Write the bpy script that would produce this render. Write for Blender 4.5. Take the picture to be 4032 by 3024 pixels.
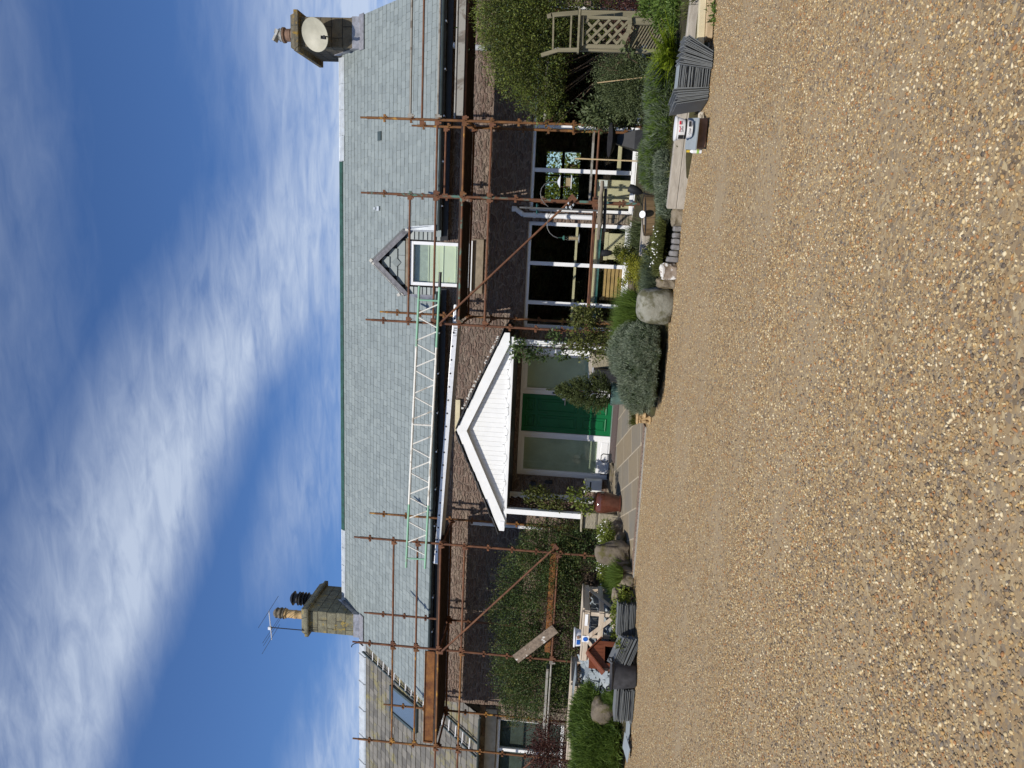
import bpy, math, random
import numpy as np
from mathutils import Vector, Matrix, noise

S = bpy.context.scene
for o in list(bpy.data.objects): bpy.data.objects.remove(o)
COL = S.collection
# ------------------------------------------------------------------ camera
H = 1.35                      # eye height above the gravel, metres
F = 2795.0                    # focal length in photo pixels (photo is 4032 x 3024, held on its side)
def _rot(yaw, pit, rol):
    cy, sy = math.cos(yaw), math.sin(yaw)
    d = Vector((sy*math.cos(pit), cy*math.cos(pit), math.sin(pit)))
    r = Vector((cy, -sy, 0)); u = r.cross(d)
    return r*math.cos(rol)+u*math.sin(rol), u*math.cos(rol)-r*math.sin(rol), d
CR, CU, CD = _rot(*[math.radians(a) for a in (-11.90, 4.385, 3.506)])
cam = bpy.data.cameras.new('camera'); camo = bpy.data.objects.new('camera', cam); COL.objects.link(camo)
cam.sensor_width = 36; cam.lens = F/4032*36; cam.clip_start = .05; cam.clip_end = 3000
M = Matrix((( -CU.x, CR.x, -CD.x, 0), (-CU.y, CR.y, -CD.y, 0), (-CU.z, CR.z, -CD.z, H), (0, 0, 0, 1)))
camo.matrix_world = M
S.camera = camo
# ------------------------------------------------------------------ sun + sky
SUN = Vector((-0.17, -0.78, 0.85)).normalized()     # towards the sun
EL = math.asin(SUN.z); AZ = math.atan2(SUN.x, SUN.y)
sl = bpy.data.lights.new('sun', 'SUN'); sl.energy = 4.6; sl.angle = math.radians(.53); sl.color = (1, .95, .87)
so = bpy.data.objects.new('sun', sl); COL.objects.link(so)
so.rotation_euler = (-SUN).to_track_quat('-Z', 'Y').to_euler(); so.location = (-5, -20, 30)
W = bpy.data.worlds.new('World'); S.world = W; W.use_nodes = True
def build_world():
    nt = W.node_tree; N = nt.nodes; L = nt.links; N.clear()
    out = N.new('ShaderNodeOutputWorld'); bg = N.new('ShaderNodeBackground'); L.new(bg.outputs[0], out.inputs[0])
    sky = N.new('ShaderNodeTexSky'); sky.sky_type = 'NISHITA'; sky.sun_disc = False
    sky.sun_elevation = EL; sky.sun_rotation = AZ; sky.air_density = 1.0; sky.dust_density = .3; sky.ozone_density = 2.0
    tc = N.new('ShaderNodeTexCoord')
    sep = N.new('ShaderNodeSeparateXYZ'); L.new(tc.outputs['Generated'], sep.inputs[0])
    def m(op, a, b=None, c=None):
        n = N.new('ShaderNodeMath'); n.operation = op
        for i, v in enumerate((a, b, c)):
            if v is None: continue
            if isinstance(v, (int, float)): n.inputs[i].default_value = v
            else: L.new(v, n.inputs[i])
        return n.outputs[0]
    # cloud layer coordinates: direction projected on a high flat layer
    z = m('ADD', m('MAXIMUM', sep.outputs[2], 0.0), .12)
    px = m('DIVIDE', sep.outputs[0], z); py = m('DIVIDE', sep.outputs[1], z)
    cmb = N.new('ShaderNodeCombineXYZ'); L.new(px, cmb.inputs[0]); L.new(py, cmb.inputs[1])
    def noise_(vec, scale, det=6, rough=.55, rot=0, sc=(1, 1, 1), dist=0.):
        mp = N.new('ShaderNodeMapping'); mp.inputs['Rotation'].default_value[2] = rot; mp.inputs['Scale'].default_value = sc
        L.new(vec, mp.inputs[0])
        n = N.new('ShaderNodeTexNoise'); n.inputs['Scale'].default_value = scale; n.inputs['Detail'].default_value = det
        n.inputs['Roughness'].default_value = rough; n.inputs['Distortion'].default_value = dist
        L.new(mp.outputs[0], n.inputs[0]); return n.outputs[0]
    az = m('MULTIPLY', m('ARCTAN2', sep.outputs[0], sep.outputs[1]), 57.2958); el = m('MULTIPLY', m('ARCSINE', sep.outputs[2]), 57.2958)
    wisp = noise_(cmb.outputs[0], 1.7, 9, .6, rot=-.75, sc=(.35, 1.25, 1), dist=.5)
    fine = noise_(cmb.outputs[0], 16, 5, .6, rot=.5, sc=(.45, 1.3, 1), dist=.5)
    soft = noise_(cmb.outputs[0], .9, 3, .5)
    def lin(x, x0, x1): return m('MINIMUM', m('MAXIMUM', m('DIVIDE', m('SUBTRACT', x, x0), x1-x0), 0.0), 1.0)
    def bell(d, w): q = m('DIVIDE', d, w); return m('POWER', 2.718, m('MULTIPLY', m('MULTIPLY', q, q), -1.0))
    elw = m('ADD', el, m('MULTIPLY', m('SUBTRACT', soft, .5), 7.0))
    cen = m('ADD', m('ADD', m('MULTIPLY', m('MULTIPLY', az, az), -.00508), m('MULTIPLY', az, -.4667)), 21.4)
    d = m('SUBTRACT', elw, cen)
    wl = m('ADD', m('MULTIPLY', lin(az, -14.0, 2.0), 9.0), 3.2); wu = m('ADD', m('MULTIPLY', lin(az, -5.0, -40.0), 3.0), 5.8)
    wd_ = m('ADD', wl, m('MULTIPLY', m('GREATER_THAN', d, 0.0), m('SUBTRACT', wu, wl)))
    main = bell(d, wd_)
    streak = m('MULTIPLY', m('MULTIPLY', bell(m('SUBTRACT', elw, m('SUBTRACT', 15.5, m('MULTIPLY', az, .16))), 3.0), lin(az, -34.0, -22.0)), .60)
    low = m('MULTIPLY', bell(m('SUBTRACT', elw, m('SUBTRACT', 9.0, m('MULTIPLY', az, .13))), 2.2), lin(az, -26.0, -33.0))
    haze_ = m('MULTIPLY', bell(m('SUBTRACT', el, 16.0), 7.5), m('MULTIPLY', lin(az, -20.0, 0.0), 1.15))
    top = m('MULTIPLY', bell(m('SUBTRACT', el, 41.0), 5.5), .30)
    cov = m('MAXIMUM', m('MAXIMUM', m('MAXIMUM', main, haze_), streak), m('MAXIMUM', low, top))
    tex = m('ADD', m('MULTIPLY', wisp, .58), m('MULTIPLY', fine, .42))
    # full cloud at the heart of a band, breaking into ripples at its edges
    dens = m('MULTIPLY', cov, m('ADD', m('MULTIPLY', lin(tex, .36, .62), .60), .28))
    dens = m('MINIMUM', m('MAXIMUM', m('SUBTRACT', m('MULTIPLY', dens, 1.05), .05), 0.0), .76)
    tint = N.new('ShaderNodeMix'); tint.data_type = 'RGBA'; tint.blend_type = 'MULTIPLY'; tint.inputs[0].default_value = 1
    L.new(sky.outputs[0], tint.inputs[6]); tint.inputs[7].default_value = (.76, 1.06, 1.50, 1)
    mix = N.new('ShaderNodeMix'); mix.data_type = 'RGBA'
    L.new(dens, mix.inputs[0]); L.new(tint.outputs[2], mix.inputs[6]); mix.inputs[7].default_value = (8.0, 9.1, 10.9, 1)
    L.new(mix.outputs[2], bg.inputs[0]); bg.inputs[1].default_value = .080
build_world()
S.view_settings.view_transform = 'Standard'; S.view_settings.look = 'None'; S.view_settings.exposure = 0.0; S.view_settings.gamma = 1
S.render.engine = 'CYCLES'
S.cycles.max_bounces = 6; S.cycles.transparent_max_bounces = 16
S.render.resolution_x = 1024; S.render.resolution_y = 768

# ------------------------------------------------------------------ photo -> place helpers
def ray(x, y): return CD + CR*((1512-y)/F) + CU*((2016-x)/F)
def at(p, Y):                          # photo point seen on the upright plane at depth Y
    v = ray(*p); return Vector((0, 0, H)) + v*(Y/v.y)
def gr(p, Z=0.0):                      # photo point seen on the level at height Z
    v = ray(*p); return Vector((0, 0, H)) + v*((Z-H)/v.z)
def atx(p, X):
    v = ray(*p); return Vector((0, 0, H)) + v*(X/v.x)
def _t(x0, y0, s): return lambda X, Y: (x0+X/s, y0+Y/s)
t1 = _t(1000, 0, 2.183); t2 = _t(1900, 0, 2.183); t3 = _t(1300, 700, 2.074); t4 = _t(2000, 700, 2.074)
c1 = _t(1300, 1450, 2.074); c2 = _t(1900, 1450, 2.074); l3 = _t(1000, 2224, 2.074); l4 = _t(1750, 2224, 2.074)
u1 = _t(2250, 2300, 4.148); u2 = _t(2180, 2620, 4.105); u3 = _t(2580, 150, 3.385); u4 = _t(2250, 650, 4.148)
u5 = _t(2150, 0, 3.16); v1 = _t(1000, 0, 4.88); v2 = _t(2050, 400, 3.686); v4 = _t(2000, 1900, 3.687)

# ------------------------------------------------------------------ materials
def srgb(r, g, b):
    f = lambda c: ((c/255+.055)/1.055)**2.4 if c > 10 else c/255/12.92
    return (f(r), f(g), f(b), 1)
class Mat:
    def __init__(s, name):
        s.m = bpy.data.materials.new(name); s.m.use_nodes = True
        s.nt = s.m.node_tree; s.N = s.nt.nodes; s.L = s.nt.links; s.N.clear()
        s.out = s.N.new('ShaderNodeOutputMaterial'); s.b = s.N.new('ShaderNodeBsdfPrincipled')
        s.L.new(s.b.outputs[0], s.out.inputs[0]); s._co = None
        s.b.inputs['Specular IOR Level'].default_value = .35
    def co(s):
        if s._co is None: s._co = s.N.new('ShaderNodeTexCoord').outputs['Object']
        return s._co
    def geo(s): return s.N.new('ShaderNodeNewGeometry')
    def set(s, k, v):
        if hasattr(v, 'links') or hasattr(v, 'is_linked'): s.L.new(v, s.b.inputs[k])
        else: s.b.inputs[k].default_value = v
    def math(s, op, a, b=None, clamp=False):
        n = s.N.new('ShaderNodeMath'); n.operation = op; n.use_clamp = clamp
        for i, v in enumerate((a, b)):
            if v is None: continue
            if isinstance(v, (int, float)): n.inputs[i].default_value = v
            else: s.L.new(v, n.inputs[i])
        return n.outputs[0]
    def mapping(s, sc=(1, 1, 1), rot=(0, 0, 0), vec=None):
        n = s.N.new('ShaderNodeMapping'); n.inputs['Scale'].default_value = sc; n.inputs['Rotation'].default_value = rot
        s.L.new(vec or s.co(), n.inputs[0]); return n.outputs[0]
    def noise(s, scale, det=5, rough=.55, vec=None, dist=0., fac=True):
        n = s.N.new('ShaderNodeTexNoise'); n.inputs['Scale'].default_value = scale; n.inputs['Detail'].default_value = det
        n.inputs['Roughness'].default_value = rough; n.inputs['Distortion'].default_value = dist
        s.L.new(vec or s.co(), n.inputs[0]); return n.outputs[0] if fac else n.outputs[1]
    def vor(s, scale, feat='F1', vec=None, rnd=1.):
        n = s.N.new('ShaderNodeTexVoronoi'); n.feature = feat; n.inputs['Scale'].default_value = scale
        n.inputs['Randomness'].default_value = rnd
        s.L.new(vec or s.co(), n.inputs[0]); return n
    def ramp(s, fac, stops, interp='LINEAR'):
        n = s.N.new('ShaderNodeValToRGB'); n.color_ramp.interpolation = interp
        e = n.color_ramp.elements
        while len(e) < len(stops): e.new(.5)
        for el, (p, c) in zip(e, stops):
            el.position = p; el.color = c if len(c) == 4 else (*c, 1)
        s.L.new(fac, n.inputs[0]); return n.outputs[0]
    def mix(s, fac, a, b, mode='MIX'):
        n = s.N.new('ShaderNodeMix'); n.data_type = 'RGBA'; n.blend_type = mode; n.clamp_factor = True
        for i, v in ((0, fac), (6, a), (7, b)):
            if isinstance(v, (int, float)): n.inputs[i].default_value = v
            elif isinstance(v, tuple): n.inputs[i].default_value = v
            else: s.L.new(v, n.inputs[i])
        return n.outputs[2]
    def bump(s, h, strength=.5, dist=.01, prev=None):
        n = s.N.new('ShaderNodeBump'); n.inputs['Strength'].default_value = strength; n.inputs['Distance'].default_value = dist
        s.L.new(h, n.inputs['Height'])
        if prev: s.L.new(prev, n.inputs['Normal'])
        s.L.new(n.outputs[0], s.b.inputs['Normal']); return n.outputs[0]
def W_(v): return (v, v, v, 1)

def simple(name, c, rough=.6, metal=0., var=.25, scale=8, bump=.15, bd=.004, spec=.35):
    a = Mat(name); n = a.noise(scale, 6, .6)
    k = a.ramp(n, [(.3, tuple(x*(1-var) for x in c[:3])), (.7, tuple(min(1, x*(1+var)) for x in c[:3]))])
    a.set('Base Color', k); a.set('Roughness', rough); a.set('Metallic', metal); a.set('Specular IOR Level', spec)
    if bump: a.bump(a.noise(scale*5, 4), bump, bd)
    return a.m
MT = {}
MT['white'] = simple('white_paint', (.78, .78, .76), .45, var=.05, scale=4, bump=.05)
MT['upvc'] = simple('white_plastic', (.8, .8, .8), .3, var=.03, scale=3, bump=0)
MT['greypipe'] = simple('grey_plastic', (.42, .44, .45), .4, var=.06, bump=0)
MT['lead'] = simple('lead', (.27, .27, .29), .45, .4, var=.35, scale=9, bump=.25, bd=.006)
MT['darkmetal'] = simple('dark_metal', (.03, .03, .033), .45, .3, var=.3)
MT['alu'] = simple('aluminium', (.72, .72, .72), .35, .25, var=.1, scale=20)
MT['black'] = simple('black_plastic', (.02, .02, .022), .5, var=.3)
MT['rubber'] = simple('black_rubber', (.045, .045, .05), .7, var=.45, scale=9, bump=.3)
MT['gutter'] = simple('black_gutter', (.06, .08, .08), .35, var=.2)
MT['ridge_green'] = simple('green_felt', (.02, .075, .06), .7, var=.3)
MT['ridge_white'] = simple('zinc_ridge', (.46, .49, .51), .45, .2, var=.15, scale=6)
MT['mortar'] = simple('mortar', (.55, .53, .48), .9, var=.25, scale=30, bump=.6)
MT['cream'] = simple('cream_boards', (.60, .52, .34), .7, var=.12)
MT['pine'] = simple('pine', (.48, .31, .13), .6, var=.2)
MT['teal'] = simple('teal_paint', (.05, .16, .16), .6)
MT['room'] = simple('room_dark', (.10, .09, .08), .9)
MT['bamboo'] = simple('bamboo', (.5, .37, .2), .6, var=.2)
MT['copperbrown'] = simple('glazed_brown', (.10, .035, .022), .12, var=.35, scale=6, bump=0, spec=.6)
MT['glazegreen'] = simple('glazed_green', (.10, .17, .145), .25, var=.25, scale=5, bump=0, spec=.6)
MT['kennel'] = None
MT['navy'] = simple('navy_tarp', (.012, .02, .06), .5)
MT['seed'] = simple('seed', (.35, .26, .15), .9, var=.5, scale=90)
MT['yellow'] = simple('yellow', (.7, .5, .05), .5)
MT['limegreen'] = simple('lime_green', (.35, .55, .12), .5)
MT['red'] = simple('red_print', (.6, .02, .04), .5, var=.02, bump=0)
MT['blue'] = simple('blue_print', (.02, .12, .45), .5, var=.02, bump=0)
MT['blackprint'] = simple('black_print', (.015, .015, .015), .5, var=.02, bump=0)
MT['blind'] = simple('pale_green_blind', (.66, .70, .52), .8, var=.06, scale=2, bump=.1)
MT['frosted'] = simple('frosted_pane', (.50, .55, .40), .5, var=.2, scale=2, bump=0, spec=.5)
MT['dish'] = simple('dish_cream', (.36, .34, .26), .5, var=.18, scale=3, bump=.05)
MT['tan'] = simple('tan_pot', (.38, .26, .13), .85, var=.3, scale=12, bump=.4)

def m_rust(name, base=(.10, .043, .028), hi=(.25, .108, .048), paint=None, amt=.5):
    a = Mat(name); n = a.noise(6, 8, .65); n2 = a.noise(45, 5, .7)
    c = a.ramp(n, [(.3, base), (.5, tuple((x+y)/2 for x, y in zip(base, hi))), (.68, hi)])
    c = a.mix(a.math('MULTIPLY', n2, .5), c, (.06, .03, .02, 1))
    if paint:
        k = a.ramp(a.noise(3.5, 6, .7, dist=.6), [(amt-.04, W_(0)), (amt+.04, W_(1))])
        c = a.mix(k, c, (*paint, 1))
    a.set('Base Color', c); a.set('Roughness', .75); a.set('Metallic', .15); a.bump(n2, .5, .003); return a.m
MT['rust'] = m_rust('rusty_steel')
MT['rust_y'] = m_rust('rusty_yellow_steel', (.12, .05, .022), (.30, .14, .045), (.42, .22, .04), .60)
MT['rust_g'] = m_rust('rusty_green_steel', paint=(.10, .20, .16), amt=.55)
MT['rust_board'] = m_rust('rusty_toe_board', (.10, .03, .012), (.33, .14, .03))
MT['rust_grey'] = m_rust('grey_steel', (.17, .155, .13), (.27, .23, .185), (.30, .285, .25), .45)
MT['beam_green'] = m_rust('green_painted_tube', (.30, .40, .32), (.38, .50, .40), (.24, .44, .31), .42)
MT['beam_cream'] = m_rust('cream_painted_tube', (.48, .44, .36), (.60, .57, .50), (.70, .68, .62), .42)

def m_wood(name, c1_, c2_, axis=0, sc=1.0, bump=.5):
    a = Mat(name); s = [14*sc, 14*sc, 14*sc]; s[axis] = .9*sc
    n = a.noise(1.6, 8, .65, a.mapping(tuple(s)), .6); g = a.noise(.8, 4)
    c = a.ramp(n, [(.28, c1_), (.72, c2_)]); c = a.mix(a.math('MULTIPLY', g, .35), c, tuple(x*.55 for x in c1_)+(1,))
    a.set('Base Color', c); a.set('Roughness', .8); a.bump(n, bump, .004); return a.m
for ax in range(3):
    MT['sleeper%d' % ax] = m_wood('weathered_timber', (.30, .26, .21), (.52, .47, .39), ax)
    MT['pale%d' % ax] = m_wood('pale_timber', (.42, .30, .17), (.62, .48, .30), ax)
    MT['crate%d' % ax] = m_wood('crate_wood', (.38, .28, .19), (.74, .66, .54), ax)
    MT['arch%d' % ax] = m_wood('arch_wood', (.14, .125, .075), (.29, .255, .165), ax)
    MT['log%d' % ax] = m_wood('driftwood', (.10, .08, .06), (.36, .30, .22), ax, 1.6, 1.0)
    MT['barrel%d' % ax] = m_wood('barrel_oak', (.14, .09, .045), (.27, .18, .09), ax)
def m_kennel():
    a = Mat('stained_boards'); n = a.noise(1.5, 7, .6, a.mapping((20, 20, 2)))
    a.set('Base Color', a.ramp(n, [(.3, (.13, .035, .014)), (.7, (.22, .065, .028))])); a.set('Roughness', .55); a.bump(n, .3, .003); return a.m
MT['kennel'] = m_kennel()
def m_plank_white():
    a = Mat('flaking_plank'); n = a.noise(1.5, 8, .65, a.mapping((10, 10, 10))); k = a.noise(5, 5, .6)
    c = a.ramp(n, [(.3, (.10, .075, .055)), (.7, (.30, .23, .17))])
    c = a.mix(a.ramp(k, [(.62, W_(0)), (.65, W_(1))]), c, (.62, .59, .54, 1)); a.set('Base Color', c); a.set('Roughness', .85); a.bump(n, .8, .005); return a.m
MT['flaky'] = m_plank_white()

def m_slate(name, ca, cb, cc, lichen=None, rough=.42):
    a = Mat(name); g = a.geo(); r = g.outputs['Random Per Island']
    n = a.noise(5, 7, .65); f = a.noise(70, 4, .6)
    c = a.ramp(r, [(0, ca), (.5, cb), (1, cc)])
    c = a.mix(a.ramp(n, [(.35, W_(.0)), (.75, W_(.45))]), c, tuple(min(1, x*1.45) for x in cb)+(1,))
    c = a.mix(a.ramp(a.noise(16, 6, .7), [(.66, W_(0)), (.76, W_(.5))]), c, (.55, .58, .56, 1))
    if lichen:
        c = a.mix(a.ramp(a.noise(1.7, 9, .72), [(.52, W_(0)), (.62, W_(.75))]), c, (*lichen, 1))
    a.set('Base Color', c); a.set('Roughness', a.ramp(r, [(0, W_(rough)), (1, W_(rough+.2))])); a.bump(f, .35, .003); return a.m
MT['slate'] = m_slate('new_roof_slate', (.186, .210, .203), (.203, .230, .223), (.222, .250, .241))
MT['oldslate'] = m_slate('old_roof_slate', (.085, .078, .068), (.13, .122, .105), (.19, .175, .15), (.22, .19, .07), .6)
MT['porchslate'] = m_slate('dark_porch_slate', (.03, .03, .03), (.05, .05, .05), (.09, .09, .085))
MT['stackslate'] = m_slate('stacked_slate', (.05, .053, .055), (.13, .138, .14), (.27, .28, .275), None, .6)
MT['shard'] = m_slate('broken_slate', (.15, .17, .18), (.24, .27, .28), (.36, .39, .41))

def m_stone(name, cols, scale, mort, my=2.3, mw=.05, bumpd=.05, lichen=None, dirt=.35):
    # rubble or coursed stone: flattened cells, sunk mortar
    a = Mat(name)
    wob = a.noise(5, 5, .6, fac=False)
    vm = a.N.new('ShaderNodeVectorMath'); vm.operation = 'MULTIPLY_ADD'
    a.L.new(wob, vm.inputs[0]); vm.inputs[1].default_value = (.20, .20, .09); a.L.new(a.co(), vm.inputs[2])
    vec = a.mapping((1, 1, my), vec=vm.outputs[0])
    v = a.vor(scale, 'F1', vec, .85); e = a.vor(scale, 'DISTANCE_TO_EDGE', vec, .85)
    sep = a.N.new('ShaderNodeSeparateColor'); a.L.new(v.outputs['Color'], sep.inputs[0])
    k = len(cols); c = a.ramp(sep.outputs[0], [(i/(k-1), cc) for i, cc in enumerate(cols)])
    gr_ = a.noise(9, 8, .65); c = a.mix(a.ramp(gr_, [(.3, W_(dirt)), (.6, W_(0))]), c, (.055, .042, .036, 1))
    c = a.mix(a.ramp(a.noise(22, 6, .7), [(.55, W_(0)), (.75, W_(.4))]), c, (.42, .36, .30, 1))
    edge = a.ramp(e.outputs[0], [(mw*.3, W_(.85)), (mw*1.4, W_(0))])
    c = a.mix(edge, c, (*mort, 1))
    if lichen: c = a.mix(a.ramp(a.noise(5, 9, .72), [(lichen[3]-.03, W_(0)), (lichen[3]+.04, W_(1))]), c, (*lichen[:3], 1))
    a.set('Base Color', c); a.set('Roughness', .92)
    hgt = a.math('ADD', a.math('MULTIPLY', a.ramp(e.outputs[0], [(0, W_(.35)), (mw*.8, W_(0)), (mw*2.2, W_(.8)), (.3, W_(1))]), .8), a.math('MULTIPLY', a.noise(9, 8, .7, a.mapping((1, 1, 2.2))), 1.6))
    a.bump(hgt, 1.0, bumpd); return a.m
MT['wall'] = m_stone('red_rubble_stone', [(.165, .11, .085), (.28, .20, .155), (.22, .145, .115), (.34, .26, .20), (.19, .145, .115)], 5.6, (.38, .29, .23), 2.8, .075, .05, dirt=.45)
MT['wall_grey'] = m_stone('tan_rubble_stone', [(.20, .16, .12), (.30, .25, .19), (.24, .16, .12), (.35, .30, .22)], 3.2, (.2, .17, .13), 1.9, .05, .04)
def m_block(name, a_, b_, mort, lich, rot=0.):
    a = Mat(name); outs = []
    br = a.N.new('ShaderNodeTexBrick'); cx = a.N.new('ShaderNodeSeparateXYZ'); a.L.new(a.co(), cx.inputs[0]); cm = a.N.new('ShaderNodeCombineXYZ')
    a.L.new(a.math('ADD', cx.outputs[0], cx.outputs[1]), cm.inputs[0]); a.L.new(cx.outputs[2], cm.inputs[1])
    nz = a.N.new('ShaderNodeVectorMath'); nz.operation = 'MULTIPLY_ADD'; a.L.new(a.noise(4, 4, .6, fac=False), nz.inputs[0]); nz.inputs[1].default_value = (.05, .05, 0); a.L.new(cm.outputs[0], nz.inputs[2]); a.L.new(nz.outputs[0], br.inputs[0])
    br.inputs['Color1'].default_value = (*a_, 1); br.inputs['Color2'].default_value = (*b_, 1); br.inputs['Mortar'].default_value = (*mort, 1); br.inputs['Scale'].default_value = 1
    br.inputs['Brick Width'].default_value = .48; br.inputs['Row Height'].default_value = .26; br.inputs['Mortar Size'].default_value = .012; br.inputs['Mortar Smooth'].default_value = .5
    c = a.mix(a.ramp(a.noise(6, 8, .7), [(.35, W_(.6)), (.65, W_(0))]), br.outputs[0], (.05, .042, .03, 1))
    c = a.mix(a.ramp(a.noise(5, 9, .75), [(lich[3]-.03, W_(0)), (lich[3]+.05, W_(1))]), c, (*lich[:3], 1))
    a.set('Base Color', c); a.set('Roughness', .92); a.bump(a.math('ADD', a.math('MULTIPLY', br.outputs[1], -.8), a.noise(14, 8, .7)), 1, .025); return a.m
MT['chimney'] = m_stone('sooty_sandstone', [(.13, .115, .08), (.18, .155, .11), (.10, .085, .06), (.20, .17, .13)], 2.2, (.07, .06, .045), 1.5, .03, .02, (.34, .20, .03, .64))
MT['chimney'] = m_block('sooty_sandstone_blocks', (.12, .098, .065), (.165, .135, .09), (.06, .05, .035), (.26, .17, .05, .62))
MT['chimney_cap'] = m_stone('lichened_slab', [(.13, .115, .08), (.17, .145, .10)], 1.2, (.1, .1, .08), 1, .01, .02, (.30, .19, .035, .55))
MT['chimney_left'] = m_stone('green_grey_sandstone', [(.17, .165, .115), (.22, .21, .15), (.14, .135, .095)], 2.0, (.09, .085, .06), 1.3, .025, .015, (.34, .24, .05, .60))
MT['chimney_left'] = m_block('green_grey_blocks', (.18, .175, .12), (.24, .225, .155), (.09, .085, .06), (.34, .24, .05, .60))
MT['plinth'] = m_stone('dressed_stone', [(.28, .24, .17), (.36, .32, .23)], 1.5, (.15, .13, .1), 1, .02, .02)
MT['lintel'] = simple('lintel_stone', (.25, .205, .15), .9, var=.3, scale=7, bump=.6, bd=.01)
MT['render'] = simple('pale_lintel', (.42, .37, .28), .9, var=.2, scale=7, bump=.4, bd=.01)
MT['terracotta'] = simple('terracotta', (.20, .12, .08), .8, var=.4, scale=9)
MT['terracotta_y'] = simple('pale_terracotta', (.45, .30, .14), .8, var=.3, scale=9)
def m_rock(name, a_, b_, moss=None, lich=None, sc=5):
    a = Mat(name); n = a.noise(sc, 9, .7); c = a.ramp(n, [(.3, a_), (.7, b_)])
    if moss: c = a.mix(a.ramp(a.noise(sc*.8, 6, .7), [(.5, W_(0)), (.6, W_(.9))]), c, (*moss, 1))
    if lich: c = a.mix(a.ramp(a.noise(sc*1.6, 5, .6, dist=.3), [(.52, W_(0)), (.55, W_(.9))]), c, (*lich, 1))
    a.set('Base Color', c); a.set('Roughness', .9); a.bump(a.noise(sc*5, 8, .7), .9, .015); return a.m
MT['rock_grey'] = m_rock('smooth_grey_boulder', (.19, .185, .145), (.30, .29, .235), (.09, .085, .04))
MT['rock_moss'] = m_rock('mossy_rock', (.12, .10, .07), (.30, .25, .18), (.10, .075, .015))
MT['rock_lichen'] = m_rock('lichened_rock', (.20, .15, .11), (.34, .28, .22), (.10, .08, .02), (.72, .70, .66))
MT['rock_brown'] = m_rock('brown_rock', (.09, .072, .052), (.20, .165, .12), (.085, .075, .02))
MT['rock_slab'] = m_rock('edging_stone', (.14, .13, .125), (.28, .27, .26))
MT['rock_white'] = m_rock('pale_stone', (.45, .40, .32), (.62, .58, .50))

def m_leaf(name, cols, trans=.3, rough=.5):
    a = Mat(name); g = a.geo(); r = g.outputs['Random Per Island']
    k = len(cols); c = a.ramp(r, [(i/(k-1), cc) for i, cc in enumerate(cols)])
    big = a.noise(2.3, 3, .5); c = a.mix(a.ramp(big, [(.38, W_(.0)), (.62, W_(.35))]), c, tuple(x*1.5 for x in cols[-1])+(1,))
    a.set('Base Color', c); a.set('Roughness', rough); a.set('Specular IOR Level', .3)
    t = a.N.new('ShaderNodeBsdfTranslucent'); a.L.new(c, t.inputs[0])
    mx = a.N.new('ShaderNodeMixShader'); mx.inputs[0].default_value = trans
    a.L.new(a.b.outputs[0], mx.inputs[1]); a.L.new(t.outputs[0], mx.inputs[2]); a.L.new(mx.outputs[0], a.out.inputs[0])
    return a.m
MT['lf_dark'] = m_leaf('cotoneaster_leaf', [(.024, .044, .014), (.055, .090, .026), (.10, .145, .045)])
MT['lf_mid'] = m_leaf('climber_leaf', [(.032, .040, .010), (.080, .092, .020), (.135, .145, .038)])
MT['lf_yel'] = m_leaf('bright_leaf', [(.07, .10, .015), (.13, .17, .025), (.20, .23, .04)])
MT['lf_small'] = m_leaf('small_leaf', [(.045, .062, .022), (.08, .105, .040), (.125, .15, .065)])
MT['lf_grass'] = m_leaf('grass_blade', [(.045, .085, .012), (.085, .14, .022), (.14, .20, .04)])
MT['lf_lav'] = m_leaf('lavender_leaf', [(.06, .085, .045), (.10, .135, .075), (.17, .20, .13)])
MT['lf_silver'] = m_leaf('silver_leaf', [(.11, .135, .085), (.18, .21, .14), (.25, .28, .20)])
MT['lf_fern'] = m_leaf('fern_frond', [(.10, .15, .008), (.17, .23, .012), (.23, .29, .02)], .4)
MT['lf_euph'] = m_leaf('yellow_green_leaf', [(.12, .15, .015), (.22, .22, .02), (.28, .26, .03)], .35)
MT['lf_red'] = m_leaf('dark_red_leaf', [(.035, .012, .012), (.07, .022, .02), (.10, .045, .03)])
MT['lf_heath'] = m_leaf('brown_heather', [(.07, .045, .03), (.12, .075, .055), (.15, .11, .08)])
MT['lf_con'] = m_leaf('conifer_needle', [(.030, .042, .012), (.055, .075, .022), (.10, .12, .04)], .15)
MT['flower'] = simple('white_petal', (.8, .8, .75), .6, var=.03, bump=0)
MT['flower_y'] = simple('yellow_petal', (.75, .6, .04), .6, var=.03, bump=0)
MT['twig'] = simple('twig', (.12, .08, .05), .9, var=.4)

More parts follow.
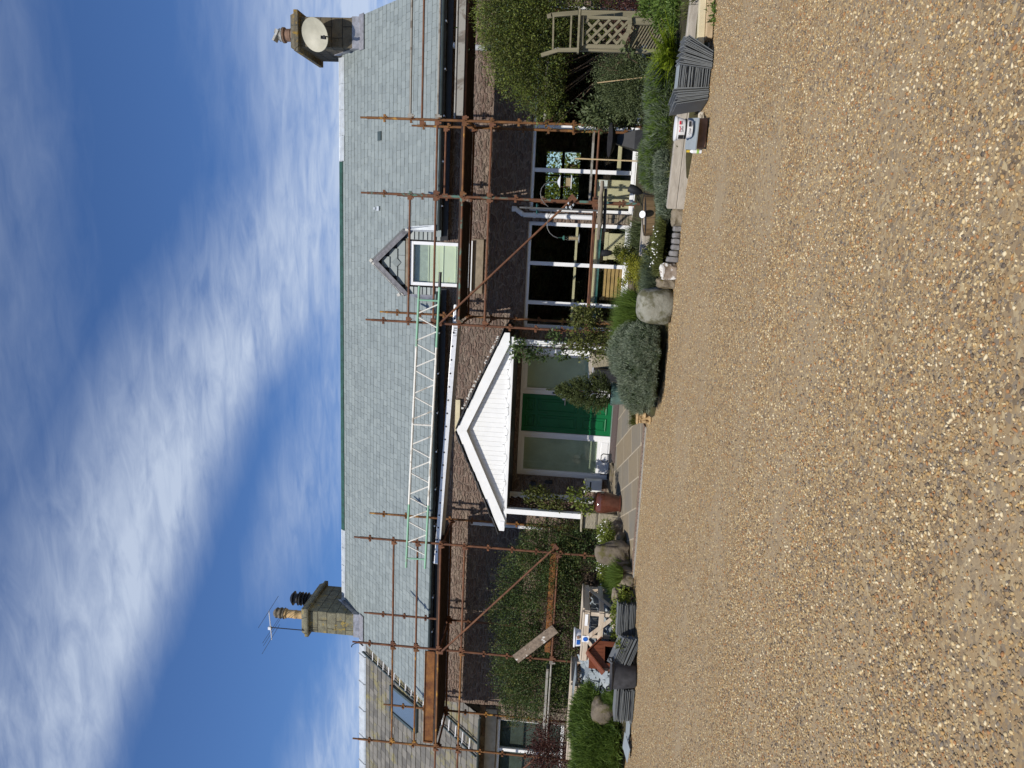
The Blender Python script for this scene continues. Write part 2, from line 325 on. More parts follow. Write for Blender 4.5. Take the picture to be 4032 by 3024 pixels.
def m_glass():
    m = bpy.data.materials.new('window_glass'); m.use_nodes = True; nt = m.node_tree; N = nt.nodes; L = nt.links; N.clear()
    o = N.new('ShaderNodeOutputMaterial'); t = N.new('ShaderNodeBsdfTransparent'); g = N.new('ShaderNodeBsdfGlossy'); g.inputs['Roughness'].default_value = .01
    t.inputs[0].default_value = (.93, .95, .93, 1)
    ge = N.new('ShaderNodeNewGeometry'); dt = N.new('ShaderNodeVectorMath'); dt.operation = 'DOT_PRODUCT'; L.new(ge.outputs['Incoming'], dt.inputs[0]); L.new(ge.outputs['Normal'], dt.inputs[1])
    def q(op, a, b):
        n = N.new('ShaderNodeMath'); n.operation = op
        for i, v in enumerate((a, b)):
            if isinstance(v, (int, float)): n.inputs[i].default_value = v
            elif v is not None: L.new(v, n.inputs[i])
        return n.outputs[0]
    fr = q('ADD', q('MULTIPLY', q('POWER', q('SUBTRACT', 1.0, q('ABSOLUTE', dt.outputs['Value'], None)), 5.0), .9), .04)
    tc = N.new('ShaderNodeTexCoord'); nz = N.new('ShaderNodeTexNoise'); nz.inputs['Scale'].default_value = 1.5; b = N.new('ShaderNodeBump'); b.inputs['Strength'].default_value = .08; b.inputs['Distance'].default_value = .02
    L.new(tc.outputs['Object'], nz.inputs[0]); L.new(nz.outputs[0], b.inputs['Height']); L.new(b.outputs[0], g.inputs['Normal'])
    x = N.new('ShaderNodeMixShader'); L.new(fr, x.inputs[0]); L.new(t.outputs[0], x.inputs[1]); L.new(g.outputs[0], x.inputs[2]); L.new(x.outputs[0], o.inputs[0]); return m
MT['glass'] = m_glass()
def m_door():
    a = Mat('green_door_paint'); n = a.noise(3, 4); a.set('Base Color', a.ramp(n, [(.3, (.004, .11, .035)), (.7, (.006, .14, .045))])); a.set('Roughness', .3); return a.m
MT['door'] = m_door()
def m_gravel():
    a = Mat('gravel')
    cols = [(0.131, 0.089, 0.050), (0.271, 0.179, 0.087), (0.383, 0.263, 0.123), (0.473, 0.333, 0.156), (0.333, 0.233, 0.119), (0.604, 0.467, 0.246), (0.211, 0.168, 0.119), (0.423, 0.268, 0.106), (0.705, 0.576, 0.347)]
    k = len(cols); st = [(i/(k-1), c) for i, c in enumerate(cols)]
    out = None
    v1 = a.vor(75, 'F1'); v2 = a.vor(38, 'F1')
    s1 = a.N.new('ShaderNodeSeparateColor'); a.L.new(v1.outputs['Color'], s1.inputs[0])
    s2 = a.N.new('ShaderNodeSeparateColor'); a.L.new(v2.outputs['Color'], s2.inputs[0])
    ca = a.ramp(s1.outputs[0], st, 'CONSTANT'); cb = a.ramp(s2.outputs[0], st, 'CONSTANT')
    c = a.mix(a.math('GREATER_THAN', s2.outputs[1], .6), ca, cb)
    # packed sandy fines in patches / wheel tracks
    big = a.noise(.55, 4, .55, a.mapping((.55, 1.6, 1))); tr = a.noise(3.2, 6, .65)
    msk = a.math('ADD', a.math('MULTIPLY', big, .72), a.math('MULTIPLY', tr, .28))
    mk = a.ramp(msk, [(.45, W_(.05)), (.55, W_(.75))])
    fine = a.ramp(a.noise(160, 3, .6), [(.3, (0.242, 0.179, 0.106)), (.7, (0.404, 0.308, 0.183))])
    c = a.mix(.35, c, (.20, .15, .095, 1)); c = a.mix(mk, c, fine)  # flat brown mix paints in the shadowed gaps between stones
    a.set('Base Color', c); a.set('Roughness', .95)
    h = a.math('ADD', a.math('MULTIPLY', v1.outputs['Distance'], -1.0), a.math('MULTIPLY', v2.outputs['Distance'], -.6))
    a.bump(h, .2, .003); return a.m
MT['gravel'] = m_gravel()
def m_pebble():
    a = Mat('pebble'); g = a.geo(); r = g.outputs['Random Per Island']
    cols = [(0.128, 0.094, 0.063), (0.284, 0.182, 0.087), (0.401, 0.270, 0.124), (0.507, 0.354, 0.159), (0.360, 0.250, 0.124), (0.654, 0.500, 0.258), (0.211, 0.177, 0.135), (0.475, 0.292, 0.105), (0.401, 0.187, 0.063), (0.782, 0.646, 0.403), (0.444, 0.323, 0.164), (0.339, 0.219, 0.096)]
    c = a.ramp(r, [(i/len(cols), c) for i, c in enumerate(cols)], 'CONSTANT')
    c = a.mix(a.math('MULTIPLY', a.noise(120, 4), .4), c, (.15, .12, .09, 1))
    a.set('Base Color', c); a.set('Roughness', .75); return a.m
MT['pebble'] = m_pebble()
MT['pole_grey'] = simple('dull_grey_metal', (.13, .13, .125), .5, .3, var=.3)
def m_flags():
    a = Mat('sandstone_flags')
    v = a.vor(1.15, 'F1', a.mapping((1, 1.0, 0), (0, 0, .5)), .55); e = a.vor(1.15, 'DISTANCE_TO_EDGE', a.mapping((1, 1.0, 0), (0, 0, .5)), .55)
    v.distance = 'CHEBYCHEV'
    s = a.N.new('ShaderNodeSeparateColor'); br = a.N.new('ShaderNodeTexBrick')
    a.L.new(a.mapping((1, 1, 1), (0, 0, math.radians(62))), br.inputs[0])
    br.inputs['Color1'].default_value = (.22, .175, .115, 1); br.inputs['Color2'].default_value = (.155, .155, .145, 1); br.inputs['Mortar'].default_value = (.42, .36, .27, 1)
    br.inputs['Scale'].default_value = 1.0; br.inputs['Mortar Size'].default_value = .012; br.inputs['Brick Width'].default_value = .85; br.inputs['Row Height'].default_value = .5
    br.offset = .37; br.inputs['Bias'].default_value = -.1
    n = a.noise(3, 7, .65); c = a.mix(a.ramp(n, [(.35, W_(0)), (.7, W_(.45))]), br.outputs[0], (.27, .215, .13, 1))
    c = a.mix(a.ramp(a.noise(12, 6), [(.5, W_(0)), (.8, W_(.4))]), c, (.12, .10, .075, 1))
    a.set('Base Color', c); a.set('Roughness', .85); a.bump(a.noise(25, 6), .3, .004); return a.m
MT['flags'] = m_flags()
def m_brickstrip():
    a = Mat('paver_strip'); w = a.N.new('ShaderNodeTexBrick'); a.L.new(a.mapping((1, 1, 1), (0, 0, math.radians(45))), w.inputs[0])
    w.inputs['Color1'].default_value = (.20, .13, .09, 1); w.inputs['Color2'].default_value = (.28, .20, .145, 1); w.inputs['Mortar'].default_value = (.08, .06, .045, 1)
    w.inputs['Scale'].default_value = 1; w.inputs['Brick Width'].default_value = .16; w.inputs['Row Height'].default_value = .05; w.inputs['Mortar Size'].default_value = .006
    a.set('Base Color', w.outputs[0]); a.set('Roughness', .9); a.bump(w.outputs[1], -.5, .01); return a.m
MT['strip'] = m_brickstrip()
MT['kerb'] = simple('concrete_kerb', (.30, .285, .25), .9, var=.25, scale=10, bump=.4)
MT['mat'] = simple('door_mat', (.10, .075, .07), 1, var=.4, scale=60, bump=.8)
def m_soil():
    a = Mat('soil'); n = a.noise(4, 8, .7); c = a.ramp(n, [(.35, (.035, .024, .014)), (.6, (.06, .055, .02)), (.8, (.08, .10, .03))])
    a.set('Base Color', c); a.set('Roughness', 1); a.bump(a.noise(20, 8, .7), 1, .03); return a.m
MT['soil'] = m_soil()

# ------------------------------------------------------------------ mesh builder
class MB:
    def __init__(s): s.v = []; s.f = []
    def add(s, vs, fs):
        b = len(s.v); s.v += [tuple(v) for v in vs]; s.f += [tuple(i+b for i in f) for f in fs]; return s
    def box(s, c, d, rot=None, taper=1.0):
        c = Vector(c); x, y, z = d[0]/2, d[1]/2, d[2]/2
        vs = [Vector((i*x*(taper if k > 0 else 1), j*y*(taper if k > 0 else 1), k*z)) for k in (-1, 1) for i, j in ((-1, -1), (1, -1), (1, 1), (-1, 1))]
        if rot is not None: vs = [rot @ v for v in vs]
        return s.add([v+c for v in vs], [(3, 2, 1, 0), (4, 5, 6, 7), (0, 1, 5, 4), (1, 2, 6, 5), (2, 3, 7, 6), (3, 0, 4, 7)])
    def b2(s, x0, x1, y0, y1, z0, z1): return s.box(((x0+x1)/2, (y0+y1)/2, (z0+z1)/2), (abs(x1-x0), abs(y1-y0), abs(z1-z0)))
    def beam(s, a, b, w, h, up=(0, 0, 1)):
        a, b = Vector(a), Vector(b); d = b-a; L = d.length; d.normalize(); up = Vector(up)
        if abs(d.dot(up)) > .98: up = Vector((0, 1, 0))
        sd = d.cross(up).normalized(); u = sd.cross(d)
        R_ = Matrix((d, sd, u)).transposed()
        return s.box((a+b)/2, (L, w, h), R_)
    def tube(s, a, b, r, n=8, r2=None, cap=True):
        a, b = Vector(a), Vector(b); d = (b-a).normalized(); t = Vector((0, 0, 1)) if abs(d.z) < .9 else Vector((1, 0, 0))
        u = d.cross(t).normalized(); w = d.cross(u); r2 = r if r2 is None else r2; vs = []
        for p, q in ((a, r), (b, r2)):
            for i in range(n):
                g = 2*math.pi*i/n; vs.append(p+u*math.cos(g)*q+w*math.sin(g)*q)
        fs = [(i, (i+1) % n, n+(i+1) % n, n+i) for i in range(n)]
        if cap: fs += [tuple(range(n-1, -1, -1)), tuple(range(n, 2*n))]
        return s.add(vs, fs)
    def path(s, pts, r, n=6):
        for a, b in zip(pts, pts[1:]): s.tube(a, b, r, n)
        return s
    def lathe(s, prof, c=(0, 0, 0), n=28, axis=None, sx=1, sy=1):
        c = Vector(c); vs = []; R_ = axis
        for r, z in prof:
            for i in range(n):
                g = 2*math.pi*i/n; v = Vector((r*math.cos(g)*sx, r*math.sin(g)*sy, z)); vs.append(c+(R_ @ v if R_ is not None else v))
        fs = []
        for k in range(len(prof)-1):
            for i in range(n): fs.append((k*n+i, k*n+(i+1) % n, (k+1)*n+(i+1) % n, (k+1)*n+i))
        fs.append(tuple(range(n-1, -1, -1))); fs.append(tuple(range((len(prof)-1)*n, len(prof)*n)))
        return s.add(vs, fs)
    def prism(s, pts, d):
        n = len(pts); d = Vector(d); a = [Vector(p) for p in pts]; b = [p+d for p in a]
        return s.add(a+b, [tuple(range(n)), tuple(range(2*n-1, n-1, -1))]+[(i, n+i, n+(i+1) % n, (i+1) % n) for i in range(n)])
    def build(s, name, mat, parent=None, smooth=False, bevel=0):
        me = bpy.data.meshes.new(name); me.from_pydata(s.v, [], s.f); me.materials.append(MT[mat] if isinstance(mat, str) else mat)
        return finish(name, me, parent, smooth, bevel)
def finish(name, me, parent=None, smooth=False, bevel=0):
    me.validate(); me.update()
    import bmesh
    if len(me.polygons) < 60000:
        bm = bmesh.new(); bm.from_mesh(me); bmesh.ops.recalc_face_normals(bm, faces=bm.faces); bm.to_mesh(me); bm.free()
    if smooth:
        for p in me.polygons: p.use_smooth = True
        try: me.set_sharp_from_angle(angle=math.radians(40))
        except Exception: pass
    o = bpy.data.objects.new(name, me); COL.objects.link(o)
    if parent is not None:
        o.parent = parent; pw = parent
        off = Vector((0, 0, 0))
        while pw is not None: off += pw.location; pw = pw.parent
        o.location = -off
    if bevel:
        b = o.modifiers.new('bevel', 'BEVEL'); b.width = bevel; b.segments = 2; b.limit_method = 'ANGLE'; b.angle_limit = math.radians(35)
    return o
def tag(o, label=None, cat=None, group=None, kind=None):
    if label: o['label'] = label
    if cat: o['category'] = cat
    if group: o['group'] = group
    if kind: o['kind'] = kind
    return o
def empty(name, loc, label, cat, group=None):
    o = bpy.data.objects.new(name, None); COL.objects.link(o); o.location = loc; o.empty_display_size = .1
    return tag(o, label, cat, group)
# numpy meshes ------------------------------------------------------
def np_mesh(name, V, Fc, mat, parent=None):
    # V (n,3) float, Fc (m,k) int, all polygons with k corners
    me = bpy.data.meshes.new(name); n, k = Fc.shape
    me.vertices.add(len(V)); me.vertices.foreach_set('co', V.astype(np.float32).ravel())
    me.loops.add(n*k); me.loops.foreach_set('vertex_index', Fc.astype(np.int32).ravel())
    me.polygons.add(n); me.polygons.foreach_set('loop_start', np.arange(0, n*k, k, dtype=np.int32))
    me.update(calc_edges=True); me.materials.append(MT[mat] if isinstance(mat, str) else mat)
    o = bpy.data.objects.new(name, me); COL.objects.link(o)
    if parent is not None:
        o.parent = parent; o.location = -parent.location if parent.parent is None else -(parent.location+parent.parent.location)
    return o
def unit(v): return v/np.maximum(np.linalg.norm(v, axis=1, keepdims=True), 1e-9)
def leaf_verts(P, D, Nn, L, Wd, fold=.25):
    # P base, D direction, Nn approx normal; rhombus leaf folded on its midrib -> 4 verts, 2 tris
    Sd = unit(np.cross(D, Nn)); Nn = np.cross(Sd, D)
    L = L[:, None]; Wd = Wd[:, None]
    a = P; b = P+D*L; m = P+D*L*.45
    l = m+Sd*Wd*.5+Nn*Wd*fold; r = m-Sd*Wd*.5+Nn*Wd*fold
    V = np.stack([a, l, b, r], 1).reshape(-1, 3); i = np.arange(len(P))*4
    Fc = np.concatenate([np.stack([i, i+1, i+2], 1), np.stack([i, i+2, i+3], 1)])
    return V, Fc
def sample_blobs(blobs, n, rng, clump=.12, k=60, inner=.55):
    # blobs: (cx,cy,cz, rx,ry,rz); leaves gather in clumps on and below the surface
    vol = np.array([b[3]*b[4]*b[5] for b in blobs])**.75; vol /= vol.sum(); outP = []; outN = []
    for b, f in zip(blobs, vol):
        m = max(20, int(n*f)); kk = max(6, int(k*f*len(blobs)))
        u = unit(rng.normal(size=(kk, 3))); rad = rng.uniform(inner, 1.0, (kk, 1))**.6
        c = u*rad; pick = rng.integers(0, kk, m)
        loc = c[pick]+rng.normal(size=(m, 3))*clump*rng.uniform(.5, 1.5, (kk, 1))[pick]
        R3 = np.array(b[3:6]); outP.append(loc*R3+np.array(b[:3])); outN.append(unit(loc/R3+1e-6))
    return np.concatenate(outP), np.concatenate(outN)
def foliage(name, blobs, n, L, mat, parent, seed=0, clump=.12, k=60, wr=.55, inner=.5, up=.3, zmin=None):
    rng = np.random.default_rng(seed); P, Nn = sample_blobs(blobs, n, rng, clump, k, inner)
    if zmin is not None: P[:, 2] = np.maximum(P[:, 2], zmin+rng.uniform(0, .05, len(P)))
    D = unit(Nn*.7+rng.normal(size=P.shape)*.7+np.array([0, 0, up])); nn = unit(rng.normal(size=P.shape)+np.array([0, -.3, .9]))
    Ls = L*rng.uniform(.6, 1.35, len(P)); V, Fc = leaf_verts(P, D, nn, Ls, Ls*wr)
    return np_mesh(name, V, Fc, mat, parent)
def blades(name, bases, n, L, mat, parent, seed=0, spread=.5, w=.006, curl=.35, rad=.05, zf=None):
    # grass or spiky leaves growing from base points (list of x,y,z,scale)
    rng = np.random.default_rng(seed); B = np.array(bases, float); pick = rng.integers(0, len(B), n)
    sc = B[pick, 3] if B.shape[1] > 3 else np.ones(n)
    ang = rng.uniform(0, 2*np.pi, n); rr = np.sqrt(rng.uniform(0, 1, n))*rad*sc
    P = B[pick, :3]+np.stack([np.cos(ang)*rr, np.sin(ang)*rr, np.zeros(n)], 1)
    tilt = rng.uniform(.05, 1, n)*spread; a2 = ang+rng.normal(size=n)*.6
    H_ = np.stack([np.cos(a2), np.sin(a2), np.zeros(n)], 1)
    Ls = (L*sc*rng.uniform(.55, 1.2, n))[:, None]; Z = np.array([[0, 0, 1.]])
    d0 = unit(H_*np.sin(tilt)[:, None]+Z*np.cos(tilt)[:, None])
    p1 = P+d0*Ls*.5; d1 = unit(d0+H_*curl*rng.uniform(.3, 1.4, (n, 1))-Z*curl*.3); p2 = p1+d1*Ls*.5
    Sd = unit(np.cross(d0, unit(rng.normal(size=(n, 3))))); ww = (w*rng.uniform(.6, 1.3, n)*np.sqrt(sc))[:, None]
    V = np.stack([P-Sd*ww, P+Sd*ww, p1+Sd*ww*.8, p1-Sd*ww*.8, p2], 1).reshape(-1, 3); i = np.arange(n)*5
    Fc = np.concatenate([np.stack([i, i+1, i+2], 1), np.stack([i, i+2, i+3], 1), np.stack([i+3, i+2, i+4], 1)])
    return np_mesh(name, V, Fc, mat, parent)
def stems(name, base, tips, r, parent, mat='twig', seed=0):
    rnd = random.Random(seed); b = MB()
    for t in tips:
        a = Vector(base)+Vector((rnd.uniform(-.05, .05), rnd.uniform(-.05, .05), 0)); t = Vector(t); m_ = a.lerp(t, .5)+Vector((rnd.uniform(-.08, .08), rnd.uniform(-.08, .08), .05))
        b.tube(a, m_, r, 5, r*.75); b.tube(m_, t, r*.75, 5, r*.3)
    return b.build(name, mat, parent)
def rock(name, c, size, mat, label, cat='rock', group=None, seed=0, rough=.25, sub=4, rz=0., flat=False, parent=None, tilt=0., base=0., sq=.72):
    import bmesh
    bm = bmesh.new(); bmesh.ops.create_icosphere(bm, subdivisions=sub, radius=1)
    off = Vector((seed*3.1, seed*1.7, seed*.9)); Rm = Matrix.Rotation(rz, 3, 'Z') @ Matrix.Rotation(tilt, 3, 'Y')
    for v in bm.verts:
        p = v.co.copy(); q = Vector([math.copysign(abs(k)**sq, k) for k in p])
        n = noise.noise(p*1.1+off)*rough*1.3+noise.noise(p*2.7+off)*rough*.55+noise.noise(p*7+off)*rough*.16
        q = q*(1+n)*.95; q = Vector((q.x*size[0]/2, q.y*size[1]/2, q.z*size[2]/2)); v.co = Rm @ q
        if v.co.z < -size[2]*.42: v.co.z = -size[2]*.42
    me = bpy.data.meshes.new(name); bm.to_mesh(me); bm.free(); me.materials.append(MT[mat])
    me.transform(Matrix.Translation(Vector(c)+Vector((0, 0, size[2]*.42+base))))
    o = finish(name, me, parent, smooth=True)
    return tag(o, label, cat, group) if label else o
def text_mesh(name, txt, c, size, mat, parent, rot, ext=.001, align='CENTER'):
    cu = bpy.data.curves.new(name, 'FONT'); cu.body = txt; cu.size = size; cu.extrude = ext; cu.align_x = align; cu.align_y = 'CENTER'
    tmp = bpy.data.objects.new(name, cu); COL.objects.link(tmp); bpy.context.view_layer.update()
    me = bpy.data.meshes.new_from_object(tmp.evaluated_get(bpy.context.evaluated_depsgraph_get())); bpy.data.objects.remove(tmp)
    me.transform(Matrix.Translation(Vector(c)) @ rot.to_4x4()); me.materials.clear(); me.materials.append(MT[mat])
    return finish(name, me, parent)
FACE = Matrix(((1, 0, 0), (0, 0, -1), (0, 1, 0)))    # text lying on a wall that faces the camera side (-Y)
#PART2
# ================================================================== SETTING
TAN = math.tan(math.radians(44)); EY, EZ = 14.80, 4.15            # roof plane of the cottage
def rz_(y): return EZ+(y-EY)*TAN
def roofp(p, lift=0):
    v = ray(*p); k = (EZ-H-EY*TAN)/(v.z-v.y*TAN); return Vector((0, 0, H))+v*k
WY = 15.0
def front_y(x):                    # where the beds meet the gravel
    pts = [(-40, 13), (-14, 11.2), (-9, 10.55), (-7.4, 10.25), (-6.2, 10.9), (-6.0, 11.4), (-5.9, 11.6), (-2.9, 11.5), (-2.6, 10.6), (-1.8, 10.0), (-1.2, 9.92), (-.3, 9.80), (0.25, 9.62), (1.0, 9.2), (2.4, 8.75), (5, 8.3), (14, 7.5)]
    for (a, b), (c, d) in zip(pts, pts[1:]):
        if a <= x <= c: return b+(d-b)*(x-a)/(c-a)
    return 9
def bed_z(x, y):
    t = max(0, min(1, (y-front_y(x))/.35)); return .02+.17*t+.03*max(0, min(1, (y-front_y(x))/4))+.02*noise.noise(Vector((x*1.7, y*1.7, 0)))
def grid(name, x0, x1, y0, y1, st, zf, mat, label=None):
    nx = int((x1-x0)/st)+1; ny = int((y1-y0)/st)+1
    xs = np.linspace(x0, x1, nx); ys = np.linspace(y0, y1, ny); V = []
    for y in ys:
        for x in xs: V.append((x, y, zf(x, y)))
    F_ = [(j*nx+i, j*nx+i+1, (j+1)*nx+i+1, (j+1)*nx+i) for j in range(ny-1) for i in range(nx-1)]
    me = bpy.data.meshes.new(name); me.from_pydata(V, [], F_); me.materials.append(MT[mat]); me.update()
    for p in me.polygons: p.use_smooth = True
    o = bpy.data.objects.new(name, me); COL.objects.link(o); o['kind'] = 'structure'; return o
# gravel: one sheet, fine near the camera, reaching the horizon
def gz(x, y):
    return .012*noise.noise(Vector((x*.8, y*.8, 3)))+.018*noise.noise(Vector((x*.25, y*.35, 7)))-.006
g_ = MB()
xs = [-400, -120, -40]+[i*.25-14 for i in range(0, 89)]+[20, 60, 150, 400]; ys = [-400, -100, -30, -8]+[i*.25-2 for i in range(0, 61)]+[20, 60, 150, 400]
V = [(x, y, (gz(x, y) if abs(x) < 15 and -3 < y < 14 else -.01)) for y in ys for x in xs]; nx = len(xs)
Fq = [(j*nx+i, j*nx+i+1, (j+1)*nx+i+1, (j+1)*nx+i) for j in range(len(ys)-1) for i in range(nx-1)]
me = bpy.data.meshes.new('ground'); me.from_pydata(V, [], Fq); me.materials.append(MT['gravel']); me.update()
for p in me.polygons: p.use_smooth = True
ground = bpy.data.objects.new('ground', me); COL.objects.link(ground); ground['kind'] = 'structure'
def flatbed(x, y): return bed_z(x, y)
def bed(x0, x1):
    st = .12; nx = int((x1-x0)/st)+1; xs = np.linspace(x0, x1, nx); V = []; n = 50
    for x in xs:
        f = front_y(x)
        for j in range(n):
            y = f+(15.2-f)*(j/(n-1))**1.5; V.append((x, y, -.03 if j == 0 else bed_z(x, y)))
    Fq = [(i*n+j, (i+1)*n+j, (i+1)*n+j+1, i*n+j+1) for i in range(nx-1) for j in range(n-1)]
    me = bpy.data.meshes.new('garden_bed'); me.from_pydata(V, [], Fq); me.materials.append(MT['soil']); me.update()
    for p in me.polygons: p.use_smooth = True
    o = bpy.data.objects.new('garden_bed', me); COL.objects.link(o); o['kind'] = 'structure'
bed(-18, -5.75); bed(-2.95, 9)
# path up to the door
def pz(y): return .035+(y-11.6)/(14.9-11.6)*.27
pv = [(-6.4, 11.62), (-3.0, 11.70), (-2.55, 12.2), (-2.5, 15.0), (-5.75, 15.0), (-5.8, 13.4), (-6.15, 12.5)]
me = bpy.data.meshes.new('path'); nn_ = len(pv)
me.from_pydata([(x, y, pz(y)) for x, y in pv]+[(x, y, -.1) for x, y in pv], [], [tuple(range(nn_))]+[(i, i+nn_, (i+1) % nn_+nn_, (i+1) % nn_) for i in range(nn_)])
me.materials.append(MT['flags']); o = bpy.data.objects.new('path', me); COL.objects.link(o); o['kind'] = 'structure'
b = MB(); b.prism([(-6.5, 11.42, -.02), (-3.0, 11.50, -.02), (-3.0, 11.74, -.02), (-6.42, 11.66, -.02)], (0, 0, .045)); o = b.build('path_edging', 'strip'); o['kind'] = 'structure'
b = MB(); b.prism([(-6.6, 11.36, -.02), (-3.0, 11.44, -.02), (-3.0, 11.50, -.02), (-6.5, 11.42, -.02)], (0, 0, .034)); o = b.build('path_kerb', 'kerb'); o['kind'] = 'structure'

# ================================================================== COTTAGE
XL, XR = -11.05, 4.72
house = empty('cottage', (-3.5, 15, 0), 'long stone cottage with a pale slate roof and a green front door', 'cottage')
def wall_holes(b, x0, x1, z0, z1, y0, y1, holes, step=None):
    X = sorted({x0, x1, *[h[0] for h in holes], *[h[1] for h in holes]}); Z = sorted({z0, z1, *[h[2] for h in holes], *[h[3] for h in holes]})
    X = [x for x in X if x0 <= x <= x1]; Z = [z for z in Z if z0 <= z <= z1]
    solid = lambda i, k: 0 <= i < len(X)-1 and 0 <= k < len(Z)-1 and not any(h[0] <= (X[i]+X[i+1])/2 <= h[1] and h[2] <= (Z[k]+Z[k+1])/2 <= h[3] for h in holes)
    for i in range(len(X)-1):
        for k in range(len(Z)-1):
            if not solid(i, k): continue
            a, c, d, e = X[i], X[i+1], Z[k], Z[k+1]
            b.add([(a, y0, d), (c, y0, d), (c, y0, e), (a, y0, e)], [(0, 1, 2, 3)]); b.add([(a, y1, d), (c, y1, d), (c, y1, e), (a, y1, e)], [(3, 2, 1, 0)])
            for (ii, kk, q) in ((i-1, k, [(a, y0, d), (a, y0, e), (a, y1, e), (a, y1, d)]), (i+1, k, [(c, y0, d), (c, y1, d), (c, y1, e), (c, y0, e)]),
                                (i, k-1, [(a, y0, d), (a, y1, d), (c, y1, d), (c, y0, d)]), (i, k+1, [(a, y0, e), (c, y0, e), (c, y1, e), (a, y1, e)])):
                if not solid(ii, kk): b.add(q, [(0, 1, 2, 3)])
BW = (-1.92, .29, .26, 2.34); W2 = (.50, 4.40, .23, 2.34); DR = (-5.22, -2.40, .0, 2.35); DW = (-1.15, -.21, 3.50, 4.86)  # W2 widened to the right, added dark backing behind the climber
b = MB(); wall_holes(b, XL, XR, -.1, 4.25, 15.0, 15.45, [BW, W2, DR, (DW[0], DW[1], 3.50, 4.3)]); o = b.build('wall', 'wall', house)
# gables, rear wall with one window, inner floor
b = MB()
for x in (XL+.02, XR-.35): b.prism([(x, 15.46, -.1), (x, 21.2, -.1), (x, 21.2, 4.1), (x, 18.0, 7.1), (x, 15.46, 4.3)], (.33, 0, 0))
wall_holes(b, XL+.36, XR-.36, -.1, 4.1, 20.8, 21.1, [(1.05, 2.35, 1.35, 2.30)]); b.build('rear_wall', 'wall', house)
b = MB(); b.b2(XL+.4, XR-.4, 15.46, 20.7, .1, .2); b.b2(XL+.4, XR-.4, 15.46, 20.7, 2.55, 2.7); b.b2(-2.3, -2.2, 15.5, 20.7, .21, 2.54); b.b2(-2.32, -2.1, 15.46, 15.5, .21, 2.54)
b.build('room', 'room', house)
b = MB(); b.b2(1.05, 2.35, 20.84, 20.9, 1.78, 1.86); b.b2(1.67, 1.71, 20.84, 20.9, 1.35, 2.3); b.build('rear_window', 'black', house)
# slates -------------------------------------------------------
def slates(name, mat, parent, x0, x1, y0, z0, tan, y1, rows, wid, rng, skip=None, lift=.0, missing=(), jit=.012, th=.008):
    L = math.hypot(y1-y0, (y1-y0)*tan); e = L/rows; c, s_ = (y1-y0)/L, (y1-y0)*tan/L; b = MB()
    for r in range(rows):
        x = x0-rng.uniform(0, wid); d0 = r*e
        while x < x1:
            w = wid*rng.uniform(.72, 1.3); xa, xb = max(x, x0), min(x+w, x1); x += w
            if xb-xa < .03: continue
            xm = (xa+xb)/2
            if skip and skip(xm, y0+(d0+e/2)*c): continue
            dj = rng.uniform(-jit, jit); h0 = lift+th*2.6+rng.uniform(-.001, .003); h1 = lift+.004
            le = e*1.9 if r < rows-1 else e*1.02
            lw = rng.uniform(-.004, .004); vs = []
            for (X, d, h) in ((xa+.0025, d0+dj, h0), (xb-.0025, d0+dj+lw, h0), (xb-.0025, d0+le, h1), (xa+.0025, d0+le, h1)):
                for t in (0, -th): vs.append((X, y0+d*c-(h+t)*s_, z0+d*s_+(h+t)*c))
            b.add(vs, [(0, 2, 4, 6), (7, 5, 3, 1), (0, 1, 3, 2), (2, 3, 5, 4), (4, 5, 7, 6), (6, 7, 1, 0)])
    return b.build(name, mat, parent)
rng = random.Random(4); RY = 18.0
b = MB()
for sgn in (0, 1):
    ya, yb = (14.86, 18.0) if sgn == 0 else (21.14, 18.0)
    holes = [(-1.02, -.34)] if sgn == 0 else []
    zz = lambda y: rz_(y) if sgn == 0 else rz_(36-y)
    if sgn == 0:
        for xa, xb, y_ in ((XL, -1.34, ya), (-1.34, .0, 15.7), (.0, XR, ya)):
            b.add([(xa, y_, zz(y_)), (xb, y_, zz(y_)), (xb, yb, zz(yb)), (xa, yb, zz(yb)), (xa, y_, zz(y_)-.12), (xb, y_, zz(y_)-.12), (xb, yb, zz(yb)-.12), (xa, yb, zz(yb)-.12)],
                  [(0, 1, 2, 3), (7, 6, 5, 4), (0, 4, 5, 1), (1, 5, 6, 2), (3, 7, 4, 0)])
    else: b.add([(XL, ya, zz(ya)), (XR, ya, zz(ya)), (XR, yb, zz(yb)), (XL, yb, zz(yb))], [(0, 1, 2, 3)])
roof = b.build('roof', 'black', house)
def dskip(x, y):   # opening of the dormer, narrowing upwards
    z = rz_(y); hw = .62 if z < 4.9 else .62-(z-4.9)*.9
    return abs(x+.67) < hw and y < 15.75
slates('slating', 'slate', roof, XL-.04, XR+.04, 14.74, rz_(14.74), TAN, 18.0, 27, .175, rng, dskip, jit=.005, th=.006)
b = MB(); b.b2(XL, -1.18, 14.86, 14.99, 4.02, 4.14); b.b2(-.18, XR, 14.86, 14.99, 4.02, 4.14); b.b2(XL, -1.18, 14.83, 14.86, 3.98, 4.12); b.b2(-.18, XR, 14.83, 14.86, 3.98, 4.12); b.build('eaves_board', 'black', house)
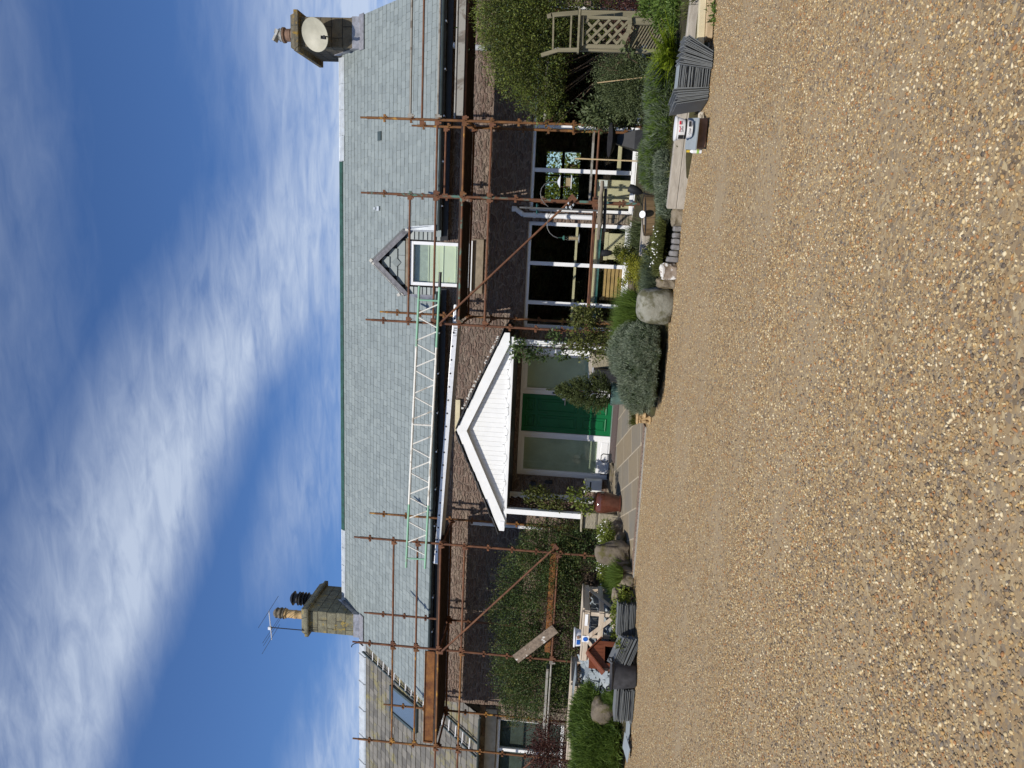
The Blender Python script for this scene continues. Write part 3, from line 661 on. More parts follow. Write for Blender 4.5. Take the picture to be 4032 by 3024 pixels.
# gutter: half round, with brackets
def gutter(name, x0, x1, y, z, r, mat, parent, steps=9):
    b = MB(); P_ = []
    for i in range(steps):
        g = math.pi+math.pi*i/(steps-1); P_.append((y+r*math.cos(g), z+r*math.sin(g)))
    vs = [(x, p[0], p[1]) for x in (x0, x1) for p in P_]+[(x, y+(p[0]-y)*.9, z+(p[1]-z)*.9+.004) for x in (x0, x1) for p in P_]
    n = steps; fs = []
    for i in range(n-1): fs += [(i, i+1, n+i+1, n+i), (2*n+i+1, 2*n+i, 3*n+i, 3*n+i+1)]
    fs += [(0, n, 3*n, 2*n), (n-1, 3*n-1, 4*n-1, 2*n-1)]
    b.add(vs, fs); return b.build(name, mat, parent, smooth=True)
gt = gutter('gutter', -11.0, -1.22, 14.70, 4.17, .06, 'gutter', house)
gutter('gutter', .02, 4.65, 14.70, 4.17, .06, 'gutter', house)
x = -10.8
while x < 4.6:
    if not -1.3 < x < .1: b = MB(); b.box((x, 14.77, 4.09), (.03, .14, .012)); b.box((x, 14.70, 4.10), (.03, .012, .03)); b.build('gutter_bracket', 'alu', house)
    x += .87
# ridge: green felt in the middle, zinc capping at the ends
def ridge(xa, xb, mat, name, w=.16, th=.03, joints=0):
    b = MB(); n = max(2, int((xb-xa)/.5))
    for i in range(n):
        p, q = xa+(xb-xa)*i/n, xa+(xb-xa)*(i+1)/n; j = .012*noise.noise(Vector((i*.9, xa, 0)))
        for sg in (-1, 1):
            y2 = RY+sg*w; b.add([(p, RY, rz_(RY)+.045+th+j), (q-.004*joints, RY, rz_(RY)+.045+th+j), (q-.004*joints, y2, rz_(RY-w)+.045+th+j), (p, y2, rz_(RY-w)+.045+th+j),
                                 (p, RY, rz_(RY)+.04+j), (q-.004*joints, RY, rz_(RY)+.04+j), (q-.004*joints, y2, rz_(RY-w)+.03+j), (p, y2, rz_(RY-w)+.03+j)],
                                [(0, 1, 2, 3), (7, 6, 5, 4), (2, 6, 7, 3), (0, 3, 7, 4), (1, 5, 6, 2)])
        if joints: b.tube((p, RY-w, rz_(RY-w)+.05+th), (p, RY, rz_(RY)+.055+th), .012, 5)
    b.tube((xa, RY, rz_(RY)+.03+th), (xb, RY, rz_(RY)+.03+th), .025, 8)
    return b.build(name, mat, roof)
ridge(-8.2, 1.6, 'ridge_green', 'ridge_felt', .045)
ridge(-10.3, -8.2, 'ridge_white', 'ridge_capping', .075, .03, 1); ridge(1.6, 4.0, 'ridge_white', 'ridge_capping', .12, .03, 1)
# small roof window and vents
q = roofp(t1(1090, 1170)); b = MB(); Rr = Matrix.Rotation(math.radians(44), 3, 'X'); b.box(q+Vector((0, -.02, .03)), (.20, .15, .012), Rr); b.build('roof_patch', 'gutter', roof)
q = roofp(t3(405, 252)); b = MB(); b.box(q+Vector((0, -.03, .035)), (.10, .11, .02), Rr); b.box(q+Vector((.0, .02, .12)), (.05, .06, .05), Rr); b.build('roof_vent', 'ridge_white', roof)
# windows ------------------------------------------------------
def window(x0, x1, z0, z1, mulls, y=15.06, fw=.075, d=.07, name='window', mat='upvc', glass='glass', parent=house, sill=True, out=.0):
    b = MB(); b.b2(x0, x1, y-out, y+d, z1-fw, z1); b.b2(x0, x1, y-out, y+d, z0, z0+fw)
    b.b2(x0, x0+fw, y-out, y+d, z0+fw, z1-fw); b.b2(x1-fw, x1, y-out, y+d, z0+fw, z1-fw)
    f = b.build(name, mat, parent, bevel=.006)
    for m_ in mulls:
        b = MB(); b.b2(m_-.04, m_+.04, y-.01, y+d-.003, z0+fw, z1-fw); b.build('mullion', mat, f, bevel=.006)
    xs = [x0+fw]+list(mulls)+[x1-fw]
    for a, c in zip(xs, xs[1:]):
        b = MB(); b.b2(a, c, y+.03, y+.036, z0+fw, z1-fw); b.build('pane', glass, f)
    if sill: b = MB(); b.b2(x0-.06, x1+.06, 14.93, y-.002, z0-.06, z0); b.build('sill', 'white' if sill == 1 else 'lintel', f, bevel=.006)
    return f
window(*BW, (-1.38, -.56)); window(*W2, (1.32, 2.17))
# things just inside the windows, seen through the glass
b = MB(); b.b2(-1.9, .25, 15.30, 15.42, 1.30, 1.35); b.b2(-1.9, .25, 15.45, 15.50, .86, .98); b.build('window_shelf', 'cream', house)
b = MB(); b.b2(-1.9, .25, 15.44, 15.449, .81, .86); b.build('shelf_edge', 'teal', house)
b = MB(); [b.b2(-1.3, -.60, 15.55, 15.58, .30+.085*i, .365+.085*i) for i in range(5)]; b.b2(-1.3, -1.24, 15.585, 15.62, .25, .75); b.b2(-.66, -.6, 15.585, 15.62, .25, .75); bench = b.build('slatted_bench', 'pine'); tag(bench, 'slatted pine seat just inside the big three light window', 'bench')
b = MB(); b.b2(-.42, .12, 15.35, 15.75, .26, .72); b.b2(-.44, .14, 15.34, 15.349, .66, .74); o = b.build('storage_box', 'cream', bevel=.01); tag(o, 'cream storage box behind the right pane of the three light window', 'box')
b = MB(); b.b2(.6, 1.2, 15.35, 15.55, .26, 1.02); b.b2(1.36, 1.9, 15.45, 15.5, .5, .58); o = b.build('cabinet', 'cream', bevel=.01); tag(o, 'low beige cabinet behind the left pane of the right window', 'cabinet')
# stone pier between the windows, thin stones
b = MB(); rng = random.Random(9); z = .05
while z < .98:
    h = rng.uniform(.05, .095); x = .31
    while x < .49:
        w = rng.choice((.18, .10, .18)); w = min(w, .49-x); b.box((x+w/2, 14.99+rng.uniform(-.015, .0), z+h/2), (w-.006, .07, h-.008), Matrix.Rotation(rng.uniform(-.05, .05), 3, 'Y')); x += w
    z += h
b.build('pier', 'rock_white' if 0 else 'lintel', house, bevel=.008)
# downpipes
def downpipe(x, y, z0, z1, mat, kink=None, r=.045):
    b = MB(); b.tube((x, y, z0), (x, y, z1), r, 14)
    for zz in () if z1-z0 < .9 else (z0+.5, (z0+z1)/2+.2, z1-.25): b.tube((x, y, zz), (x, y, zz+.05), r+.008, 14)
    if kink: b.tube((x, y, z1), (x+kink, y+.02, z1+.16), r, 12); b.tube((x+kink, y+.02, z1+.14), (x+kink*1.02, y+.02, z1+.24), r+.008, 12)
    return b.build('downpipe', mat, house, smooth=True)
downpipe(.41, 14.90, 1.04, 2.44, 'upvc', .11, .05)
q = at(t1(1680, 390), 14.9); downpipe(q.x, 14.9, at(t1(1730, 395), 14.9).z, at(t1(1618, 395), 14.9).z, 'upvc', None, .06)
q = at(t2(100, 415), 14.9); downpipe(q.x, 14.88, 1.9, at(t1(1900, 410), 14.88).z, 'greypipe', None, .055)
q = at(v4(150, 640), 14.9); downpipe(q.x, 14.9, 1.7, 3.3, 'upvc', None, .04)
# front door and side lights ----------------------------------
b = MB(); z0, z1 = .32, 2.34; y = 15.08
for x0, x1 in ((-5.22, -5.13), (-4.32, -4.22), (-3.37, -3.27), (-2.49, -2.40)): b.b2(x0, x1, y, y+.09, z0, z1)
b.b2(-5.13, -4.32, y+.001, y+.089, z1-.10, z1); b.b2(-3.27, -2.49, y+.001, y+.089, z1-.10, z1); b.b2(-4.22, -3.37, y+.001, y+.089, z1-.05, z1)
dfr = b.build('door_frame', 'upvc', house, bevel=.008)
for x0, x1, zb in ((-5.13, -4.32, .56), (-3.27, -2.49, .86)):
    b = MB(); b.b2(x0, x1, y+.02, y+.07, z0, zb); b.b2(x0+.05, x1-.05, y+.012, y+.02, z0+.04, zb-.05); b.build('side_panel', 'upvc', dfr, bevel=.005)
    b = MB()
    for a_, c_, e_, f_ in ((x0, x0+.035, zb, z1-.1), (x1-.035, x1, zb, z1-.1), (x0+.035, x1-.035, zb, zb+.035), (x0+.035, x1-.035, z1-.135, z1-.1)): b.b2(a_, c_, y+.022, y+.065, e_, f_)
    b.build('bead', 'upvc', dfr)
    b = MB(); b.b2(x0+.035, x1-.035, y+.045, y+.051, zb+.035, z1-.135); b.build('side_light', 'glass', dfr)
    b = MB(); b.b2(x0, x1, y+.075, y+.08, zb, z1-.1); b.build('side_curtain', 'frosted', dfr)
b = MB(); dx0, dx1 = -4.215, -3.375; b.b2(dx0, dx1, y+.03, y+.075, z0+.02, z1-.055)
door = b.build('front_door', 'door', house)
b = MB()
for px0, px1 in ((dx0+.10, -3.835), (-3.755, dx1-.10)):
    for pa, pb in ((.44, .98), (1.08, 1.94), (2.0, 2.2)):
        for a_, c_, e_, f_ in ((px0, px1, pa, pa+.025), (px0, px1, pb-.025, pb), (px0, px0+.025, pa+.025, pb-.025), (px1-.025, px1, pa+.025, pb-.025)): b.b2(a_, c_, y+.012, y+.031, e_, f_)
        b.b2(px0+.06, px1-.06, y+.018, y+.031, pa+.06, pb-.06)
b.build('panel', 'door', door, bevel=.006)
b = MB(); b.b2(-3.47, -3.43, y+.015, y+.03, 1.22, 1.42); b.tube((-3.45, y+.03, 1.36), (-3.45, y-.03, 1.36), .01, 6); b.tube((-3.45, y-.03, 1.36), (-3.57, y-.03, 1.36), .01, 6); b.build('door_handle', 'alu', door)
b = MB(); b.b2(-3.34, -3.30, y-.012, y, 1.56, 1.64); b.build('doorbell', 'black', dfr)
b = MB(); b.b2(dx0-.02, dx1+.02, 14.93, y+.03, .285, .335); b.build('door_sill', simple('sill_green', (.16, .24, .2), .5), house)
b = MB(); b.b2(-5.2, -2.4, 15.10, 15.4, -.1, .315); b.build('step', 'plinth', house)
# box lights and meter on the wall left of the door
for p, s_ in ((c2(415, 940), (.09, .05, .12)), (c2(542, 928), (.08, .05, .17))):
    q = at(p, 14.97); b = MB(); b.box(q, s_); o = b.build('wall_light', 'darkmetal', house, bevel=.01)
q = at(c2(905, 955), 14.88); b = MB(); b.box(q, (.26, .16, .36)); mb_ = b.build('mailbox', 'white', bevel=.012); tag(mb_, 'white metal mailbox fixed to the wall left of the door', 'mailbox')
b = MB(); b.b2(q.x-.15, q.x+.15, q.y-.1, q.y+.08, q.z+.18, q.z+.2); b.build('lid', 'white', mb_); b = MB(); b.b2(q.x-.1, q.x+.1, q.y-.085, q.y-.081, q.z+.05, q.z+.08); b.build('slot', 'black', mb_)
# porch --------------------------------------------------------
PY = 13.5; PZ = 3.44; PX = -3.845; EL_ = (-5.90, 2.50); ER_ = (-1.84, 2.56)
b = MB(); porch = None
for (ex, ez) in (EL_, ER_):
    n = Vector((-(ez-PZ), 0, ex-PX)); n = n if n.z > 0 else -n; n.normalize(); n *= .05
    b.add([(PX, PY+.02, PZ), (ex, PY+.02, ez), (ex, 15.0, ez), (PX, 15.0, PZ)]+[tuple(Vector(p)+n) for p in ((PX, PY+.02, PZ), (ex, PY+.02, ez), (ex, 15.0, ez), (PX, 15.0, PZ))],
          [(0, 1, 2, 3), (4, 5, 6, 7), (0, 4, 5, 1), (1, 5, 6, 2), (3, 2, 6, 7)])
b.b2(EL_[0]+.1, ER_[0]-.1, PY+.14, 14.98, 2.42, 2.45)
porch = b.build('porch', 'black', house)
rng = random.Random(12)
b = MB()
for (ex, ez) in (EL_, ER_):       # porch slates run in the slope from eave to ridge
    A = Vector((ex, PY-.05, ez)); D_ = Vector((PX-ex, 0, PZ-ez)); L = D_.length; D_.normalize(); n = D_.cross(Vector((0, 1, 0))); n = n if n.z > 0 else -n
    rows = 11; e = L/rows
    for r in range(rows+0):
        yy = PY-.05
        while yy < 14.99:
            w = rng.uniform(.18, .3); y2 = min(yy+w, 14.99); p0 = A+D_*(r*e-.05+rng.uniform(-.02, .02)); p1 = A+D_*min(L, r*e+e*1.6)
            yo = yy if yy > PY else PY-.05+rng.uniform(-.03, .015)
            vs = []
            for P_, hh in ((p0, .085), (p1, .06)):
                for Y_ in (yo, y2-.004):
                    for t in (0, -.012): q = P_+n*(hh+t); vs.append((q.x, Y_, q.z))
            b.add(vs, [(0, 2, 6, 4), (5, 7, 3, 1), (0, 1, 3, 2), (4, 6, 7, 5), (0, 4, 5, 1), (2, 3, 7, 6)]); yy = y2
b.build('porch_slates', 'porchslate', porch)
rng = random.Random(5)
for i in range(46):
    b = MB()               # mortar lumps along the right verge
    t = rng.uniform(.05, .80); q = Vector((ER_[0], PY-.02, ER_[1])).lerp(Vector((PX, PY-.02, PZ)), t); s_ = rng.uniform(.010, .03)
    b.box((q.x+.03, q.y+rng.uniform(0, .08), q.z+.10+rng.uniform(0, .015)), (s_*1.8, s_, s_), Matrix.Rotation(rng.uniform(0, 3), 3, 'Y')); b.build('mortar_lump', 'mortar', porch)
for (ex, ez) in (EL_, ER_):
    sg = 1 if ex > PX else -1; w = .185
    b = MB(); b.prism([(PX, PY-.03, PZ+.03), (ex, PY-.03, ez+.03), (ex, PY-.03, ez-.07), (ex-sg*.22, PY-.03, ez-.08), (PX, PY-.03, PZ-w+.01)], (0, .03, 0)); b.build('barge_board', 'white', porch, bevel=.004)
b = MB(); x = EL_[0]+.18; yb = PY+.075     # vertical gable boards
slope = lambda x: PZ-.02-(abs(x-PX))*((PZ-ER_[1])/(ER_[0]-PX) if x > PX else (PZ-EL_[1])/(PX-EL_[0]))
while x < ER_[0]-.16:
    x2 = min(x+.098, ER_[0]-.16)
    b.prism([(x+.004, yb, 2.46), (x2-.004, yb, 2.46), (x2-.004, yb, slope(x2-.004)), (x+.004, yb, slope(x+.004))], (0, .02, 0)); b.b2(x-.004, x+.004, yb+.008, yb+.019, 2.46, slope(x)); x = x2
gb = b.build('gable_boards', 'white', porch)
b = MB(); b.b2(EL_[0]+.1, ER_[0]-.08, PY+.005, PY+.06, 2.40, 2.463); b.build('fascia', 'white', porch, bevel=.005)
# a wire of small lights sagging along the fascia
b = MB(); pts = []; rng = random.Random(8)
for i in range(80):
    t = i/79; pts.append(Vector((EL_[0]+.15+t*(ER_[0]-EL_[0]-.3), PY-.004, 2.475+.02*math.sin(t*47)+.012*math.sin(t*131))))
b.path(pts, .0025, 4)
for i in range(3, 78, 4): b.tube(pts[i], pts[i]+Vector((0, 0, .035)), .006, 4)
b.build('light_string', simple('grey_wire', (.25, .25, .25), .6), porch)
for x, y_, zb in ((-5.48, PY+.06, .90), (-5.42, 14.3, .35), (-2.02, PY+.06, .30), (-2.30, 14.4, .35)):
    b = MB(); b.b2(x-.055, x+.055, y_-.055, y_+.055, zb, 2.41); b.build('post', 'white', porch, bevel=.006)
b = MB(); b.b2(-5.68, -5.34, PY-.10, PY+.24, .05, .56); b.b2(-5.68, -5.34, PY-.10, PY+.24, .562, .86); b.b2(-5.74, -5.30, PY-.16, PY+.28, .862, .90); b.build('plinth', 'plinth', porch, bevel=.015); b = MB(); b.b2(-2.46, -2.20, 13.7, 14.9, .1, .88); b.build('low_wall', 'plinth', porch, bevel=.015)
b = MB(); q = at(c1(1385, 1265), PY); b.b2(q.x-.05, q.x+.06, PY-.04, PY+.08, q.z-.1, q.z+.01); b.build('eaves_box', 'upvc', porch, bevel=.006)
gutter('porch_gutter', -5.95, -5.85, 14.2, 2.5, .05, 'upvc', porch)
# lattice panel on the left side of the porch
b = MB(); xl = -5.45
for i in range(-12, 16):
    for sg in (1, -1):
        y0_ = 13.66; y1_ = 14.25; z0_, z1_ = .95, 2.38
        za = z0_+i*.14; P0 = [y0_, za]; P1 = [y1_, za+(y1_-y0_)]
        if sg < 0: P0, P1 = [y0_, za+(y1_-y0_)], [y1_, za]
        (ya, zA), (yb_, zB) = P0, P1
        lo, hi = 0., 1.; dz = zB-zA
        ts = sorted(((z0_-zA)/dz, (z1_-zA)/dz)); lo, hi = max(lo, ts[0]), min(hi, ts[1])
        if hi-lo < .04: continue
        b.beam((xl+.006*sg, ya+(yb_-ya)*lo, zA+dz*lo), (xl+.006*sg, ya+(yb_-ya)*hi, zA+dz*hi), .011, .028, (1, 0, 0))
b.b2(xl-.02, xl+.02, 13.63, 13.66, .93, 2.4); b.b2(xl-.02, xl+.02, 14.25, 14.28, .93, 2.4)
b.build('trellis', simple('brown_lattice', (.09, .045, .03), .7, var=.3), porch)
# dormer -------------------------------------------------------
dY = 14.97; ax_ = -.68; az = 5.60; el = (-1.36, 4.90); er = (.0, 4.92)
b = MB(); b.prism([(-1.32, dY+.02, 4.1), (-1.16, dY+.02, 4.1), (-1.16, dY+.02, 4.86), (-.20, dY+.02, 4.86), (-.20, dY+.02, 4.1), (-.03, dY+.02, 4.1), (-.03, dY+.02, 4.9), (ax_, dY+.02, 5.5), (-1.32, dY+.02, 4.9)], (0, .05, 0))
for x in (-1.32, -.06): b.prism([(x, 15.04, 4.15), (x, 15.04, 4.9), (x, 15.66, 4.95)], (.03, 0, 0))
dorm = b.build('dormer', 'black', house)
b = MB()      # roof planes of the dormer, running back into the main roof
for (ex, ez) in (el, er):
    bk = lambda z: EY+(z-EZ)/TAN+.05
    n = Vector((-(ez-az), 0, ex-ax_)); n = n if n.z > 0 else -n; n.normalize(); n *= .035
    q4 = [Vector((ax_, dY-.09, az)), Vector((ex, dY-.09, ez)), Vector((ex, bk(ez), ez)), Vector((ax_, bk(az), az))]
    b.add([tuple(p) for p in q4]+[tuple(p+n) for p in q4], [(3, 2, 1, 0), (4, 5, 6, 7), (0, 1, 5, 4), (1, 2, 6, 5)])
b.build('dormer_roof', 'stackslate', dorm)
b = MB()
for (ex, ez) in (el, er): b.prism([(ax_, dY-.095, az-.005), (ex, dY-.095, ez-.005), (ex+(.03 if ex < ax_ else -.03), dY-.095, ez-.11), (ax_, dY-.095, az-.14)], (0, .02, 0))
b.build('barge', simple('lead_faced_board', (.17, .165, .175), .5, .1, var=.45, scale=9, bump=.4), dorm)
b = MB(); rng = random.Random(3)
for p, s_ in ((t3(335, 675), .05), (t3(352, 700), .035), (t3(560, 955), .05), (t3(592, 945), .03), (t3(625, 425), .04), (t3(640, 432), .03)):
    q = at(p, dY-.08); b.box(q, (s_*1.3, s_, s_*1.2), Matrix.Rotation(rng.uniform(0, 3), 3, 'Y'))
for i in range(14):
    t = i/14; q = Vector((el[0], dY-.07, el[1]+.02)).lerp(Vector((ax_, dY-.07, az+.035)), t); b.box(q, (.06, .04, .012), Matrix.Rotation(-.8, 3, 'Y'))
b.build('mortar_fillet', 'mortar', dorm)
# slate hanging on the gable and beside the window
b = MB(); yh = dY-.005
def hang(x0, x1, z0, z1, th=.012, bow=0):
    b.add([(x0+.003, yh-.02, z0), (x1-.003, yh-.02, z0), (x1-.003, yh+.006, z1), (x0+.003, yh+.006, z1), (x0+.003, yh, z0), (x1-.003, yh, z0)], [(0, 1, 2, 3), (0, 4, 5, 1)])
zz = 4.905; r = 0; PH = .165
hw_at = lambda z: .60-(z-4.9)*.60/.58
while zz < 5.42:
    hw = hw_at(zz+PH*.8)
    k = max(1, round(2*hw/.27)); 
    if hw > .05:
        for i in range(k): hang(ax_-hw+2*hw*i/k, ax_-hw+2*hw*(i+1)/k, zz, zz+PH+.01)
    zz += PH; r += 1
b.add([(ax_-.10, yh-.022, 5.09), (ax_, yh-.022, 4.99), (ax_+.10, yh-.022, 5.09), (ax_, yh-.022, 5.19), (ax_-.10, yh, 5.09), (ax_, yh, 4.99), (ax_+.10, yh, 5.09), (ax_, yh, 5.19)], [(0, 1, 2, 3), (0, 4, 5, 1), (1, 5, 6, 2), (2, 6, 7, 3), (3, 7, 4, 0)])
for x0, x1 in ((-1.33, -1.17), (-.19, -.02)):
    zz = 4.16
    while zz < 4.84: hang(x0, x1, zz, min(zz+.105, 4.88)); zz += .093
b.build('hung_slates', 'slate', dorm)
b = MB(); b.b2(-1.2, -.17, dY-.02, dY+.03, 4.80, 4.89); b.build('lintel', 'lintel', dorm, bevel=.008)
q0, q1 = at(t3(640, 400), dY-.02), at(t3(905, 450), dY-.02)
b = MB(); b.add([(-.02, dY-.03, 4.88), (.05, 14.95, 4.80), (.14, 14.86, 4.17), (-.02, dY-.03, 4.17)], [(0, 1, 2, 3)]); b.prism([(.0, 14.90, 4.9), (.07, 15.2, 4.86), (.12, 14.80, 4.22), (.0, 14.80, 4.22)], (.01, -.02, .01)); b.build('lead_flashing', 'ridge_white', dorm)
b = MB(); b.add([(-1.33, dY-.03, 4.86), (-1.40, 14.97, 4.7), (-1.45, 14.84, 4.2), (-1.33, dY-.03, 4.2)], [(0, 1, 2, 3)]); b.build('lead_flashing', 'lead', dorm)
dw = window(-1.14, -.22, 3.54, 4.80, (), y=15.0, fw=.07, parent=house, sill=False, out=.02)
b = MB(); b.b2(-1.07, -.29, 15.055, 15.068, 4.41, 4.43); b.b2(-1.07, -.29, 15.055, 15.068, 4.10, 4.115); b.b2(-1.07, -.29, 15.055, 15.068, 3.83, 3.845); b.build('blind_rail', 'blind', dw)
b = MB(); b.b2(-1.07, -.29, 15.07, 15.08, 3.6, 4.42); b.build('blind', 'blind', dw)
b = MB(); b.b2(-1.07, -.29, 15.09, 15.10, 4.36, 4.74); b.build('upper_blind', simple('grey_net', (.36, .40, .34), .8, var=.2, scale=12), dw)
b = MB(); b.b2(-1.2, -.16, 14.90, 15.0, 3.47, 3.52); b.build('sill', 'white', dw)
b = MB(); b.b2(-1.25, -.12, 14.965, 15.0, 3.24, 3.468); b.build('dormer_sill_stone', 'lintel', house, bevel=.01)
b = MB(); q = at((1680+405/3.318, 1200+1430/3.318), 14.96); b.b2(q.x-.40, q.x+.33, 14.93, 14.998, q.z-.05, q.z+.05); b.build('wall_box', 'cream', house)
# chimneys -----------------------------------------------------
def chimney(x0, x1, y0, y1, zt, mat, capmat, capw=.09, name='chimney'):
    b = MB(); b.b2(x0, x1, y0, y1, rz_(y0)-.4, zt); ch = b.build(name, mat, house, bevel=.02)
    b = MB(); b.b2(x0-capw, x1+capw, y0-capw, y1+capw, zt-.02, zt+.09); b.box(((x0+x1)/2, (y0+y1)/2, zt+.15), (x1-x0+.12, y1-y0+.12, .12), None, .92); b.build('cap', capmat, ch, bevel=.015)
    b = MB(); zf = rz_(y0)
    b.b2(x0-.02, x1+.02, y0-.025, y0-.002, zf-.02, zf+.20); Rr = Matrix.Rotation(math.radians(44), 3, 'X'); b.box(((x0+x1)/2, y0-.10, zf-.045), (x1-x0+.12, .22, .014), Rr)
    for xx, sg in ((x0, -1), (x1, 1)):
        P_ = [(y0-.02, rz_(y0-.02)+.02), (RY, rz_(RY)+.04), (RY, rz_(RY)+.20), (y0-.02, rz_(y0-.02)+.2)]
        b.prism([(xx+sg*.002, p[0], p[1]) for p in P_], (sg*.015, 0, 0))
    b.build('flashing', 'lead', ch)
    return ch
chr_ = chimney(4.07, 4.72, 17.3, 18.75, 8.03, 'chimney', 'chimney_cap', .12)
def pot(c, r, h, mat, ch, name='chimney_pot'):
    b = MB(); b.lathe([(r*1.15, 0), (r*1.12, .03), (r, .06), (r*.98, h*.45), (r*1.06, h*.47), (r*1.06, h*.5), (r*.98, h*.53), (r*.97, h*.86), (r*1.2, h*.9), (r*1.22, h*.97), (r*1.0, h), (r*.8, h)], c, 20); return b.build(name, mat, ch, smooth=True)
q = at(v1(560, 640), 17.75); p_ = pot((4.42, 17.75, 8.22), .145, .36, 'terracotta', chr_)
b = MB(); b.lathe([(.16, 0), (.18, .02), (.16, .04), (.14, .07), (.15, .10), (.08, .12)], (4.42, 17.75, 8.57), 18); b.box((4.38, 17.7, 8.73), (.26, .22, .05), Matrix.Rotation(.5, 3, 'Y')); b.box((4.47, 17.72, 8.70), (.1, .2, .12), Matrix.Rotation(.3, 3, 'Y')); b.build('lead_cap', simple('crumpled_lead', (.36, .35, .32), .45, .3, var=.5, scale=12, bump=.5), p_)
chl = chimney(-11.0, -10.35, 17.3, 18.75, 8.03, 'chimney_left', 'chimney_left', .10)
p_ = pot((-10.68, 17.6, 8.22), .115, .62, 'terracotta_y', chl); b = MB(); b.lathe([(.12, 0), (.16, .04), (.12, .08), (.16, .13), (.13, .2), (.15, .26), (.09, .33), (.03, .36)], (-10.68, 17.6, 8.80), 16); b.build('cowl', simple('sooty_clay', (.13, .11, .08), .8, var=.5, scale=14), p_, smooth=True)
p_ = pot((-10.62, 18.35, 8.2), .15, .5, 'black', chl); b = MB()
for i in range(4): b.lathe([(.16, 0), (.2, .02), (.16, .04)], (-10.62, 18.35, 8.42+.09*i), 16)
b.lathe([(.14, 0), (.14, .1), (.21, .12), (.12, .2), (.02, .24)], (-10.62, 18.35, 8.74), 16); b.build('cowl', 'darkmetal', p_, smooth=True)
# satellite dish on the right chimney ---------------------------
dc = at(v1(1205, 660), 17.02); sd = empty('satellite_dish', dc, 'cream oval satellite dish on the front of the right hand chimney', 'satellite dish')
b = MB(); ax3 = Vector((-.36, -.86, .36)).normalized(); R3 = ax3.to_track_quat('Z', 'Y').to_matrix(); prof = []; n = 40; vs = []; fs = []
rings = [0, .25, .5, .75, .92, 1.0]
for k, t in enumerate(rings):
    for i in range(n):
        g = 2*math.pi*i/n; r = .37*t; v = Vector((r*math.cos(g)*.97, r*math.sin(g), (t*t)*.07)); vs.append(dc+R3 @ v)
for k, t in enumerate(rings):
    for i in range(n):
        g = 2*math.pi*i/n; r = .375*t; v = Vector((r*math.cos(g)*.97, r*math.sin(g), (t*t)*.07-.012)); vs.append(dc+R3 @ v)
m_ = len(rings)
for s_ in (0, m_*n):
    for k in range(m_-1):
        for i in range(n): fs.append((s_+k*n+i, s_+k*n+(i+1) % n, s_+(k+1)*n+(i+1) % n, s_+(k+1)*n+i))
for i in range(n): fs.append(((m_-1)*n+i, (m_-1)*n+(i+1) % n, (2*m_-1)*n+(i+1) % n, (2*m_-1)*n+i))
b.add(vs, fs); b.build('reflector', 'dish', sd, smooth=True)
b = MB(); e1 = dc+R3 @ Vector((0, -.34, .06)); hd = at(v1(1340, 715), 16.72); b.tube(at(v1(1450, 690), 16.95), hd, .014, 6); b.build('arm', 'darkmetal', sd)
b = MB(); b.tube(hd+Vector((.0, .05, -.04)), hd+Vector((0, .0, .07)), .035, 10); b.box(hd+Vector((0, -.0, -.02)), (.06, .1, .04)); b.build('receiver', 'black', sd)
b = MB(); b.tube(dc+Vector((0, .02, 0)), (dc.x, 17.3, dc.z-.02), .025, 8); b.box((dc.x, 17.285, dc.z-.02), (.16, .03, .2)); b.build('bracket', 'darkmetal', sd)
# tv aerial on the left chimney --------------------------------
a0 = Vector((-10.93, 17.25, 8.1)); a1 = at(l3(125, 510), 17.25); ae = empty('tv_aerial', a0, 'thin metal tv aerial on a mast strapped to the left hand chimney', 'aerial')
b = MB(); b.tube(a0-Vector((0, 0, .25)), a1, .014, 6); b.build('mast', 'darkmetal', ae)
A_, B_ = at(l3(122, 375), 17.0), at(l3(145, 610), 17.5); b = MB(); b.tube(A_, B_, .012, 6); b.box(at(l3(130, 515), 17.25), (.08, .08, .08)); b.build('boom', 'alu', ae)
for p, q in ((l3(200, 255), l3(35, 515)), (l3(208, 430), l3(70, 640)), (l3(212, 447), l3(78, 660)), (l3(210, 487), l3(66, 728))):
    pa = at(p, 17.25); qa = at(q, 17.25); m0 = (pa+qa)/2; d = (pa-qa); k = 17.0 if q[0] < 1030 and p[1] < 2400 else 17.4
    pa, qa = at(p, k-.25), at(q, k+.25); b = MB(); b.tube(pa, qa, .006, 5); b.build('rod', 'darkmetal', ae)
# ================================================================== LEFT COTTAGE
ann = empty('neighbouring_cottage', (-14, 15, 0), 'lower cottage at the far left with an old mossy slate roof', 'cottage')
AX0, AX1 = -19.0, -11.09; AEY, AEZ = 14.72, 2.93; ARY, ARZ = 18.0, 6.72; ATAN = (ARZ-AEZ)/(ARY-AEY)
wn = (-13.3, -11.42, .9, 2.52)
b = MB(); wall_holes(b, AX0, AX1, -.1, 2.95, 15.02, 15.4, [wn]); b.build('wall', 'wall_grey', ann)
b = MB(); b.b2(-13.45, -11.15, 14.99, 15.02, 2.53, 2.80); b.build('lintel', 'render', ann, bevel=.01)
b = MB(); b.add([(AX0, AEY, AEZ-.03), (AX1, AEY, AEZ-.03), (AX1, ARY, ARZ-.03), (AX0, ARY, ARZ-.03)], [(0, 1, 2, 3)]); b.add([(AX0, 36-AEY, AEZ-.03), (AX1, 36-AEY, AEZ-.03), (AX1, ARY, ARZ-.03), (AX0, ARY, ARZ-.03)], [(0, 1, 2, 3)])
b.prism([(AX1-.1, 15.05, 2.9), (AX1-.1, 20.9, 2.9), (AX1-.1, 18, 6.6)], (.05, 0, 0)); ar = b.build('roof', 'black', ann)
skp = lambda x, y: SKX[0] < x < SKX[1] and SKY[0] < y < SKY[1]
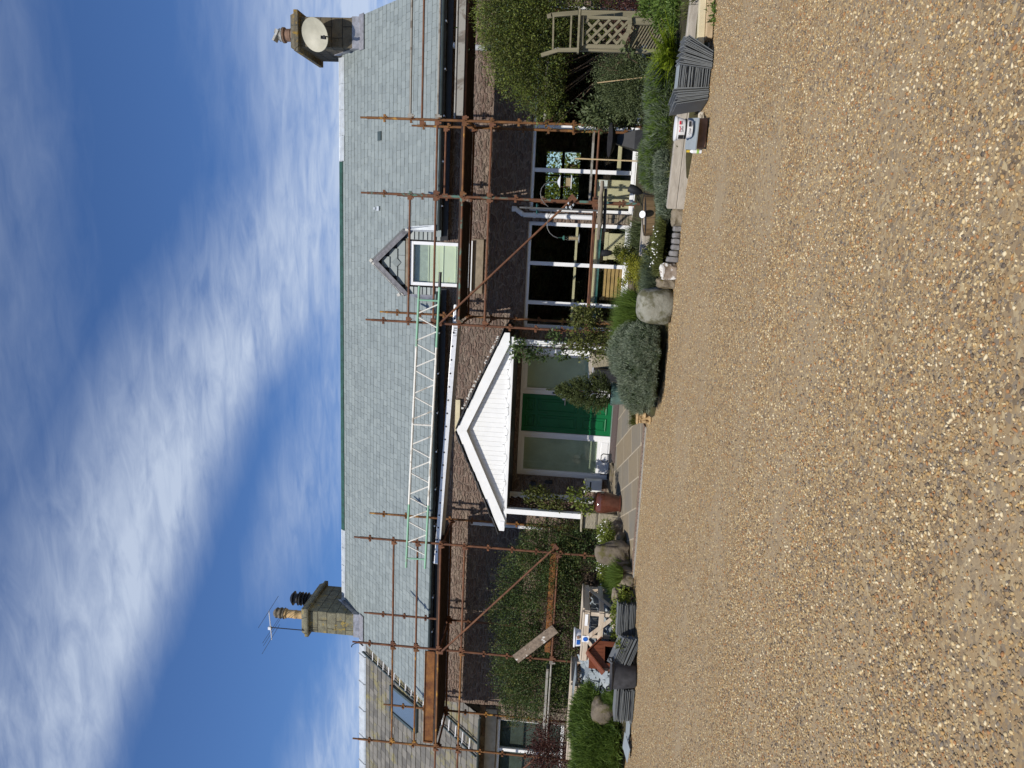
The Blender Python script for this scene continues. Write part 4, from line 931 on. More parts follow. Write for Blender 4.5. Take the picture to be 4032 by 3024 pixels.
def aroof(p):
    v = ray(*p); k = (AEZ-H-AEY*ATAN)/(v.z-v.y*ATAN); return Vector((0, 0, H))+v*k
ska, skb = aroof(l3(1130, 990)), aroof(l3(1345, 1340)); SKX = (min(ska.x, skb.x), max(ska.x, skb.x)); skc = aroof(l3(1135, 1180)); skd = aroof(l3(1350, 1130))
SKX = (skb.x+.0, skd.x); SKY = (skb.y, ska.y)
slates('slating', 'oldslate', ar, AX0, AX1+.0, AEY-.03, AEZ-.03*ATAN, ATAN, ARY, 25, .23, random.Random(6), None, 0, jit=.018, th=.012)
b = MB(); n_ = 9
for i in range(n_):
    p, q = AX0+(AX1-AX0)*i/n_, AX0+(AX1-AX0)*(i+1)/n_
    for sg in (-1, 1): b.add([(p, ARY, ARZ+.10), (q-.02, ARY, ARZ+.10), (q-.02, ARY+sg*.17, ARZ-.17*ATAN+.10), (p, ARY+sg*.17, ARZ-.17*ATAN+.10), (q-.02, ARY+sg*.17, ARZ-.17*ATAN+.05), (p, ARY+sg*.17, ARZ-.17*ATAN+.05)], [(0, 1, 2, 3), (3, 2, 4, 5)])
    b.tube((p, ARY-.17, ARZ-.17*ATAN+.11), (p, ARY, ARZ+.115), .018, 5)
b.build('ridge_capping', 'ridge_white', ar)
n3 = Vector((0, -ATAN, 1)).normalized(); sx = Vector((1, 0, 0)); sy = Vector((0, 1, ATAN)).normalized(); Rs = Matrix((sx, sy, n3)).transposed()
skm = aroof(l3(1235, 1165)); b = MB(); sw, sh = .78, 1.15
for dx, dy, w, h in ((0, sh/2, sw, .07), (0, -sh/2, sw, .09), (-sw/2, 0, .07, sh), (sw/2, 0, .07, sh)): b.box(skm+Rs @ Vector((dx, dy, .06)), (w, h, .08) if w > h else (w, h-.1, .081), Rs)
sk = b.build('skylight', 'gutter', ar); b = MB(); b.box(skm+Rs @ Vector((0, 0, .06)), (sw-.08, sh-.1, .01), Rs); b.build('skylight_pane', simple('skylight_glass', (.10, .14, .19), .08, var=.1, scale=1, bump=0, spec=.9), sk)
aw = window(*wn, (-12.3,), y=15.10, name='window', mat='white', parent=ann, sill=False)
b = MB(); b.b2(wn[0], wn[1], 15.24, 15.25, wn[2], wn[3]); b.build('curtain', simple('grey_curtain', (.06, .075, .065), .8, var=.3, scale=3), aw)
gutter('gutter', AX0, AX1-.05, 14.64, 2.93, .055, 'gutter', ann)
# roof ladder hooked over that ridge
la, lb = aroof(l3(905, 665)), aroof(l4(262, 1478)); la.x, lb.x = -11.55, -11.95
la2 = Vector((-11.62, ARY-.1, ARZ-.1*ATAN))+n3*.09; lb2 = aroof(l4(262, 1478))+n3*.09
lb2 = Vector((lb2.x, lb2.y, AEZ+(lb2.y-AEY)*ATAN))+n3*.09
ld = empty('roof_ladder', la2, 'dark roof ladder with pale rungs lying down the old mossy slates', 'ladder')
u_ = (la2-lb2); Ld = u_.length; u_.normalize(); sd_ = u_.cross(n3).normalized()
for sg in (-1, 1): b = MB(); b.beam(lb2+sd_*.19*sg, la2+sd_*.19*sg, .03, .05, n3); b.build('rail', 'gutter', ld)
k = int(Ld/.26)
for i in range(1, k): q = lb2+u_*(.26*i); b = MB(); b.tube(q-sd_*.185, q+sd_*.185, .013, 6); b.build('rung', 'upvc', ld)
b = MB(); pts = [la2+u_*.0]; [pts.append(la2+u_*(.1*math.sin(g)+.12)+n3*(.14-.14*math.cos(g))) for g in np.linspace(0, 3.0, 9)]; b.path(pts, .014, 6); b.build('hook', 'darkmetal', ld)
#PART3
# ================================================================== SCAFFOLDS
FY, IY = 13.5, 14.6
def standard(sc, x, y, z0, z1, mat='rust', zref=3.49):
    b = MB(); b.tube((x, y, z0), (x, y, z1-.12), .0242, 12); b.tube((x, y, z1-.12), (x, y, z1), .0185, 10)
    k = math.ceil((z0+.1-zref)/.495)
    while zref+k*.495 < z1-.15:
        z = zref+k*.495
        for sx, sy in ((.135, .012), (.012, .135)): b.box((x, y, z), (sx, sy, .042))
        b.box((x-.052, y, z-.005), (.030, .045, .036)); b.box((x+.052, y, z-.005), (.030, .045, .036)); b.tube((x+.02, y-.03, z-.055), (x+.02, y-.03, z-.02), .022, 6)
        k += 1
    b.box((x, y, z0+.006), (.15, .15, .012)) if z0 < .6 else None
    return b.build('standard', mat, sc)
def ledger(sc, a, c, mat='rust', end=True, name='ledger'):
    a, c = Vector(a), Vector(c); d = (c-a).normalized(); b = MB(); b.tube(a+d*.04, c-d*.04, .0215, 10)
    if end:
        for p, s_ in ((a, 1), (c, -1)):
            q = p+d*.055*s_; b.box(q, (.075, .05, .085) if abs(d.x) > .5 else (.05, .075, .085)); b.box(q+Vector((0, -.03 if abs(d.x) > .5 else 0, -.05)), (.03, .03, .06))
    return b.build(name, mat, sc)
def board(sc, x0, x1, y, z, w=.215, mat='rust_grey', name='board'):
    b = MB(); b.b2(x0, x1, y-w/2, y+w/2, z-.004, z+.004)
    for k in (-.5, -.17, .17, .5): b.b2(x0, x1, y+k*w-.008, y+k*w+.008, z-.045, z-.004)
    n = int((x1-x0)/.3)
    for i in range(1, n): b.b2(x0+(x1-x0)*i/n-.01, x0+(x1-x0)*i/n+.01, y-w*.48, y+w*.48, z-.03, z-.0045)
    return b.build(name, mat, sc)
MT['deck'] = m_rust('shade_toned_deck_steel', (.022, .014, .011), (.06, .04, .03))  # near-black tone carries the deep shade under the platforms
sr = empty('scaffold', (.5, 13.5, 0), 'rusty scaffold standing in front of the two downstairs windows on the right', 'scaffold')
XA, XB, XC, XG = 1.99, .65, -1.74, 4.42
zA, zB, zC = at(t1(915, 1012), FY).z, at(t1(920, 1637), FY).z, at(t3(290, 1163), FY).z
for x, z, m_ in ((XA, zA, 'rust_y'), (XB, zB, 'rust_g'), (XC, zC, 'rust')): standard(sr, x, FY, .2, z, m_)
for x, z, m_ in ((2.03, 4.72, 'rust_y'), (XB+.03, 5.0, 'rust'), (-1.70, 5.34, 'rust_y')): standard(sr, x, IY, .22, z, m_, 3.49)
q = at(t1(1950, 75), IY); standard(sr, q.x, IY, .2, 3.42, 'rust', 3.2)
for z in (4.48, 3.99, 3.49, 2.99, 1.04): ledger(sr, (XB, FY, z), (XC, FY, z), 'rust' if z != 3.49 else 'rust_g')
for z in (3.99, 3.49, 2.99, 1.04): ledger(sr, (XA, FY, z), (XB, FY, z), 'rust' if z != 3.49 else 'rust_y')
zz = [at(p, FY).z for p in (t1(1345, 1000), t1(1580, 1000), t1(1812, 1000))]
ledger(sr, (XG, FY, zz[0]), (XA, FY, zz[0]), 'rust_grey'); ledger(sr, (XG, FY, zz[1]), (XA, FY, zz[1]), 'rust_grey'); ledger(sr, (XG, FY, zz[2]), (XA, FY, zz[2]), 'rust')
z_ = at(t1(1445, 1000), IY).z; ledger(sr, (XG, IY, z_), (2.03, IY, z_), 'rust'); z_ = at(t2(565, 1000), FY).z; ledger(sr, (XG, FY, z_), (XA, FY, z_), 'rust')
ledger(sr, (2.03, IY, 4.03), (XB, IY, 4.03), 'rust'); z_ = at(t4(720, 210), IY).z; ledger(sr, (XB, IY, z_), (XC, IY, z_), 'rust'); ledger(sr, (2.03, IY, 3.47), (XC, IY, 3.47), 'rust')
for x in (XA, XB, XC):
    for z in (3.44, 1.5 if x != XC else 2.95): ledger(sr, (x+.01, FY, z), (x+.02, IY, z), 'rust_y' if x == XA else 'rust', name='transom')
for x0, x1 in ((XC+.05, XB-.05), (XB+.05, XA-.05), (XA+.06, XG-.05)):
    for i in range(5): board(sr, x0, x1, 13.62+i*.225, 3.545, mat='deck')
bx = at(t3(890, 1195), FY-.06); by = at(t4(535, 165), FY-.06); b = MB(); b.tube(bx, by, .0215, 10); b.box(bx+Vector((.0, .02, 0)), (.07, .06, .1)); b.box(by, (.07, .05, .14), Matrix.Rotation(.8, 3, 'Y')); b.build('brace', 'rust', sr)
b = MB(); b.b2(XA+.08, XG, 13.44, 13.475, 3.515, 3.635); b.build('toe_board', 'rust_grey', sr)
zq = at(t1(1735, 700), 14.2).z; ledger(sr, (XG, 14.2, zq), (XA+.1, 14.2, zq), 'rust_grey', False)
# grey boards laid low against the inner side
b = MB(); zb = at(t2(945, 1400), 14.45).z; b.b2(.70, 2.0, 14.35, 14.56, zb-.01, zb+.03); b.build('low_board', 'rust_grey', sr)
b = MB(); zb = at(t2(540, 960), 14.2).z; b.b2(2.1, XG, 14.1, 14.3, zb-.02, zb+.03); b.build('low_board', 'rust_grey', sr)
sL = empty('scaffold', (-8.7, 13.5, 0), 'taller rusty scaffold over the creeper left of the porch', 'scaffold')
XD, XE, XF, XH = -6.30, -8.72, -11.10, -13.5
for x, z, m_ in ((XD, 5.56, 'rust'), (XE, 5.60, 'rust'), (XF, 5.60, 'rust_y')): standard(sL, x, FY, .2, z, m_, 3.74)
for x, z, m_ in ((-6.21, 5.55, 'rust_y'), (-8.66, 5.67, 'rust'), (-11.0, 5.2, 'rust_y')): standard(sL, x, IY, .22, z, m_, 3.74)
for z in (4.72, 4.215, 3.73, 3.235): ledger(sL, (XD, FY, z), (XE, FY, z), 'rust'); ledger(sL, (XE, FY, z), (XF, FY, z), 'rust_y')
ledger(sL, (XD, FY, 1.31), (XE, FY, 1.31), 'rust'); ledger(sL, (XE, FY, 1.31), (XF, FY, 1.31), 'rust_grey')
for z in (3.74, 3.24): ledger(sL, (XF, FY, z), (XH, FY, z), 'rust')
z_ = at(l4(1040, 1400), FY).z
for z in (3.70, 1.33): ledger(sL, (-6.21, IY, z), (-8.66, IY, z), 'rust'); ledger(sL, (-8.66, IY, z), (-11., IY, z), 'rust')
for x in (XD, XE, XF):
    for z in (3.69, 1.27): ledger(sL, (x+.01, FY, z), (x+.06, IY, z), 'rust', name='transom')
for x0, x1 in ((XE+.05, XD-.05), (XF+.05, XE-.05)):
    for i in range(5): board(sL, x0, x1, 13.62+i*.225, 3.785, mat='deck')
p0 = at(l4(150, 0) if 0 else c2(600, 1458), FY-.06); p1 = at(l3(1525, 715), FY-.06); b = MB(); b.tube(p0, p1, .0215, 10); b.box(p0, (.07, .05, .12), Matrix.Rotation(.8, 3, 'Y')); b.box(p1, (.06, .05, .1)); b.build('brace', 'rust', sL)
p0 = at(l4(650, 1659), FY-.06); p1 = at(l4(790, 1535), FY-.06); b = MB(); b.tube(p0+(p0-p1)*2, p1, .0215, 10); b.build('brace', 'rust', sL)
b = MB(); za, zb = at(l3(1472, 1000), 13.56).z, at(l3(1392, 1000), 13.56).z; x0, x1 = at(l3(1430, 1445), 13.56).x, at(l3(1430, 705), 13.56).x
b.b2(x0, x1, 13.55, 13.575, za+.012, zb-.012); b.b2(x0, x1, 13.53, 13.595, zb-.012, zb); b.b2(x0, x1, 13.53, 13.595, za, za+.012); b.b2(x0, x0+.03, 13.52, 13.549, za+.012, zb-.012); b.build('toe_board', 'rust_board', sL)
b = MB(); b.b2(XE+.1, XD+.15, 13.60, 13.64, 1.36, 1.47); b.b2(XE+.1, XD+.15, 13.56, 13.70, 1.35, 1.358); b.build('low_board', 'rust_board', sL)
b = MB(); x0, x1 = at(l4(830, 1430), 13.6).x, at(l4(860, 790), 13.6).x; b.b2(x0, x1-.15, 13.55, 13.76, 1.36, 1.41); b.build('low_board', 'rust_grey', sL)
# loose weathered plank wedged in the left scaffold
pa, pb = at(l4(580, 770), 13.40), at(l4(905, 520), 13.44); b = MB(); b.beam(pa, pb, .04, .20, (0, 1, 0)) if 0 else b.beam(pa, pb, .20, .035, (0, -1, .15)); o = b.build('plank', 'flaky', bevel=.004); tag(o, 'weathered plank with flaking white paint leaning across the left scaffold', 'plank')
# lattice beam and aluminium staging bridging the two scaffolds
lb_ = empty('lattice_beam', (-4, 13.42, 4), 'green and cream tubular lattice beam slung between the two scaffolds', 'beam')
LY = 13.43; TLp, TRp = at(c1(620, 1625), LY), at(t3(728, 885), LY); BLp, BRp = at(c1(775, 1635), LY), at(t3(900, 770), LY); Bdir = (BRp-BLp); Br0 = BLp+Bdir*((TRp.x-BLp.x)/Bdir.x)
def chord(a, c, name):
    for f0, f1, mt in ((0, .24, 'beam_green'), (.24, .80, 'beam_cream'), (.80, 1.0, 'beam_green')):
        b = MB(); b.tube(a.lerp(c, f0), a.lerp(c, f1), .0245, 12); b.build(name, mt, lb_, smooth=True)
chord(TLp, TRp, 'chord'); chord(BLp, Br0, 'chord'); b = MB(); b.tube(Br0, BRp, .03, 10); b.build('chord_end', 'black', lb_)
for f in (.035, .955): b = MB(); b.tube(TLp.lerp(TRp, f), BLp.lerp(Br0, f), .018, 8); b.build('end_strut', 'beam_green', lb_)
b = MB(); b.tube(TLp.lerp(TRp, .53), BLp.lerp(Br0, .53), .02, 8); b.build('end_strut', 'beam_cream', lb_)
N_ = 20
for i in range(N_):
    f0, f1 = .045+.905*i/N_, .045+.905*(i+1)/N_; a_, c_ = (TLp.lerp(TRp, f0+.006), BLp.lerp(Br0, f1-.006)) if i % 2 else (BLp.lerp(Br0, f0+.006), TLp.lerp(TRp, f1-.006))
    if i in (10,): continue
    b = MB(); b.tube(a_, c_, .015, 7); b.build('diagonal', 'beam_cream', lb_)
st = empty('staging_board', (-4, 13.6, 3.6), 'white aluminium staging board with round holes spanning above the porch roof', 'staging')
sa = at(c1(868, 1597), 13.62); sb = at((1680+395/3.318, 1200+0/3.318), 13.62); hR = .10
b = MB(); b.beam(sa, sb, .012, hR, (0, 0, 1)); b.beam(sa+Vector((0, .02, hR/2)), sb+Vector((0, .02, hR/2)), .05, .01); b.build('side_rail', 'alu', st, bevel=.003)
b = MB(); b.beam(sa+Vector((0, .46, 0)), sb+Vector((0, .46, 0)), .012, hR); b.build('side_rail', 'alu', st)
b = MB()
for i in range(9): b.beam(sa+Vector((0, .04+.052*i, hR*.38)), sb+Vector((0, .04+.052*i, hR*.38)), .045, .014)
b.build('deck', 'black', st)  # black colour stands in for the shaded underside of the staging
nn2 = 20
for i in range(1, nn2):
    q = sa.lerp(sb, i/nn2); b = MB(); b.tube(q+Vector((0, -.009, .022)), q+Vector((0, -.006, .022)), .019, 10); b.build('hole', 'blackprint', st)
d_ = (sb-sa).normalized(); ang = math.atan2(d_.z, d_.x); q = sa.lerp(sb, (at((1680, 1200+330/3.318), 13.62).x-sa.x)/(sb.x-sa.x))
RT = Matrix.Rotation(-ang, 3, 'Y') @ FACE
text_mesh('lettering', 'LYTE', q+Vector((.0, -.008, -.012)), .085, 'blackprint', st, RT)
# ================================================================== THINGS
# timber sleepers edging the right bed
sp0, sp1 = Vector((.41, 9.42, 0)), Vector((2.86, 8.86, 0)); b = MB()
d = (sp1-sp0).normalized(); nrm = Vector((-d.y, d.x, 0))
for z0, z1 in ((-.03, .097), (.101, .215)): b.beam(sp0+nrm*.06+Vector((0, 0, (z0+z1)/2)), sp1+nrm*.06+Vector((0, 0, (z0+z1)/2)), .12, z1-z0)
o = b.build('timber_sleeper', 'sleeper0', bevel=.006); tag(o, 'long grey weathered sleeper edging the bed behind the upright slates', 'sleeper', None)
q0, q1 = gr(u5(2110, 20), 0), gr(u5(2090, 440), 0); q0 = q1+(q0-q1)*1.6
for k, (dz, dy, mt, lb) in enumerate(((.04, 0, 'pale0', 'pale new timber batten on the gravel edge, lower of the pair at the far right'), (.115, .05, 'cream', 'pale cream edged timber batten lying on the lower batten at the far right'))):
    b = MB(); b.beam(q1+Vector((-.02+(-.06 if k else 0), .1+dy, dz)), q0+Vector((0, .1+dy, dz)), .10, .07); o = b.build('timber_batten', mt, bevel=.004); tag(o, lb, 'timber')
# one slate, copied ------------------------------------------------
srng = random.Random(21)
def slate_mesh(w, l, t=.008, seed=0):
    r_ = random.Random(seed); b = MB(); j = lambda: r_.uniform(-.006, .006)
    cs = [(-w/2, -l/2), (w/2, -l/2), (w/2, l/2), (-w/2, l/2)]; pts = [(cs[k][0]+(cs[(k+1) % 4][0]-cs[k][0])*i/5+j()*.7, cs[k][1]+(cs[(k+1) % 4][1]-cs[k][1])*i/5+j()*.7, 0) for k in range(4) for i in range(5)]; b.prism(pts, (0, 0, t)); return b
def add_slate(proto, loc, rot, label, group):
    o = proto.copy(); COL.objects.link(o); o.location = loc; o.rotation_euler = rot; return tag(o, label, 'slate', group)
protos = {}
def proto(w, l, t=.0065, mat='stackslate'):
    key = (w, l, t, mat)
    if key not in protos:
        me_ = []
        for s_ in range(4):
            b = slate_mesh(w, l, t, s_); me = bpy.data.meshes.new('roof_slate'); me.from_pydata(b.v, [], b.f); me.materials.append(MT[mat]); me.update(); me_.append(me)
        protos[key] = me_
    return protos[key]
def put(meshes, loc, rot, label, group):
    o = bpy.data.objects.new('roof_slate', srng.choice(meshes)); COL.objects.link(o); o.location = loc; o.rotation_euler = rot; o.scale = (srng.uniform(.90, 1.06), srng.uniform(.9, 1.06), srng.uniform(.7, 1.25)); tag(o, label, 'slate', group); return o
def flat_stack(x, y, rz, n, w, l, label, group, t=.006, gap=.0026, tilt=(0, 0), top=None, mat='stackslate', z0=.0):
    ms = proto(w, l, t, mat)
    for i in range(n):
        lb = top if (top and i == n-1) else label
        put(ms if not (top and i == n-1) else proto(w, l, t, 'shard'), (x+srng.uniform(-.014, .014), y+srng.uniform(-.014, .014), z0+i*(t+gap)), (tilt[0]+srng.uniform(-.006, .006), tilt[1]+srng.uniform(-.006, .006), rz+srng.uniform(-.05, .05)), lb, group if lb is label else None)
c_ = gr(u3(735, 520), 0); flat_stack(c_.x, c_.y+.16, -.12, 40, .32, .26, 'grey roof slate lying in the tall flat stack by the sleeper', 'slates in the tall flat stack', top='bluish slate on top of the tall flat stack by the sleeper')
def lean_stack(base, dirv, n, w, l, lean, yaw, label, group, step=.011, fan=0.0):
    ms = proto(w, l)
    for i in range(n):
        p = Vector(base)+Vector(dirv)*step*i+Vector((0, srng.uniform(-.012, .012), 0)); a = lean+fan*i+srng.uniform(-.012, .012)
        # plate standing on its short edge, leaning sideways by a
        sc_ = Matrix.Diagonal((srng.uniform(.88, 1.05), srng.uniform(.86, 1.06), 1, 1)); R_ = Matrix.Rotation(yaw+srng.uniform(-.04, .04), 4, 'Z') @ Matrix.Rotation(math.pi/2-a, 4, 'Y') @ Matrix.Rotation(math.pi/2, 4, 'Z') @ sc_
        o = put(ms, p, (0, 0, 0), label, group); c = R_ @ Vector((0, 0, 0)); lo = min((R_ @ v.co).z for v in o.data.vertices)
        o.matrix_world = Matrix.Translation(p+Vector((0, 0, -lo+srng.uniform(0, .004)))) @ R_
cl = gr(u3(695, 760), 0); lean_stack((cl.x+.02, cl.y+.10, 0), (-1, 0, 0), 17, .44, .36, .06, .12, 'roof slate standing on edge against the left of the tall stack', 'slates standing left of the tall stack', .0085, .008)
cr = gr(u3(760, 240), 0); lean_stack((cr.x-.10, cr.y+.10, 0), (1, 0, 0), 24, .42, .34, -.10, -.12, 'roof slate leaning against the right of the tall stack', 'slates leaning right of the tall stack', .0095, -.018)
# left hand slate stacks along the gravel
q = gr(l4(1562, 500), 0); flat_stack(q.x, q.y+.22, .25, 24, .52, .34, 'long slate lying flat in the stack right of the kennel', 'slates in the flat stack right of the kennel', .007, .0055, (.0, .0))
q = gr(l4(1572, 760), 0)
flat_stack(q.x, q.y+.18, .5, 15, .44, .32, 'slate in the tilted heap in front of the kennel', 'tilted slates in front of the kennel', .007, .012, (.20, .40), z0=.05)
q = gr(l4(1545, 1190), 0); flat_stack(q.x, q.y+.24, .08, 20, .56, .34, 'long slate lying flat in the stack left of the black tub', 'slates in the flat stack left of the tub', .008, .0065)
for k, (p, r_, lb) in enumerate(((u2(1240, 1110), .7, 'slate lying loose on the gravel at the front of the big grass clump'), (u2(1215, 1330), .1, 'pale slate lying on the gravel edge at the far left, right of the blue tarpaulin'), (u2(1250, 1420), -.2, 'slate half on the other slate at the far left edge of the gravel'))):
    q = gr(p, .0); put(proto(.30, .24, .009, 'shard'), (q.x, q.y+.08, .03+.012*k), (.18, .05, r_), lb, None)
# broken slates between and inside the crates
def shard_mesh(seed, s_):
    r_ = random.Random(seed); n = r_.choice((4, 5, 6)); pts = []
    for i in range(n): g = 2*math.pi*(i+r_.uniform(-.28, .28))/n; pts.append((math.cos(g)*s_*r_.uniform(.7, 1.25), math.sin(g)*s_*r_.uniform(.4, .75), 0))
    b = MB(); b.prism(pts, (0, 0, .008)); me = bpy.data.meshes.new('broken_slate'); me.from_pydata(b.v, [], b.f); me.materials.append(MT['shard']); me.update(); return me
shm = [shard_mesh(i, .12) for i in range(8)]; shs = [shard_mesh(i+20, .075) for i in range(8)]
def heap(n, fn, label, group, ms, seed, tiltx=.9, sp_=.5):
    r_ = random.Random(seed)
    for i in range(n):
        p = fn(r_.random(), r_.random()); o = bpy.data.objects.new('broken_slate', r_.choice(ms)); COL.objects.link(o); o.location = p
        o.rotation_euler = (tiltx+r_.uniform(-sp_, sp_), r_.uniform(-sp_, sp_), r_.uniform(-1.2, 1.2)); tag(o, label, 'slate', group)
hx0, hx1 = at(l4(1200, 850), 11.2).x, at(l4(1200, 1290), 11.6).x
def hp(u, v):
    x = hx0+(hx1-hx0)*u; zt = .82-.25*u; z = .20+(zt-.20)*v; return Vector((x, 10.98+.55*v+.3*u, z))
heap(190, hp, 'piece of broken slate in the heap between the two crates', 'broken slates between the crates', shm, 5, 1.0, .42)
core = MB(); core.prism([(hx0+.02, 11.35, .1), (hx1, 11.6, .1), (hx1, 12.1, .5), (hx0+.02, 11.95, .72)], (0, .3, -.1)); 
def tub_crate(x0, x1, y0, y1, z0, z1, label, mid=True, diag=True):
    t = empty('wooden_crate', (x0, y0, z0), label, 'crate'); pw = .07
    for k, (x, y) in enumerate(((x0, y0), (x1-pw, y0), (x0, y1-pw), (x1-pw, y1-pw))): b = MB(); b.b2(x, x+pw, y, y+pw, z0, z1); b.build('corner_post', 'crate2', t, bevel=.004)
    for z in ([z0+.05, (z0+z1)/2, z1-.045] if mid else [z1-.045, z0+.05]):
        h = .085
        b = MB(); b.b2(x0-.0, x1, y0-.022, y0-.002, z-h/2, z+h/2); b.build('rail', 'crate0', t, bevel=.003); b = MB(); b.b2(x0, x1, y1+.002, y1+.022, z-h/2, z+h/2); b.build('rail', 'crate0', t, bevel=.003)
        b = MB(); b.b2(x1+.002, x1+.022, y0, y1, z-h/2, z+h/2); b.build('rail', 'crate1', t, bevel=.003); b = MB(); b.b2(x0-.022, x0-.002, y0, y1, z-h/2, z+h/2); b.build('rail', 'crate1', t, bevel=.003)
    b = MB(); b.b2(x0, x1, y0-.03, y0+.05, z1+.002, z1+.03); b.build('top_rail', 'crate0', t, bevel=.003); b = MB(); b.b2(x1-.05, x1+.03, y0+.06, y1+.03, z1+.002, z1+.03); b.build('top_rail', 'crate1', t, bevel=.003)
    b = MB(); b.b2(x0, x1-.06, y1-.04, y1+.03, z1+.002, z1+.03); b.build('top_rail', 'crate0', t, bevel=.003)
    if diag:
        b = MB(); b.beam((x1-.08, y0-.032, z0+.12), (x0+.48*(x1-x0), y0-.032, z1-.06), .012, .07, (0, 0, 1)); b.build('brace', 'crate0', t, bevel=.003)
        b = MB(); b.beam((x1+.032, y1-.1, z1-.05), (x1+.032, y0+.1, z0+.08), .012, .07); b.build('brace', 'crate1', t, bevel=.003)
        b = MB(); b.beam((x0+.12, y0-.032, z1-.3), (x0+.44*(x1-x0), y0-.032, z1-.07), .012, .06); b.build('brace', 'crate0', t, bevel=.003)
        b = MB(); b.b2((x0+x1)/2-.03, (x0+x1)/2+.03, y0+.0, y0+.05, z0, z1-.0); b.build('middle_post', 'crate2', t, bevel=.003)
    b = MB(); b.b2(x0+.08, x1-.08, y0+.08, y1-.08, z0, z0+.03); b.build('base', 'crate0', t); return t
cz = at(l4(1145, 390), 11).z
tub_crate(-7.05, -6.15, 11.0, 11.9, .24, cz, 'wooden slatted crate of slates with a white tub on it, behind the kennel')
def cr1(u, v): return Vector((-6.95+.70*u, 11.10+.55*v*v+.02*u, .30+(cz-.42)*v*(.75+.25*math.sin(u*9))))
heap(120, cr1, 'piece of slate inside the crate behind the kennel', 'slates inside the near crate', shm, 9, 1.0, .45)
c2a, c2b = at(l4(1005, 972), 11.9), at(l4(1000, 1583), 11.9)
tub_crate(c2b.x, c2a.x, 11.9, 12.75, c2b.z-.55, c2b.z-.01, 'low wooden crate at the far left behind the tall green grass', True, False)
heap(40, lambda u, v: Vector((c2b.x+.1+(c2a.x-c2b.x-.2)*u, 12.0+.55*v, c2b.z-.42+.22*v)), 'piece of slate inside the crate behind the tall grass', 'slates inside the far left crate', shm, 13, .35, .4)
b = MB(); b.beam(at(l4(1075, 845), 11.5), at(l4(1048, 1040), 11.75), .3, .012, (0, 0, 1)); o = b.build('roof_slate', 'shard'); tag(o, 'large whole slate tilted on top of the heap between the crates', 'slate')
kn_todo = True
ms = proto(.5, .34)
for i in range(14): put(ms, (-6.92+.055*i, 11.55+srng.uniform(-.05, .05), .50), (math.pi/2, srng.uniform(-.1, .1), math.pi/2+srng.uniform(-.15, .15)), 'whole slate standing inside the near crate', 'whole slates inside the near crate')
# white tub on the near crate
q = at(u1(150, 850), 11.5); tz = cz-.055; tb = empty('plastic_tub', (q.x, 11.35, tz), 'white plastic tub with a blue label standing on the crate rim behind the kennel', 'tub')
b = MB(); b.lathe([(.115, 0), (.14, .17), (.14, .172)], (q.x, 11.45, tz), 24, sx=1.15); b.build('tub_body', 'upvc', tb, smooth=True)
b = MB(); b.lathe([(.152, .172), (.155, .18), (.15, .195), (.05, .2)], (q.x, 11.45, tz), 24, sx=1.15); b.build('lid', 'upvc', tb, smooth=True)
b = MB(); b.box((q.x-.01, 11.45-.139, tz+.115), (.085, .012, .06), Matrix.Rotation(.14, 3, 'X')); b.build('label', 'blue', tb); b = MB(); b.box((q.x+.075, 11.45-.124, tz+.12), (.045, .008, .045), Matrix.Rotation(.35, 3, 'Z')); b.build('label', 'terracotta', tb)
q = at(u1(228, 912), 10.93); b = MB(); b.tube((q.x, 10.955, q.z), (q.x, 10.95, q.z), .04, 20); pl = b.build('warning_disc', 'blue'); tag(pl, 'blue round mark on a white square tag pinned to the crate corner', 'tag'); b = MB(); b.box((q.x, 10.962, q.z), (.115, .006, .115)); b.build('tag_card', 'upvc', pl)
q = at(u1(245, 590), 10.96); b = MB(); b.box((q.x, 10.967, q.z), (.21, .006, .05)); o = b.build('paper_label', 'upvc'); tag(o, 'blank white paper strip stuck on the top rail of the near crate', 'paper')
# kennel
ky = 10.62; ka = at(l4(1168, 700), ky); kl = at(l4(1300, 868), ky); kr = at(l4(1288, 592), ky); kb = at(l4(1440, 740), ky).z
kn = empty('kennel', (ka.x, ky, kb), 'small brown wooden kennel with a pitched roof and dark opening', 'kennel')
xl_, xr_ = kl.x+.07, kr.x-.07; ze = (kl.z+kr.z)/2+.0; zb = kb-.12
b = MB(); b.b2(xl_, xl_+.09, ky, ky+.03, zb, ze); b.b2(xr_-.09, xr_, ky, ky+.03, zb, ze); b.b2(xl_+.09, xr_-.09, ky, ky+.03, ze-.03, ze)
n = 7; w = (xr_-xl_)/n
for i in range(n):
    a_, c_ = xl_+i*w+.002, xl_+(i+1)*w-.002; zt = lambda x: ze+(ka.z-ze-.03)*(1-abs(x-ka.x)/((xr_-xl_)/2+.07)); b.prism([(a_, ky-.001, ze+.001), (c_, ky-.001, ze+.001), (c_, ky-.001, max(ze+.01, zt(c_))), (a_, ky-.001, max(ze+.01, zt(a_)))], (0, .025, 0))
b.b2(xl_, xl_+.02, ky+.031, ky+.6, zb, ze); b.b2(xr_-.02, xr_, ky+.031, ky+.6, zb, ze); b.b2(xl_+.021, xr_-.021, ky+.58, ky+.6, zb, ze+.2); b.b2(xl_+.021, xr_-.021, ky+.03, ky+.58, zb, zb+.02)
b.build('kennel_walls', 'kennel', kn)
for e_ in (kl, kr):
    b = MB(); m = 8
    for i in range(m):
        y0_ = ky-.06+i*.09; b.beam(Vector((ka.x, y0_+.043, ka.z)), Vector((e_.x, y0_+.043, e_.z)), .086, .018, (0, 0, 1))
    b.build('kennel_roof', 'kennel', kn)
b = MB(); b.box((ka.x+.05, ky+.3, zb+.2), (.16, .01, .13)); b.tube((ka.x+.08, ky+.292, zb+.22), (ka.x+.08, ky+.288, zb+.22), .03, 12); b.build('inner_card', 'navy', kn)
